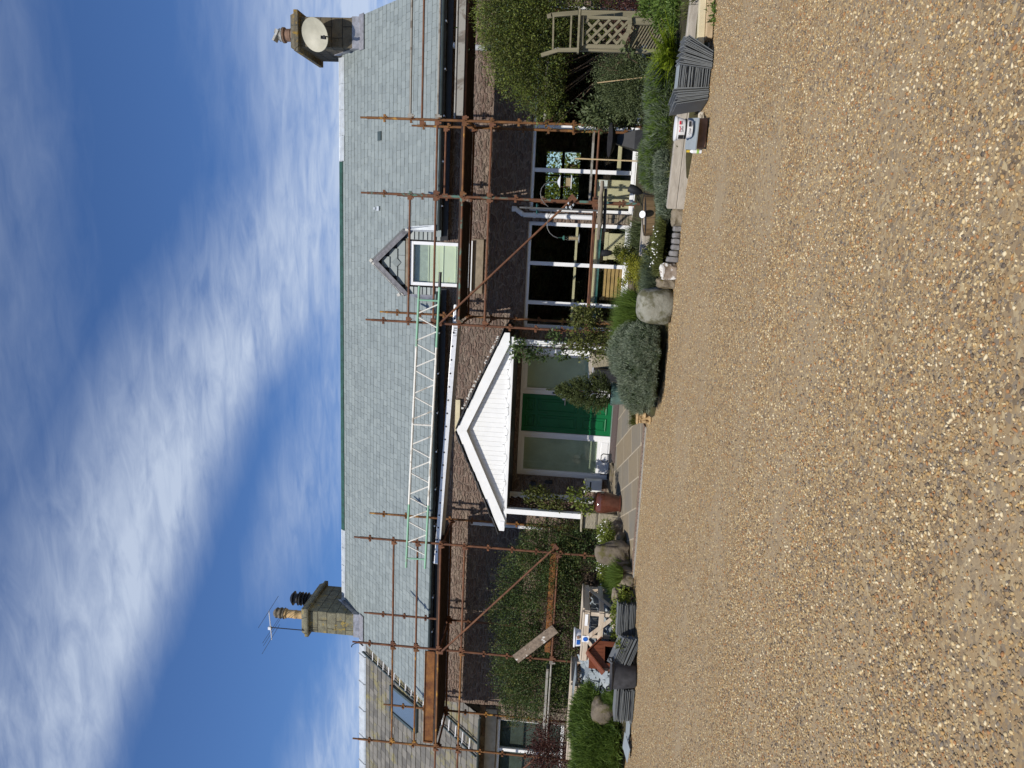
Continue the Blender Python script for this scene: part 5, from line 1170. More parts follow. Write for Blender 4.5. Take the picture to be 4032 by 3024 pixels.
kn.rotation_euler = (0, 0, math.radians(38)); kn.scale = (.88, .88, 1)
q = at(l4(1430, 700), 10.4); rock('boulder', (q.x, 10.38, .12), (.24, .2, .26), 'rock_grey', 'rounded stone sitting in the opening of the brown kennel', 'stone', seed=3, rough=.15)
# black rubber tub
q = gr(l4(1568, 985), 0); tc_ = Vector((q.x+.02, q.y+.2, 0)); bt = empty('rubber_tub', tc_, 'large black flexible tub on the gravel edge by the kennel', 'tub')
b = MB(); n = 40; prof = [(.165, 0), (.175, .02), (.20, .18), (.225, .355), (.25, .375), (.252, .385), (.235, .385), (.215, .36), (.165, .03), (.02, .02)]
b.lathe(prof, tc_, n, sx=1.0, sy=.92); o = b.build('tub_wall', 'rubber', bt, smooth=True)
for v in o.data.vertices:
    if v.co.z > .3: v.co.z += .02*math.cos(2*math.atan2(v.co.y, v.co.x)) if False else .0
for sg in (-1, 1): b = MB(); hc = tc_+Vector((sg*.235, 0, .37)); b.path([hc+Vector((0, -.07, 0)), hc+Vector((sg*.03, -.04, .06)), hc+Vector((sg*.03, .04, .06)), hc+Vector((0, .07, 0))], .011, 6); b.build('handle', 'rubber', bt)
# blue tarpaulin in the shade
b = MB(); qa = gr(u2(1130, 1659), 0); base = Vector((qa.x-.3, qa.y+.5, 0)); r_ = random.Random(2)
pts = [base+Vector((r_.uniform(-.12, .12)+.5*math.cos(g), r_.uniform(-.1, .1)+.35*math.sin(g), 0)) for g in np.linspace(0, 6.28*7/8, 8)]; tops = [base+Vector((.32*math.cos(g), .2*math.sin(g), .34+r_.uniform(-.1, .08))) for g in np.linspace(0, 6.28*7/8, 8)]
b.add(pts+tops+[base+Vector((0, 0, .42))], [(i, (i+1) % 8, 8+(i+1) % 8, 8+i) for i in range(8)]+[(8+i, 8+(i+1) % 8, 16) for i in range(8)]); o = b.build('tarpaulin', 'navy'); tag(o, 'crumpled dark blue tarpaulin in the grass at the far left', 'tarpaulin')
# rocks ------------------------------------------------------------
def rk(p0, p1, Y, mat, label, seed, depth=.3, rough=.22, group=None, name='rock', rz=0., cat='rock', tilt=0.):
    a_, c_ = at(p0, Y), at(p1, Y); cx = (a_.x+c_.x)/2; w = abs(a_.x-c_.x); z0, z1 = sorted((a_.z, c_.z)); z0 = min(z0, .25)
    return rock(name, (cx, Y+depth*.4, z0-.03), (w*1.08, depth, (z1-z0+.03)*1.08), mat, label, cat, group, seed, rough, rz=rz, tilt=tilt)
rk(t4(1035, 1190), t4(1362, 915), 9.62, 'rock_grey', 'big smooth pale grey boulder standing between the lavender and the lichened rock', 11, .42, .10, name='boulder', cat='boulder')
rk(t4(1325, 395), t4(1432, 235), 9.5, 'rock_moss', 'mossy rock at the left end of the long sleeper', 12, .22)
rk(t4(1235, 835), t4(1385, 695), 9.58, 'rock_lichen', 'rock with white lichen patches left of the upright edging stones', 13, .3, .3)
rk(t4(1205, 900), t4(1365, 820), 9.62, 'rock_moss', 'brown mossy rock squeezed between the grey boulder and the lichened rock', 14, .28, .3)
for k, (ya, yb, xt) in enumerate(((390, 440, 1355), (445, 492, 1352), (494, 540, 1345), (542, 590, 1340), (592, 640, 1325), (642, 690, 1298))):
    a_, c_ = at(t4(xt, (ya+yb)/2), 9.55), at(t4(1412, (ya+yb)/2), 9.55); w = abs(at(t4(1380, ya), 9.55).x-at(t4(1380, yb), 9.55).x)
    rock('edging_stone', (a_.x, 9.58, 0), (w*1.02, .16, a_.z+.02), 'rock_slab', ['upright edging stone next to the mossy rock, first of the row of six', 'second upright edging stone from the mossy rock', 'third upright edging stone from the mossy rock', 'fourth upright edging stone from the mossy rock', 'fifth upright edging stone from the mossy rock, beside the pale tall one', 'tallest and palest upright edging stone, next to the lichened rock'][k], 'stone', 'upright edging stones', 30+k, .12, tilt=.05, sq=.42)
rk(v4(1265, 1200), v4(1750, 935), 11.75, 'rock_brown', 'tall upright rock at the left corner of the paved path', 41, .3, .22)
rk(v4(1540, 1290), v4(1790, 1170), 11.65, 'rock_brown', 'low jagged rock just left of the tall upright rock', 42, .3, .35)
rk(v4(1570, 1400), v4(1830, 1280), 11.5, 'rock_moss', 'jagged mossy rock, third along the path edge from the tall upright rock', 43, .3, .35)
rk(v4(1600, 1560), v4(1860, 1400), 11.35, 'rock_moss', 'brown mossy rock under the small leafy plants right of the long slates', 44, .32, .3)
rk(v4(1490, 780), v4(1680, 630), 12.7, 'rock_brown', 'flat rock behind the path at the foot of the stone post base', 45, .35, .25)
rk(v4(1555, 940), v4(1700, 800), 12.2, 'rock_brown', 'dark low rock between the flat rock and the tall upright rock', 46, .3, .3)
rk(u1(660, 330), u1(800, 120), 11.1, 'rock_moss', 'small mossy rock in the plants below the near crate', 47, .2, .3)
rk(u2(580, 960), u2(990, 640), 10.6, 'rock_brown', 'large tapered brown rock between the black tub and the tall grass', 48, .35, .16)
rk(t2(1565, 1180), t2(1650, 1060), 10.1, 'rock_moss', 'tan mossy rock behind the long sleeper under the white tub', 49, .25, .35)
rk(t2(1610, 1290), t2(1680, 1160), 9.9, 'rock_moss', 'brown mossy rock beside the tan one behind the long sleeper', 50, .25, .35)
rk(c2(1295, 245), c2(1420, 165), 10.15, 'rock_brown', 'rough rock at the left foot of the lavender bush', 51, .2, .35)
rk(t4(975, 960), t4(1000, 800), 12.8, 'rock_brown', 'flat brown stone under the three light window behind the yellow green plant', 52, .3, .2)
# white tub + board on the sleeper
bq = Vector((1.22, 8.78, 0)); 
b = MB(); a_, c_ = gr(u3(540, 1040), .16), gr(u3(490, 1495), .16); mid = (a_+c_)/2
b.beam(c_+Vector((.02, .12, .0)), a_+Vector((0, .12, .0)), .30, .012, (0, -.25, 1)); o = b.build('slate_board', 'shard'); tag(o, 'wide slate propped like a shelf under the two white tubs', 'slate')
b = MB(); b.box((mid.x+.02, mid.y+.16, .06), (.30, .16, .10)); o = b.build('shadow_filler', 'terracotta', bevel=.01); tag(o, 'filler block for the dark shadow and clutter under the slate that carries the white tubs', 'block')  # block put in for the dark shadow and clutter under the slate
MT['greyprint'] = simple('grey_print', (.2, .2, .2), .6, bump=0)
def scrawl(name, c, w, h, n, mat, parent):     # too small to read in the photo: a joined up squiggle
    b = MB(); pts = [Vector(c)+Vector((-w/2+w*i/(2*n), 0, h*(.5 if i % 2 else -.5)*(.6+.4*math.sin(i*2.3)))) for i in range(2*n+1)]
    for p, q in zip(pts, pts[1:]): b.beam(p, q, .0015, .005, (0, -1, 0)) if 0 else b.tube(p, q, .0024, 5)
    return b.build(name, mat, parent)
def oval_tub(c, rx, ry, h, label, tagc, col):
    t = empty('plastic_tub', c, label, 'tub'); b = MB(); b.lathe([(.80, 0), (.86, h*.25), (1.0, h), (1.0, h+.002)], c, 32, sx=rx, sy=ry); b.v = [v for v in b.v]; b.build('tub_body', tagc, t, smooth=True); return t
ct = Vector((mid.x+.05, mid.y+.06, .175)); 
t_ = oval_tub(ct, .135, .10, .085, 'smaller white tub with black print, underneath the big white one', 'upvc', None)
b = MB(); b.box(ct+Vector((.055, -.092, .045)), (.07, .01, .03), Matrix.Rotation(-.12, 3, 'X')); b.build('label', 'blackprint', t_); b = MB(); b.lathe([(1.03, .085), (1.04, .1), (1.0, .105)], ct, 32, sx=.135, sy=.10); b.build('lid', 'blackprint', t_, smooth=True)
scrawl('print', ct+Vector((-.045, -.0975, .045)), .085, .022, 4, 'blackprint', t_)
ct2 = ct+Vector((.0, 0, .108)); t_ = oval_tub(ct2, .16, .12, .11, 'big white tub with red lettering on top of the smaller tub by the sleeper', 'upvc', None)
b = MB(); b.lathe([(1.03, .11), (1.05, .118), (1.04, .135), (.5, .142)], ct2, 32, sx=.16, sy=.12); b.build('lid', 'upvc', t_, smooth=True)
b = MB(); b.box(ct2+Vector((.065, -.108, .075)), (.05, .012, .022), Matrix.Rotation(.45, 3, 'Z')); b.build('label', 'red', t_); b = MB(); b.box(ct2+Vector((-.12, -.075, .05)), (.012, .055, .07), Matrix.Rotation(.8, 3, 'Z')); b.build('label', 'blackprint', t_)
scrawl('print', ct2+Vector((-.02, -.1165, .072)), .08, .028, 5, 'red', t_); scrawl('print', ct2+Vector((-.02, -.112, .042)), .08, .014, 9, 'greyprint', t_)
q = gr(u3(590, 1505), .03); b = MB(); b.lathe([(.02, 0), (.022, .1), (.01, .13)], (q.x, q.y+.05, .0), 12); b.build('tube_body', 'upvc'); o = bpy.context.scene.collection.objects[-1]; o.name = 'small_bottle'; tag(o, 'little white bottle with a yellow cap at the left end of the slate shelf', 'bottle'); b = MB(); b.lathe([(.014, .131), (.014, .165)], (q.x, q.y+.05, 0), 10); o2 = b.build('cap', 'yellow', o); b = MB(); b.lathe([(.0235, .03), (.0238, .055)], (q.x, q.y+.05, 0), 12); b.build('label', 'limegreen', o)
for o_ in [o for o in COL.objects if o.name.startswith('plastic_tub') and 8 < o.location.y < 9.5]: o_.scale = (.76, .76, .76); o_.location = ct+(o_.location-ct)*.76
for k, (p, s_) in enumerate(((u3(625, 1050), (.10, .05, .07)), (u3(600, 1130), (.08, .06, .05)), (u3(615, 1230), (.09, .05, .05)))):
    q = gr(p, .02); rock('stone_chip', (q.x, q.y, 0), s_, 'rock_white', ['white sharp stone chip nearest the upright slates', 'white stone chip in the middle of the three below the slate shelf', 'pale grey stone chip under the left half of the slate shelf'][k], 'stone', None, 70+k, .4, 3)
# birdbath ----------------------------------------------------------
by_ = 12.6; ra, rb = at(t2(1105, 1052), by_), at(t2(1088, 1352), by_); bc = (ra+rb)/2; R0 = abs(ra.x-rb.x)/2
bb = empty('birdbath', (bc.x, by_, .2), 'black birdbath with a wide shallow dish on a tapered square pedestal', 'birdbath')
b = MB(); b.lathe([(.05, -.085), (R0*.55, -.07), (R0*.9, -.02), (R0, 0), (R0, .008), (R0*.93, .0), (R0*.5, -.035), (.02, -.04)], bc, 40, axis=Matrix.Rotation(.10, 3, 'X')); b.build('dish', 'darkmetal', bb, smooth=True)
b = MB(); zb = at(t2(1425, 1180), by_).z-.1
for (w0, z0_), (w1, z1_) in (((.185, zb), (.15, zb+.33)), ((.15, zb+.33), (.055, bc.z-.07))):
    b.add([(bc.x-w0, by_-w0, z0_), (bc.x+w0, by_-w0, z0_), (bc.x+w0, by_+w0, z0_), (bc.x-w0, by_+w0, z0_), (bc.x-w1, by_-w1, z1_), (bc.x+w1, by_-w1, z1_), (bc.x+w1, by_+w1, z1_), (bc.x-w1, by_+w1, z1_)], [(0, 1, 5, 4), (1, 2, 6, 5), (2, 3, 7, 6), (3, 0, 4, 7), (4, 5, 6, 7)])
o = b.build('pedestal', 'black', bb); o.data.transform(Matrix.Identity(4))
# bamboo cane
a_, c_ = at(t2(795, 1362), 11.6), at(t2(1405, 1388), 11.6); b = MB(); b.tube(a_, c_-Vector((0, 0, .1)), .011, 7); [b.tube(a_.lerp(c_, f), a_.lerp(c_, f+.008), .0135, 7) for f in (.2, .45, .7)]; o = b.build('bamboo_cane', 'bamboo'); tag(o, 'pale bamboo cane stuck upright in front of the right window', 'cane')
# bird feeding station
fy = 12.3; pt, pbm = at(t4(95, 245), fy), at(t4(725, 268), fy); fs_ = empty('feeder_pole', (pbm.x, fy, .2), 'thin grey feeder pole with two curved arms between the two windows', 'pole')
b = MB(); b.tube((pbm.x, fy, .95), (pbm.x+(pt.x-pbm.x)*.0, fy, pt.z), .016, 8); b.tube((pbm.x, fy, pt.z-.12), (pbm.x, fy, pt.z-.10), .024, 8); b.build('pole', 'pole_grey', fs_)
def arc(pts, name): b = MB(); b.path([at(p, fy-.05*0) for p in pts], .007, 6); b.build(name, 'pole_grey', fs_)
arc([v2(1400, 0)] and [v2(530, 1540)[0:2] and v2(400, 1525), v2(340, 1470), v2(300, 1400), v2(288, 1330), v2(305, 1255), v2(350, 1200), v2(410, 1172), v2(470, 1163), v2(492, 1158)], 'arm')
arc([t4(235, 262), t4(270, 330), t4(340, 300), t4(322, 360), t4(320, 400), t4(335, 445), t4(370, 475), t4(408, 490)], 'arm') if 0 else arc([t4(360, 268), t4(335, 320), t4(320, 365), t4(322, 410), t4(340, 448), t4(370, 475), t4(408, 492)], 'arm')
for p in (v2(265, 1510), v2(265, 1600)): q = at(p, fy); b = MB(); b.lathe([(.005, 0), (.035, .03), (.036, .045)], (q.x, fy, q.z), 10); b.build('cup', simple('teal_plastic', (.03, .12, .12), .5), fs_)
# lantern feeder
tq, bq_ = at(v2(535, 1165), fy), at(v2(738, 1165), fy); lf = empty('lantern_feeder', (tq.x, fy, bq_.z), 'square clear bird feeder with a pitched metal roof hanging from the right arm', 'feeder'); hw = .075
b = MB(); zr = at(v2(575, 1165), fy).z; b.add([(tq.x-.1, fy-.1, zr), (tq.x+.1, fy-.1, zr), (tq.x+.1, fy+.1, zr), (tq.x-.1, fy+.1, zr), (tq.x-.02, fy-.02, tq.z), (tq.x+.02, fy-.02, tq.z), (tq.x+.02, fy+.02, tq.z), (tq.x-.02, fy+.02, tq.z)], [(0, 1, 5, 4), (1, 2, 6, 5), (2, 3, 7, 6), (3, 0, 4, 7), (4, 5, 6, 7), (3, 2, 1, 0)]); b.tube((tq.x, fy, tq.z), (tq.x, fy, at(v2(490, 1160), fy).z), .003, 4); b.build('feeder_roof', 'alu', lf)
b = MB(); b.b2(tq.x-hw, tq.x+hw, fy-hw, fy+hw, bq_.z+.012, zr-.004)
b.build('feeder_glass', 'glass', lf); b = MB(); b.b2(tq.x-hw+.01, tq.x+hw-.01, fy-hw+.01, fy+hw-.01, bq_.z+.013, bq_.z+.012+(zr-bq_.z)*.42); b.build('seed', 'seed', lf)
b = MB(); b.b2(tq.x-.105, tq.x+.105, fy-.105, fy+.105, bq_.z-.005, bq_.z+.01); b.build('tray', 'alu', lf)
# tube feeder
tq, bq_ = at(t4(452, 490), fy), at(t4(592, 490), fy); tf = empty('tube_feeder', (tq.x, fy, bq_.z), 'narrow tube bird feeder with a green lid hanging from the left arm', 'feeder')
b = MB(); b.lathe([(.04, 0), (.04, .02), (.01, .035)], (tq.x, fy, tq.z-.02), 14); b.tube((tq.x, fy, tq.z), (tq.x, fy, at(t4(408, 490), fy).z), .003, 4); b.build('lid', simple('feeder_green', (.06, .17, .13), .4), tf)
b = MB(); b.lathe([(.033, 0), (.033, tq.z-bq_.z-.06)], (tq.x, fy, bq_.z+.035), 14); b.build('feeder_glass', 'glass', tf); b = MB(); b.lathe([(.029, 0), (.029, .16)], (tq.x, fy, bq_.z+.036), 12); b.build('seed', 'seed', tf); b = MB(); b.lathe([(.07, 0), (.08, .012), (.03, .02)], (tq.x, fy, bq_.z+.012), 16); b.build('tray', 'greypipe', tf)
# driftwood log
a_, c_ = at(t4(745, 505), fy-.15), at(t4(775, 25), fy-.15); lg = MB(); pts = []; rr = []
for i in range(15):
    f = i/14; p = a_.lerp(c_, f); p.z += .018*noise.noise(Vector((f*5, 0, 0)))+.01; pts.append(p); rr.append(.030+.012*noise.noise(Vector((f*7, 3, 0)))+.012*math.sin(f*math.pi))
for i in range(14): lg.tube(pts[i], pts[i+1], rr[i], 9, rr[i+1])
o = lg.build('driftwood_log', 'log0', smooth=True); tag(o, 'knobbly driftwood branch laid level between the feeder pole and the window', 'log')
b = MB(); b.beam(at(t4(785, 440), fy-.10), at(t4(800, 90), fy-.10), .05, .05); o = b.build('bar', 'black'); tag(o, 'black strip added as the shaded lower half of the level driftwood branch', 'bar')  # black beam put in for the log's shadowed lower half
b = MB(); q = at(t4(782, 40), 14.85); b.box((q.x, 15.28, at(t4(782, 40), 15.28).z), (.17, .02, .17)); b.build('wall_socket', 'upvc', house, bevel=.01)
# small cluster tied to the pole
q = at(t4(500, 225), fy-.05); b = MB(); r_ = random.Random(3)
for i in range(6): b.lathe([(.008, -.02), (.026, 0), (.008, .02)], (q.x+r_.uniform(-.05, .05), fy-.05+r_.uniform(-.03, .03), q.z+r_.uniform(-.08, .06)), 8)
o = b.build('shell_cluster', 'greypipe', smooth=True); tag(o, 'knot of grey bells and string tied high on the feeder pole', 'ornament')
# solar torches
def torch(p, pb_, Y, s_, tilt, label):
    q, e_ = at(p, Y), at(pb_, Y); d = (q-e_).normalized(); R_ = d.to_track_quat('Z', 'Y').to_matrix(); t = empty('garden_torch', e_, label, 'torch')
    b = MB(); b.lathe([(.010, 0), (.035, .03), (.055, .10), (.06, .15), (.052, .19), (.02, .195)], tuple(e_), 18, axis=R_*s_) if 0 else b.lathe([(.010*s_, 0), (.035*s_, .03*s_), (.055*s_, .10*s_), (.06*s_, .15*s_), (.052*s_, .20*s_), (.02*s_, .205*s_)], tuple(e_), 18, axis=R_); b.build('shade', 'black', t, smooth=True)
    b = MB(); b.tube(e_, e_-d*.2-Vector((0, 0, .12)), .012*s_, 6); b.build('stake', 'black', t)
torch(t4(785, 615), t4(860, 612), 11.6, .92, 0, 'black bottle shaped garden torch in front of the middle of the three light window')
torch(t4(1012, 90), t4(1100, 125), 11.3, 1.12, 0, 'larger black garden torch tilted over the right rim of the half barrel')
# half barrel
bY = 11.05; ba = at(t4(1140, 115), bY); bb_ = at(t4(1105, 460), bY); bc = (ba+bb_)/2; R1 = abs(ba.x-bb_.x)/2; hb = empty('half_barrel', (bc.x, bY, .15), 'half barrel planter of brown staves with a black liner', 'planter')
hh = bc.z-at(t4(1290, 300), bY).z+.06; R_ = Matrix.Rotation(math.radians(-5), 3, 'Y'); base = Vector((bc.x, bY+.1, bc.z-hh))
for i in range(22):
    g = 2*math.pi*i/22; g2 = 2*math.pi*(i+.93)/22; b = MB(); vs = []
    for r, z in ((R1*.80, 0), (R1*.94, hh*.5), (R1, hh)):
        for rr_ in (r, r-.022):
            for gg in (g, g2): vs.append(base+R_ @ Vector((rr_*math.cos(gg), rr_*math.sin(gg), z)))
    b.add(vs, [(0, 1, 5, 4), (4, 5, 9, 8), (3, 2, 6, 7), (7, 6, 10, 11), (8, 9, 11, 10), (0, 4, 6, 2), (4, 8, 10, 6), (1, 3, 7, 5), (5, 7, 11, 9), (0, 2, 3, 1)]); b.build('stave', 'barrel2', hb)
b = MB(); b.lathe([(R1*.865+.003, hh*.16), (R1*.90+.004, hh*.30)], base, 40, axis=R_); b.build('hoop', 'darkmetal', hb); b = MB(); b.lathe([(R1*.93, hh-.12), (R1*.955, hh+.012), (R1*.975, hh+.012), (R1*.97, hh-.02)], base, 40, axis=R_); b.build('liner', 'black', hb); b = MB(); b.lathe([(R1*.93, hh-.06), (.01, hh-.03)], base, 24, axis=R_); b.build('soil', 'soil', hb)
q = at(u4(1165, 805), bY-.28); b = MB(); R2 = Vector((0, -.75, .6)).normalized().to_track_quat('Z', 'Y').to_matrix(); b.lathe([(.050, 0), (.052, .01), (.046, .014), (.03, .016)], q, 24, axis=R2); o = b.build('solar_light', 'upvc', smooth=True); tag(o, 'round white disc on the front rim of the half barrel', 'disc')
# weathered box planter behind
a_, c_ = at(t4(1085, 640), 11.4), at(t4(1215, 455), 11.4); b = MB(); b.b2(a_.x, c_.x+.3, 11.4, 11.75, .12, a_.z); o = b.build('wooden_planter', 'sleeper0', bevel=.008); tag(o, 'weathered grey board box just left of the half barrel', 'planter')
# garden arch ------------------------------------------------------
AY = 11.15
arch = empty('garden_arch', (2.9, AY, .2), 'green grey wooden garden arch with lattice panels, half buried in the climber', 'arch')
def apx(p, Y=AY): return at(p, Y)
def bar(p, q, w, h, name='slat', up=(0, -1, 0), Y=AY, Y2=None, mat=None):
    a_, c_ = at(p, Y), at(q, Y if Y2 is None else Y2); b = MB(); b.beam(a_, c_, w, h, up); return b.build(name, mat or 'arch2', arch, bevel=.003)
bar(u5(440, 165), u5(1400, 185), .075, .06, 'post', Y=AY+.5); bar(u5(1040, 270), u5(1760, 285), .09, .07, 'post', Y=AY+.02)
bar(u5(420, 610), u5(1480, 650), .06, .06, 'post', Y=AY+.05); bar(u5(440, 215), u5(1020, 232), .045, .04, 'frame'); bar(u5(430, 575), u5(930, 585), .06, .03, 'frame', Y=AY-.0)
bar(u5(450, 200), u5(445, 570), .045, .04, 'frame', Y=AY-.045); bar(u5(420, 115), u5(395, 665), .03, .09, 'cross_rail', Y=AY-.06)
# curved lower rail of the panel
pts = [u5(1035, 190), u5(1045, 300), u5(1015, 410), u5(970, 510), u5(915, 632)]; b = MB()
for p, q in zip(pts, pts[1:]): b.beam(at(p, AY-.05), at(q, AY-.05), .06, .035, (0, -1, 0))
b.build('curved_rail', 'arch2', arch)
bar(u5(60, 190), u5(400, 160), .06, .04, 'curved_side', Y=AY-.0); bar(u5(80, 190), u5(15, 210), .06, .04, 'curved_side', Y=AY); bar(u5(395, 622), u5(150, 625), .055, .04, 'curved_side'); bar(u5(150, 625), u5(-60, 690), .055, .04, 'curved_side')
bar(u5(95, 185), u5(85, 620), .025, .03, 'rung'); bar(u5(318, 180), u5(300, 610), .025, .03, 'rung')
for (p, q) in ((u5(480, 290), u5(530, 235)), (u5(475, 440), u5(665, 245)), (u5(490, 545), u5(800, 240)), (u5(620, 545), u5(930, 240)), (u5(750, 550), u5(1020, 270)), (u5(870, 550), u5(1010, 400))): bar(p, q, .035, .012, 'slat', Y=AY-.02)
for (p, q) in ((u5(510, 270), u5(720, 500)) , (u5(480, 375), u5(620, 545)), (u5(645, 262), u5(880, 540)), (u5(780, 270), u5(960, 475)), (u5(920, 265), u5(1000, 350)), (u5(480, 500), u5(520, 550))): bar(p, q, .035, .012, 'slat', Y=AY-.005)
# fine lattice below
for i in range(13):
    for sg in (1, -1):
        x0_ = 1040+i*38-120; p = u5(x0_, 320 if sg > 0 else 640); q = u5(x0_+190, 640 if sg > 0 else 320)
        p = (max(p[0], u5(1020, 0)[0]), p[1]); bar(p, q, .018, .008, 'slat', Y=AY+.06+.012*sg, mat='arch2')
# pots -------------------------------------------------------------
gy = 12.15; ra, rb = at(c2(1045, 110), gy), at(c2(1045, 300), gy); gc = (ra+rb)/2; R1 = abs(ra.x-rb.x)/2; zb = pz(gy+.1); hh = gc.z-zb
gp = empty('glazed_pot', (gc.x, gy, zb), 'pale green glazed pot by the front door, holding the small conifer', 'pot')
b = MB(); b.lathe([(R1*.62, 0), (R1*.7, .03), (R1*.86, hh*.5), (R1*.97, hh*.88), (R1*1.02, hh*.92), (R1*1.0, hh), (R1*.9, hh), (R1*.86, hh*.9), (.02, hh*.88)], (gc.x, gy, zb), 36); b.build('pot_body', 'glazegreen', gp, smooth=True); b = MB(); b.lathe([(R1*.85, hh*.90), (.01, hh*.95)], (gc.x, gy, zb), 24); b.build('soil', 'soil', gp)
cn = empty('potted_conifer', (gc.x, gy, gc.z), 'small dense cone shaped conifer growing in the green glazed pot', 'conifer')
cb_, ctp = gc.z+.0, at(c2(650, 225), gy).z; hc = ctp-cb_; rng_ = np.random.default_rng(3)
b = MB(); b.tube((gc.x, gy, gc.z-.05), (gc.x, gy, ctp-.05), .018, 6, .005); b.build('trunk', 'twig', cn)
P_ = []; D_ = []
for i in range(620):
    f = rng_.uniform(0, 1)**1.1; g = rng_.uniform(0, 6.283); z = cb_+hc*f; R = .40*(1-f)**.62*(.62+.38*min(1, f*6))*rng_.uniform(.8, 1.12)+.02
    tip = np.array([gc.x+R*math.cos(g), gy+R*math.sin(g), z+.05+.08*f]); root = np.array([gc.x+.1*R*math.cos(g), gy+.1*R*math.sin(g), z-.03])
    m_ = 60; t = rng_.uniform(.25, 1, (m_, 1)); P_.append(root+(tip-root)*t+rng_.normal(size=(m_, 3))*.006); D_.append(unit((tip-root)[None, :]/np.linalg.norm(tip-root)*.8+rng_.normal(size=(m_, 3))*.65))
for g in range(26):  # leader
    P_.append(np.array([[gc.x, gy, ctp+.012*g*.9]])+rng_.normal(size=(10, 3))*.004); D_.append(unit(np.array([[0, 0, .8]])+rng_.normal(size=(10, 3))*.6))
P_ = np.concatenate(P_); D_ = np.concatenate(D_); Ls = rng_.uniform(.018, .032, len(P_)); V, Fc = leaf_verts(P_, D_, unit(rng_.normal(size=P_.shape)), Ls, Ls*.36); np_mesh('foliage', V, Fc, 'lf_con', cn)
# brown pot
py_ = 13.15; a_, c_ = at(c2(1000, 1182), py_), at(c2(1000, 1012), py_); bc = (a_+c_)/2; R1 = abs(a_.x-c_.x)/2; zb = pz(py_)+.005; zt = at(c2(908, 1100), py_).z; hh = zt-zb
bp = empty('glazed_pot', (bc.x, py_, zb), 'shiny brown glazed pot beside the left stone post base', 'pot')
b = MB(); b.lathe([(R1*.78, 0), (R1*.82, .02), (R1*.70, .03), (R1*.78, hh*.2), (R1*.98, hh*.55), (R1, hh*.74), (R1*.93, hh*.88), (R1*.80, hh*.93), (R1*.92, hh), (R1*.85, hh), (R1*.75, hh*.93), (.01, hh*.9)], (bc.x, py_, zb), 40); b.build('pot_body', 'copperbrown', bp, smooth=True)
# stone trough planter
a_, c_ = gr(c2(1385, 480), 0), gr(c2(1380, 300), 0); ty = (a_.y+c_.y)/2; w = abs(a_.x-c_.x); tp = empty('stone_trough', ((a_.x+c_.x)/2, ty+.1, 0), 'ornate carved stone trough at the right corner of the path', 'planter'); cx = (a_.x+c_.x)/2
b = MB(); b.box((cx, ty+.14, .10), (w*.96, .26, .20)); b.box((cx, ty+.14, .215), (w*1.08, .31, .035)); b.box((cx, ty+.14, .02), (w*1.04, .29, .04)); b.build('trough_body', 'tan', tp, bevel=.012)
b = MB()
for i in range(9): b.lathe([(.006, -.03), (.02, 0), (.006, .03)], (cx-w*.42+i*w*.105, ty+.01, .17+.012*(i % 2)), 8)
b.lathe([(.01, -.03), (.045, 0), (.01, .04)], (cx, ty+.0, .10), 12); b.lathe([(.01, -.05), (.03, 0), (.01, .05)], (cx-w*.36, ty+.0, .09), 10); b.lathe([(.01, -.05), (.03, 0), (.01, .05)], (cx+w*.36, ty+.0, .09), 10); b.build('carving', 'tan', tp, smooth=True)
# boot scraper irons, mat, boxes
for k, (p, lb) in enumerate(((c2(1030, 735), 'black cast iron boot scraper with a loop handle below the left side light'), (c2(1025, 870), 'black iron doorstop in the shade left of the loop handled scraper'))):
    q = at(p, 14.6); z0_ = pz(14.6)+.003; it = empty('boot_scraper', (q.x, 14.6, z0_), lb, 'iron'); b = MB(); b.box((q.x, 14.6, z0_+.045), (.20, .12, .09), None, .85); b.build('iron_block', 'darkmetal', it, bevel=.01)
    if k == 0: b = MB(); b.path([(q.x-.08, 14.6, z0_+.08), (q.x-.09, 14.6, z0_+.20), (q.x-.05, 14.6, z0_+.24), (q.x+.05, 14.6, z0_+.24), (q.x+.09, 14.6, z0_+.20), (q.x+.08, 14.6, z0_+.08)], .010, 8); b.build('handle', 'darkmetal', it)
    else: b = MB(); b.tube((q.x, 14.6, z0_+.08), (q.x, 14.6, z0_+.24), .012, 6); b.build('handle', 'darkmetal', it)
b = MB(); my = 14.55; b.add([(-4.55, my-.3, pz(my-.3)+.004), (-3.0, my-.3, pz(my-.3)+.004), (-3.0, my+.3, pz(my+.3)+.004), (-4.55, my+.3, pz(my+.3)+.004), (-4.55, my-.3, pz(my-.3)+.03), (-3.0, my-.3, pz(my-.3)+.03), (-3.0, my+.3, pz(my+.3)+.03), (-4.55, my+.3, pz(my+.3)+.03)], [(4, 5, 6, 7), (0, 1, 5, 4), (1, 2, 6, 5), (2, 3, 7, 6), (3, 0, 4, 7)]); o = b.build('door_mat', 'mat'); tag(o, 'long dark brown mat in front of the green door', 'mat')
q = at(c2(1000, 75), 13.6); b = MB(); b.b2(q.x-.20, q.x+.16, 13.5, 13.9, pz(13.6)+.01, at(c2(905, 75), 13.6).z); b2_ = b.build('storage_bin', 'black', bevel=.015); tag(b2_, 'black plastic bin behind the green glazed pot', 'bin'); b = MB(); b.box((q.x+.0, 13.49, at(c2(908, 75), 13.6).z-.02), (.06, .015, .05)); b.build('yellow_clip', 'yellow', b2_)
q = at((2325, 1405), 13.9); b = MB(); b.b2(q.x-.35, q.x+.1, 13.8, 14.9, q.z-.05, q.z-.0); o = b.build('wall_coping', 'sleeper0'); tag(o, 'weathered coping board on the low stone wall right of the door', 'board')
q = at(c2(1045, 830), 14.2); rock('flat_stone', (q.x-.1, 14.35, pz(14.3)-.03), (.42, .16, .12), 'rock_brown', 'low flat stone lying by the brown pot at the foot of the wall', 'stone', seed=61)
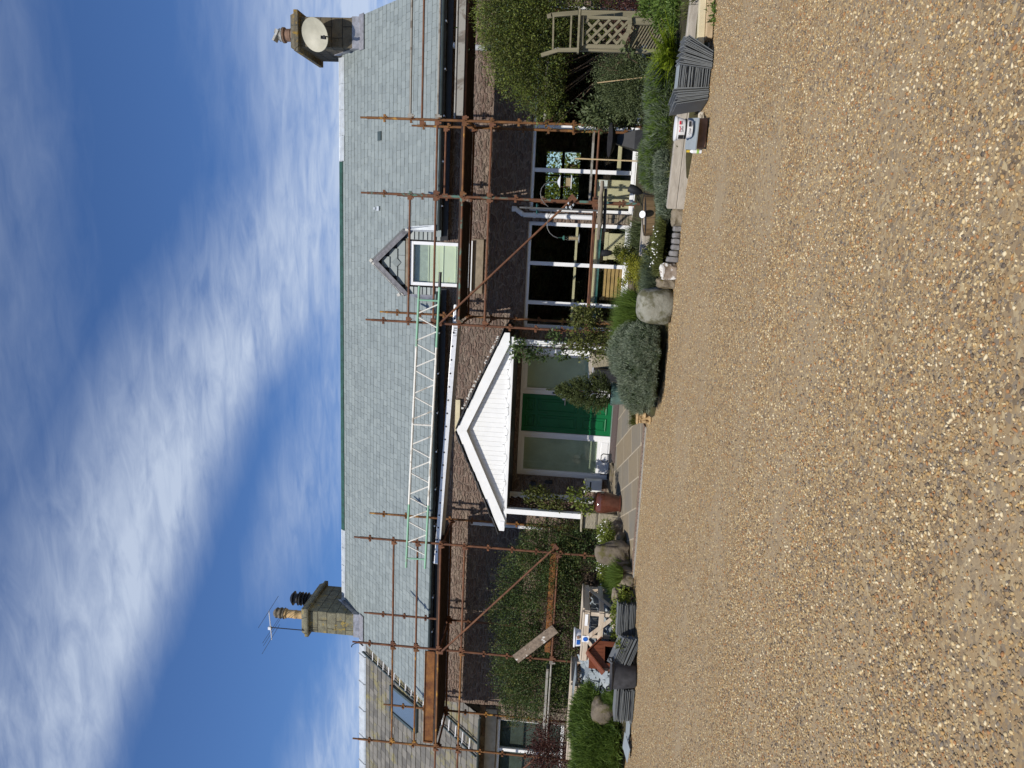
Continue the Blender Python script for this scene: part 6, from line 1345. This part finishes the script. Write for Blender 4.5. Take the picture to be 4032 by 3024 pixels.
# ================================================================== PLANTS
def plant(name, loc, label, cat='shrub', group=None): return empty(name, loc, label, cat, group)
def P3(p, Y, ry, w, h, dz=0):      # ellipsoid whose centre is the photo point p at depth Y; w, h radii in metres
    q = at(p, Y); return (q.x, q.y, q.z+dz, w, ry, h)
# creeper / cotoneaster mass left of the porch
cr_blobs = [P3(c2(560, 1520), 13.9, .5, .75, .65), P3(c2(850, 1420), 13.9, .45, .6, .5), P3(l4(700, 120), 14.0, .5, .8, .75), P3(l4(950, 150), 13.9, .5, .9, .45), P3(l4(620, 420), 14.1, .45, .7, .7),
            P3(l4(700, 720), 14.1, .45, .8, .85), P3(l4(560, 900), 14.2, .4, .7, .5), P3(l4(800, 1000), 14.1, .5, .8, .75), P3(l4(600, 1130), 14.3, .35, .5, .45), P3(l4(950, 850), 14.0, .5, .9, .35), P3(c2(420, 1420), 14.2, .35, .45, .3), P3(l4(1040, 400), 13.8, .5, 1.0, .3)]
cr = plant('cotoneaster', (-8, 14.5, .2), 'huge dark green small leaved shrub covering the wall behind the left scaffold')
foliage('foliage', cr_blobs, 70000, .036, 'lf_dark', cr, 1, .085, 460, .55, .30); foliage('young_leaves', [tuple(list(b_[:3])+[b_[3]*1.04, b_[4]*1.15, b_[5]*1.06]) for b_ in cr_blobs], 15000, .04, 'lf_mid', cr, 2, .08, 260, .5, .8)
b = MB(); r_ = random.Random(4)
for i in range(160):
    bl = r_.choice(cr_blobs); a_ = Vector((bl[0]+r_.uniform(-.4, .4), bl[1], .25)); g = r_.uniform(0, 6.28); t_ = Vector((bl[0]+bl[3]*1.1*math.cos(g), bl[1]-bl[4]*r_.uniform(.2, 1.1), bl[2]+bl[5]*1.15*math.sin(g))); s0 = a_.lerp(t_, .6); b.tube(s0, t_, .005, 4, .002)
b.build('stems', 'twig', cr)
hb_ = plant('heather_bush', tuple(at(l4(980, 500), 13.75)-Vector((0, 0, .5))), 'brownish purple leaved bush behind the near crate')
foliage('foliage', [P3(l4(960, 330), 13.75, .35, .5, .42), P3(l4(980, 560), 13.75, .35, .6, .38), P3(l4(900, 450), 13.9, .3, .5, .3), P3(l4(1060, 620), 13.7, .3, .4, .25)], 14000, .03, 'lf_heath', hb_, 3, .14, 120, .6)
rb_ = plant('berberis', tuple(at(l4(900, 1500), 12.7)-Vector((0, 0, .8))), 'dark red leaved shrub at the far left in front of the neighbouring cottage')
foliage('foliage', [P3(l4(880, 1440), 12.8, .35, .5, .45), P3(l4(900, 1640), 12.6, .4, .6, .6), P3(l4(800, 1560), 12.8, .3, .35, .3)], 9000, .04, 'lf_red', rb_, 4, .15, 110, .5, .3)
stems('stems', (rb_.location.x, 12.7, .2), [at(l4(790+r_.uniform(-40, 40), 1400+i*18), 12.7) for i in range(16)], .008, rb_)
# climber at the right, over the arch
cl_blobs = [P3(t2(260, 250), 12.9, .6, .9, .55), P3(t2(420, 330), 12.7, .6, .8, .6), P3(t2(300, 520), 13.0, .6, .6, .42), P3(t2(520, 650), 12.9, .5, .6, .38), P3(t2(470, 830), 13.1, .4, .4, .36), P3(t2(300, 60), 12.8, .6, .8, .7),
            P3(t2(700, 60), 12.9, .6, .7, .9), P3(t2(620, 930), 13.2, .3, .25, .25), P3(t2(130, 150), 13.2, .5, .5, .35)]
cl_ = plant('climber', (3.6, 13.4, .2), 'big yellow green climber spilling over the arch and the downpipe at the right')
foliage('foliage', cl_blobs, 46000, .037, 'lf_mid', cl_, 5, .075, 200, .38, .25); foliage('shade_tinted_leaves', cl_blobs, 12000, .04, 'lf_dark', cl_, 55, .2, 240, .42, .1); foliage('tip_leaves', [tuple(list(b_[:3])+[b_[3]*1.08, b_[4]*1.2, b_[5]*1.08]) for b_ in cl_blobs], 14000, .04, 'lf_yel', cl_, 6, .07, 220, .35, .85)  # darker leaf colour inside stands in for the climber's inner shade
stems('stems', (3.6, 13.4, .1), [Vector((b_[0]+r_.uniform(-.5, .5), b_[1], b_[2]+b_[5]*.5)) for b_ in cl_blobs for _ in range(4)], .015, cl_)
sh = plant('small_leaved_shrub', tuple(at(t2(1300, 720), 12.0)-Vector((0, 0, .55))), 'rounded grey green small leaved shrub left of the arch with a cane in it')
foliage('foliage', [P3(t2(1180, 640), 12.0, .4, .42, .42), P3(t2(1350, 720), 11.9, .4, .42, .45), P3(t2(1230, 800), 12.0, .35, .35, .4), P3(t2(1420, 600), 11.9, .3, .3, .3)], 26000, .024, 'lf_small', sh, 7, .12, 260, .6, .4)
stems('stems', tuple(at(t2(1540, 720), 12.0)), [at(t2(1000+40*i, 560+35*i), 11.8) for i in range(9)], .008, sh)
b = MB(); b.tube(at(t2(985, 712), 11.6), at(t2(1480, 655), 11.6), .008, 6); o = b.build('cane', 'bamboo'); tag(o, 'thin pale cane leaning through the small leaved shrub left of the arch', 'cane')
ap = plant('spotted_laurel', tuple(at(t2(1250, 960), 12.6)-Vector((0, 0, .5))), 'broad leaved plant in the shade right of the right window')
foliage('foliage', [P3(t2(1100, 960), 12.8, .25, .22, .4), P3(t2(1250, 950), 12.7, .25, .22, .35), P3(t2(1000, 1000), 13.0, .2, .2, .3)], 2600, .075, 'lf_small', ap, 8, .25, 60, .42)
fg = plant('fig_seedling', tuple(at(t2(1250, 440), 11.0)-Vector((0, 0, .5))), 'single large leaved stem in front of the arch panel', 'plant')
foliage('foliage', [P3(t2(1245, 445), 11.0, .06, .09, .07)], 18, .10, 'lf_small', fg, 9, .5, 8, .6); stems('stems', tuple(at(t2(1330, 560), 11.05)), [at(t2(1245, 445), 11.0)], .008, fg)
hy = plant('shade_plants', tuple(at(t2(1500, 100), 11.6)-Vector((0, 0, .3))), 'leafy green plants at the far right behind the sleeper', 'plants')
foliage('foliage', [P3(t2(1600, 40), 10.6, .4, .36, .2), P3(t2(1480, 40), 11.3, .3, .3, .2), P3(t2(1750, 60), 10.1, .4, .5, .2), P3(t2(1850, 90), 9.8, .3, .4, .12)], 9000, .05, 'lf_grass', hy, 10, .2, 90, .4); 
foliage('dark_foliage', [P3(t2(1330, 50), 12.2, .4, .5, .35), P3(t2(1200, 20), 12.4, .4, .4, .35)], 5000, .035, 'lf_red', hy, 11, .2, 60, .5)
b = MB(); r2 = np.random.default_rng(4)
gt_ = plant('geranium', tuple(gr(t2(1990, 110), 0)+Vector((0, .02, 0))), 'small palmate leaved weed at the far right edge of the gravel by the battens', 'plant')
foliage('foliage', [P3(t2(1990, 110), 8.5, .08, .11, .05)], 160, .05, 'lf_grass', gt_, 12, .3, 10, .4)
# ferns
fe = plant('fern', tuple(gr(t2(1790, 430), .2)), 'bright yellow green fern behind the sleeper in front of the arch', 'fern')
rng = np.random.default_rng(5); PP = []; DD = []; LL = []
fb = at(t2(1750, 440), 9.75); fb.z = .2
for i in range(58):
    g = rng.uniform(0, 6.283); le = rng.uniform(.32, .60); tl = rng.uniform(.15, .95); k = 26; p = np.array([fb.x+rng.normal()*.09, fb.y+rng.normal()*.05, fb.z]); d = np.array([math.cos(g)*math.sin(tl), math.sin(g)*math.sin(tl), math.cos(tl)])
    for j in range(k):
        f = j/k; step = le/k; p = p+d*step; d = d+np.array([math.cos(g), math.sin(g), -1.2])*.022; d /= np.linalg.norm(d); sd = np.cross(d, [0, 0, 1.]); sd /= max(np.linalg.norm(sd), 1e-6); wl = .085*math.sin(math.pi*min(1, f*1.0+.12))**.8*(1-f*.5)
        if j > 3:
            for sg in (-1, 1): PP.append(p.copy()); v = sd*sg*.85+d*.45; DD.append(v/np.linalg.norm(v)); LL.append(wl)
        PP.append(p.copy()); DD.append(d.copy()); LL.append(step*1.4)
PP, DD, LL = np.array(PP), np.array(DD), np.array(LL); V, Fc = leaf_verts(PP, DD, unit(rng.normal(size=PP.shape)*.4+[0, 0, 1]), LL, np.minimum(LL*.28, .016)); np_mesh('fronds', V, Fc, 'lf_fern', fe)
# rosemary / grassy mound right, behind the sleeper
def mound(name, label, cat, pts, Y, n, L, mat, seed, w=.004, spread=.55, rad=.10, curl=.3, group=None, zb=.2, extra=None):
    bs = [];
    for p, sc in pts: q = at(p, Y if not isinstance(p[-1], tuple) else Y); bs.append((q.x, q.y, max(zb, .18), sc))
    t = plant(name, (sum(b_[0] for b_ in bs)/len(bs), sum(b_[1] for b_ in bs)/len(bs), .18), label, cat, group); blades('foliage', bs, n, L, mat, t, seed, spread, w, curl, rad); return t
def field(n, x0, x1, y0, y1, sc, seed): r = random.Random(seed); return [(r.uniform(x0, x1), r.uniform(y0, y1), .19, sc*r.uniform(.7, 1.25)) for _ in range(n)]
def bladed(name, label, cat, bs, n, L, mat, seed, spread=.55, w=.004, curl=.3, rad=.09, extra=None):
    t = plant(name, (sum(b_[0] for b_ in bs)/len(bs), sum(b_[1] for b_ in bs)/len(bs), .18), label, cat); blades('foliage', bs, n, L, mat, t, seed, spread, w, curl, rad)
    if extra: blades('pale_shoots', bs, extra[0], L*extra[2], extra[1], t, seed+1, spread, w, curl, rad)
    return t
bladed('meadow_grass', 'bright green grass clump right of the birdbath behind the tall slates', 'grass', field(60, 1.5, 2.5, 10.2, 11.6, 1, 3), 13000, .20, 'lf_grass', 22, .6, .004, .3, .10)
# daisies at the edging stones
dy_ = plant('daisies', (-.1, 9.75, .15), 'patch of small white daisies behind the upright edging stones', 'flowers'); bs = field(40, -.35, .25, 9.62, 10.0, 1, 5); blades('foliage', bs, 5000, .11, 'lf_mid', dy_, 23, .8, .004, .3, .08)
rng = np.random.default_rng(8); n = 60; c_ = np.stack([rng.uniform(-.35, .2, n), rng.uniform(9.6, 9.95, n), rng.uniform(.26, .33, n)], 1)
def petals(name, c_, r, mat, parent, seed):
    rng = np.random.default_rng(seed); m_ = 6; P = np.repeat(c_, m_, 0); g = np.tile(np.arange(m_)*2*np.pi/m_, len(c_)); D = np.stack([np.cos(g), -.4+0*g, np.sin(g)], 1); V, Fc = leaf_verts(P, unit(D), np.tile(np.array([[0, -1, .6]]), (len(P), 1)), np.full(len(P), r), np.full(len(P), r*.8), 0.05); return np_mesh(name, V, Fc, mat, parent)
petals('flowers', c_[::2], .010, 'flower', dy_, 1)
# green perennials and yellow green euphorbia in front of the three light window
pe = plant('perennials', tuple(at(t4(1180, 640), 10.3)), 'leafy green perennials left of the weathered planter', 'plants')
foliage('foliage', [P3(t4(1240, 590), 10.0, .18, .22, .08), P3(t4(1180, 700), 10.3, .2, .2, .12), P3(t4(1250, 680), 9.95, .18, .18, .08)], 5200, .045, 'lf_mid', pe, 12, .18, 90, .45); bladed('iris', 'thin spiky leaves under the three light window by the half barrel', 'plant', field(16, -.35, .35, 11.9, 12.6, 1, 7), 700, .42, 'lf_small', 24, .5, .005, .35, .08)
eu = plant('euphorbia', tuple(at(t4(1050, 800), 10.8)), 'airy yellow green euphorbia below the middle of the three light window', 'plant')
foliage('foliage', [P3(t4(1010, 700), 10.8, .12, .12, .09), P3(t4(1070, 760), 10.6, .15, .16, .09), P3(t4(1000, 800), 10.8, .1, .12, .09), P3(t4(1080, 860), 10.6, .12, .12, .08), P3(t4(950, 650), 11.0, .1, .09, .08), P3(t4(930, 860), 11.0, .08, .07, .06)], 4300, .026, 'lf_euph', eu, 13, .2, 120, .5, .3); foliage('green_foliage', [P3(t4(920, 610), 11.2, .12, .12, .09), P3(t4(1000, 640), 11.0, .12, .12, .08)], 1100, .038, 'lf_mid', eu, 14, .25, 30, .5)
sg_ = bladed('pinks', 'grey green tufted plant just right of the big grey boulder', 'plant', field(40, -.75, -.3, 10.1, 10.6, 1, 8), 9000, .20, 'lf_lav', 25, .7, .004, .3, .09)
# lavender
lx0, lx1 = at(t4(1150, 1180), 10.4).x, at(c2(1250, 320), 10.4).x
def mounded(name, label, cat, blobs, n, L, mats, seed, wr=.13, k=300, clump=.07):
    t = plant(name, (sum(b_[0] for b_ in blobs)/len(blobs), sum(b_[1] for b_ in blobs)/len(blobs), .18), label, cat)
    foliage('foliage', blobs, n, L, mats[0], t, seed, clump, k, wr, .75, .8, .12); foliage('shoots', [tuple(list(b_[:3])+[b_[3]*1.05, b_[4]*1.05, b_[5]*1.08]) for b_ in blobs], n//3, L*1.1, mats[1], t, seed+1, clump*.7, k, wr, .9, .9, .12)
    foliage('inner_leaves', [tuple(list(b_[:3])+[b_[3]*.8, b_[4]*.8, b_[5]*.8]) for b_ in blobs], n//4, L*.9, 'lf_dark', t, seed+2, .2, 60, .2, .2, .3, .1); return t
def G3(x, y, z, rx, ry, rz): return (x, y, z, rx, ry, rz)
xa_, xb_ = at(c2(1250, 300), 10.3).x, at(t4(1150, 1200), 10.2).x; xm = (xa_+xb_)/2; hw_ = (xb_-xa_)/2
mounded('lavender', 'big rounded silvery green lavender bush between the path and the grey boulder', 'lavender', [G3(xm-hw_*.55, 10.25, .27, hw_*.55, .45, .28), G3(xm+.0, 10.15, .32, hw_*.5, .5, .32), G3(xm+hw_*.55, 10.05, .27, hw_*.5, .42, .28), G3(xm+hw_*.2, 10.6, .42, hw_*.7, .4, .30), G3(xm-hw_*.3, 9.95, .16, hw_*.5, .3, .18), G3(xm+hw_*.4, 9.85, .14, hw_*.45, .2, .16)], 70000, .042, ('lf_lav', 'lf_silver'), 60)
bladed('lavender', 'greener taller lavender behind the silvery one, left of the grey boulder', 'lavender', field(60, -1.75, -1.0, 10.9, 11.5, 1.15, 10), 13000, .40, 'lf_grass', 27, .5, .004, .2, .12)
# rose bush
ro = plant('rose_bush', tuple(at(t4(860, 1230), 12.0)-Vector((0, 0, .15))), 'open rose bush with bare stems between the porch post and the three light window')
foliage('foliage', [P3(t4(600, 1150), 12.0, .25, .22, .2), P3(t4(620, 1280), 12.0, .25, .3, .22), P3(t4(700, 1380), 11.9, .25, .22, .22), P3(t4(780, 1330), 11.9, .25, .22, .16), P3(t4(690, 1130), 12.0, .2, .14, .16), P3(t4(560, 1350), 12.1, .15, .12, .12)], 2600, .052, 'lf_mid', ro, 15, .22, 90, .55)
stems('stems', tuple(at(t4(950, 1230), 12.0)), [at(t4(520+35*i % 260, 1100+17*i), 12.0) for i in range(22)], .009, ro)
mounded('rosemary', 'long fuzzy green mound growing behind the sleeper between the birdbath and the slates', 'plant', [G3(.95+.24*i, 10.35+.12*math.sin(i*2.1), .26+.03*math.sin(i*1.7), .24, .42, .20) for i in range(6)], 42000, .075, ('lf_grass', 'lf_lav'), 70, .10)
mounded('santolina', 'grey green feathery mound behind the left half of the sleeper', 'plant', [G3(.40+.2*i, 9.85+.12*(i % 2), .17+.02*i, .17, .25, .09+.012*i) for i in range(4)], 16000, .045, ('lf_lav', 'lf_silver'), 74, .16)
cf = bladed('yellow_conifer', 'bright yellow green feathery plant behind the lavender beside the porch post', 'plant', field(16, at(t4(850, 1450), 11.6).x-.15, at(t4(850, 1450), 11.6).x+.2, 11.45, 11.75, 1, 11), 3500, .30, 'lf_euph', 28, .6, .005, .2, .08)
jc = plant('jasmine', (-2.05, 13.45, .4), 'leafy climber twisting up the right hand porch post', 'climber')
foliage('foliage', [P3(t4(120, 1430), 13.4, .15, .13, .22), P3(t4(240, 1440), 13.4, .15, .12, .2), P3(t4(80, 1360), 13.4, .15, .1, .12), P3(t4(440, 1450), 13.4, .12, .1, .12), P3(t4(380, 1310), 13.4, .12, .12, .14), P3(t4(480, 1350), 13.5, .12, .1, .1)], 800, .06, 'lf_dark', jc, 16, .25, 50, .7)
stems('stems', (-1.95, 13.4, .3), [at(t4(80+60*i, 1360+(i % 3)*40), 13.4) for i in range(8)], .006, jc)
vs_ = plant('akebia', (-5.3, 13.6, .5), 'climber with lobed leaves on the brown trellis left of the door', 'climber')
foliage('foliage', [P3(c2(430, 1030), 13.7, .15, .12, .2), P3(c2(540, 1090), 13.6, .15, .15, .2), P3(c2(620, 1110), 13.6, .12, .12, .14), P3(c2(470, 1000), 13.9, .12, .1, .15), P3(c2(420, 1100), 13.7, .1, .1, .12)], 850, .07, 'lf_mid', vs_, 17, .22, 45, .5); stems('stems', (-5.3, 13.6, .8), [at(c2(400+40*i, 1080), 13.6) for i in range(6)], .005, vs_)
pa = plant('potted_climber', tuple(at(c2(905, 1100), 13.15)), 'light green lobed leaf plant growing out of the brown glazed pot', 'plant')
foliage('foliage', [P3(c2(800, 1080), 13.1, .12, .17, .15), P3(c2(870, 1130), 13.1, .12, .14, .1), P3(c2(740, 1040), 13.15, .1, .1, .1), P3(c2(830, 1000), 13.15, .1, .08, .08)], 420, .075, 'lf_yel', pa, 18, .3, 36, .45); stems('stems', tuple(at(c2(910, 1100), 13.15)), [at(c2(760+25*i, 1040+18*i), 13.1) for i in range(5)], .005, pa)
# white flowers by the path
wf = plant('white_bellflowers', tuple(at(c2(1020, 1400), 12.6)-Vector((0, 0, .2))), 'sprawl of white flowers with fresh green leaves under the big dark shrub', 'flowers')
fl = [P3(c2(1000, 1330), 12.9, .2, .22, .12), P3(c2(1020, 1430), 12.6, .2, .3, .13), P3(c2(1000, 1560), 12.4, .2, .3, .12), P3(l4(1320, 60), 12.1, .2, .35, .12)]
foliage('foliage', fl, 7000, .04, 'lf_yel', wf, 19, .2, 90, .45); rng = np.random.default_rng(9); pp, _ = sample_blobs(fl, 150, rng, .12, 60, .9); pp[:, 1] -= .08; pp[:, 2] += .03; petals('flowers', pp, .013, 'flower', wf, 2)
bladed('garden_grass', 'bright green grass tuft just right of the near crate', 'grass', field(20, at(l4(1380, 120), 11.5).x-.25, at(l4(1380, 120), 11.5).x+.2, 11.4, 11.9, 1, 12), 5000, .26, 'lf_grass', 29, .55, .004, .3, .09)
lp = plant('leafy_weeds', tuple(gr(l4(1480, 320), .1)), 'broad leaved weeds in front of the near crate above the flat slates', 'plants'); foliage('foliage', [P3(l4(1470, 300), 10.95, .12, .2, .1), P3(l4(1420, 370), 10.95, .12, .12, .09), P3(l4(1400, 520), 10.9, .1, .2, .05)], 1100, .055, 'lf_yel', lp, 20, .3, 60, .5)
kp = plant('leafy_weeds', tuple(gr(l4(1450, 720), .1)), 'small light green weeds at the foot of the kennel opening', 'plants'); foliage('foliage', [P3(l4(1440, 660), 10.25, .08, .08, .06), P3(l4(1440, 800), 10.2, .08, .12, .05)], 350, .045, 'lf_yel', kp, 21, .3, 20, .5)
tg = plant('trough_grass', tuple(at(c2(1230, 420), 11.1)), 'short green tufts planted in the carved trough', 'plant'); a_ = tp.location; blades('foliage', [(a_.x-.12, a_.y+.05, .20, 1), (a_.x+.05, a_.y+.05, .2, 1), (a_.x+.16, a_.y+.05, .2, .8)], 500, .16, 'lf_mid', tg, 30, .5, .005, .3, .06)
# grass clumps left
def mounded2(name, label, cat, blobs, n, L, seed): 
    t = mounded(name, label, cat, blobs, n, L, ('lf_grass', 'lf_grass'), seed, .07, 420, .06); return t
mounded2('ornamental_grass', 'very large soft green grass clump in front of the far left crate', 'grass', [G3(-8.35, 11.0, .33, .42, .5, .34), G3(-8.75, 10.95, .36, .6, .55, .40), G3(-9.3, 11.0, .35, .6, .6, .42), G3(-8.0, 10.75, .14, .2, .3, .14), G3(-8.6, 10.7, .20, .7, .35, .22), G3(-8.5, 11.35, .50, .7, .4, .34), G3(-9.2, 10.72, .16, .5, .3, .2)], 75000, .13, 80)
mounded2('ornamental_grass', 'smaller green grass clump between the slate heap and the brown rock', 'grass', [G3(at(l4(1290, 1090), 10.75).x, 10.75, .22, .12, .15, .16), G3(at(l4(1350, 1020), 10.7).x, 10.65, .18, .12, .12, .11)], 7000, .08, 84)
# creeping weeds at bed edges
we = MB(); t = plant('edge_weeds', (-4, 10.5, .1), 'low green creeping weeds along the front edge of the garden beds', 'weeds'); bs = []
r_ = random.Random(77)
for i in range(260):
    x = r_.choice((r_.uniform(-9.5, -5.9), r_.uniform(-2.9, 3.2))); bs.append((x, front_y(x)+r_.uniform(.12, 1.8), .16, r_.uniform(.5, 1.2)))
blades('foliage', bs, 14000, .10, 'lf_mid', t, 33, .9, .005, .3, .10); t['kind'] = 'stuff'
# trees behind the house, seen through the rear window, and the wood across the drive that the glass reflects
bt_ = plant('garden_tree', (2.2, 24, 0), 'sunlit leafy tree seen through the rear window beyond the right window', 'tree')
foliage('crown', [(2.6, 24.5, 1.9, 1.9, .9, 1.6), (1.2, 25, 1.4, 1.3, .8, 1.3)], 9000, .13, 'lf_yel', bt_, 40, .2, 160, .6); b = MB(); b.tube((2.2, 24.5, -.1), (2.3, 24.5, 1.8), .08, 8); b.build('trunk', 'twig', bt_)
wd = [(x, -24+3*math.sin(x*1.3), 3.2+1.3*math.sin(x*.7+1), 3.4, 2.2, 3.9+1.2*math.sin(x*.9)) for x in range(-46, 40, 4)]
o = foliage('woodland', wd, 26000, .9, 'lf_dark', None, 41, .2, 500, .8, .2); o['kind'] = 'stuff'; tag(o, 'dark wood across the drive that the windows reflect', 'woodland')
# ================================================================== PEBBLES
def pebbles(name, n, y0, y1, smin, smax, seed, power=1.0, hi=True):
    rng = np.random.default_rng(seed); ico = []
    if hi: 
        t = (1+5**.5)/2; vi = np.array([(-1, t, 0), (1, t, 0), (-1, -t, 0), (1, -t, 0), (0, -1, t), (0, 1, t), (0, -1, -t), (0, 1, -t), (t, 0, -1), (t, 0, 1), (-t, 0, -1), (-t, 0, 1)], float); vi /= np.linalg.norm(vi[0])
        fi = np.array([(0, 11, 5), (0, 5, 1), (0, 1, 7), (0, 7, 10), (0, 10, 11), (1, 5, 9), (5, 11, 4), (11, 10, 2), (10, 7, 6), (7, 1, 8), (3, 9, 4), (3, 4, 2), (3, 2, 6), (3, 6, 8), (3, 8, 9), (4, 9, 5), (2, 4, 11), (6, 2, 10), (8, 6, 7), (9, 8, 1)])
    else: vi = np.array([(1, 0, 0), (-1, 0, 0), (0, 1, 0), (0, -1, 0), (0, 0, 1), (.5, .5, .6)], float); vi[5] = (0, 0, -1); fi = np.array([(0, 2, 4), (2, 1, 4), (1, 3, 4), (3, 0, 4), (2, 0, 5), (1, 2, 5), (3, 1, 5), (0, 3, 5)])
    nv = len(vi)
    y = y0+(y1-y0)*rng.uniform(0, 1, n)**power; wl = -.22-.62*y; wr = -.22+.33*y+.25      # the wedge of drive in view
    mid = -.215*y; x = mid+(rng.uniform(-1, 1, n))*(.62*y+.35)
    fy = np.array([front_y(a) for a in x]); gate = np.array([noise.noise(Vector((a*1.1, c*2.0, 5))) for a, c in zip(x, y)])
    keep = (y < fy-.03) & (rng.uniform(-.75, .55, n) < gate*1.25+.25*(y > fy-1.0)+.28); x, y, fy = x[keep], y[keep], fy[keep]; n = len(x)
    s_ = rng.uniform(0, 1, n)**2.2*(smax-smin)+smin; sc = np.stack([s_*rng.uniform(.75, 1.4, n), s_*rng.uniform(.7, 1.1, n), s_*rng.uniform(.35, .7, n)], 1)
    g = rng.uniform(0, 6.283, n); c, si = np.cos(g), np.sin(g); tl = rng.normal(size=n)*.35; base = np.array([gz(a, d) for a, d in zip(x, y)])
    V = vi[None]*(1+rng.uniform(-.5, .25, (n, nv, 1))); V = V*sc[:, None]; vz = V[..., 2]*np.cos(tl)[:, None]+V[..., 0]*np.sin(tl)[:, None]; vx = V[..., 0]*np.cos(tl)[:, None]-V[..., 2]*np.sin(tl)[:, None]
    X = vx*c[:, None]-V[..., 1]*si[:, None]+x[:, None]; Y = vx*si[:, None]+V[..., 1]*c[:, None]+y[:, None]; Z = vz+(base+sc[:, 2]*.35)[:, None]
    VV = np.stack([X, Y, Z], -1).reshape(-1, 3); Fc = (fi[None]+(np.arange(n)*nv)[:, None, None]).reshape(-1, 3); o = np_mesh(name, VV, Fc, 'pebble'); o['kind'] = 'stuff'; tag(o, 'loose brown and cream gravel stones strewn over the drive', 'gravel'); return o
pebbles('loose_gravel', 130000, 1.9, 5.2, .003, .0108, 1, .8)
pebbles('loose_gravel', 330000, 4.9, 11.6, .004, .0115, 2, .9, False)
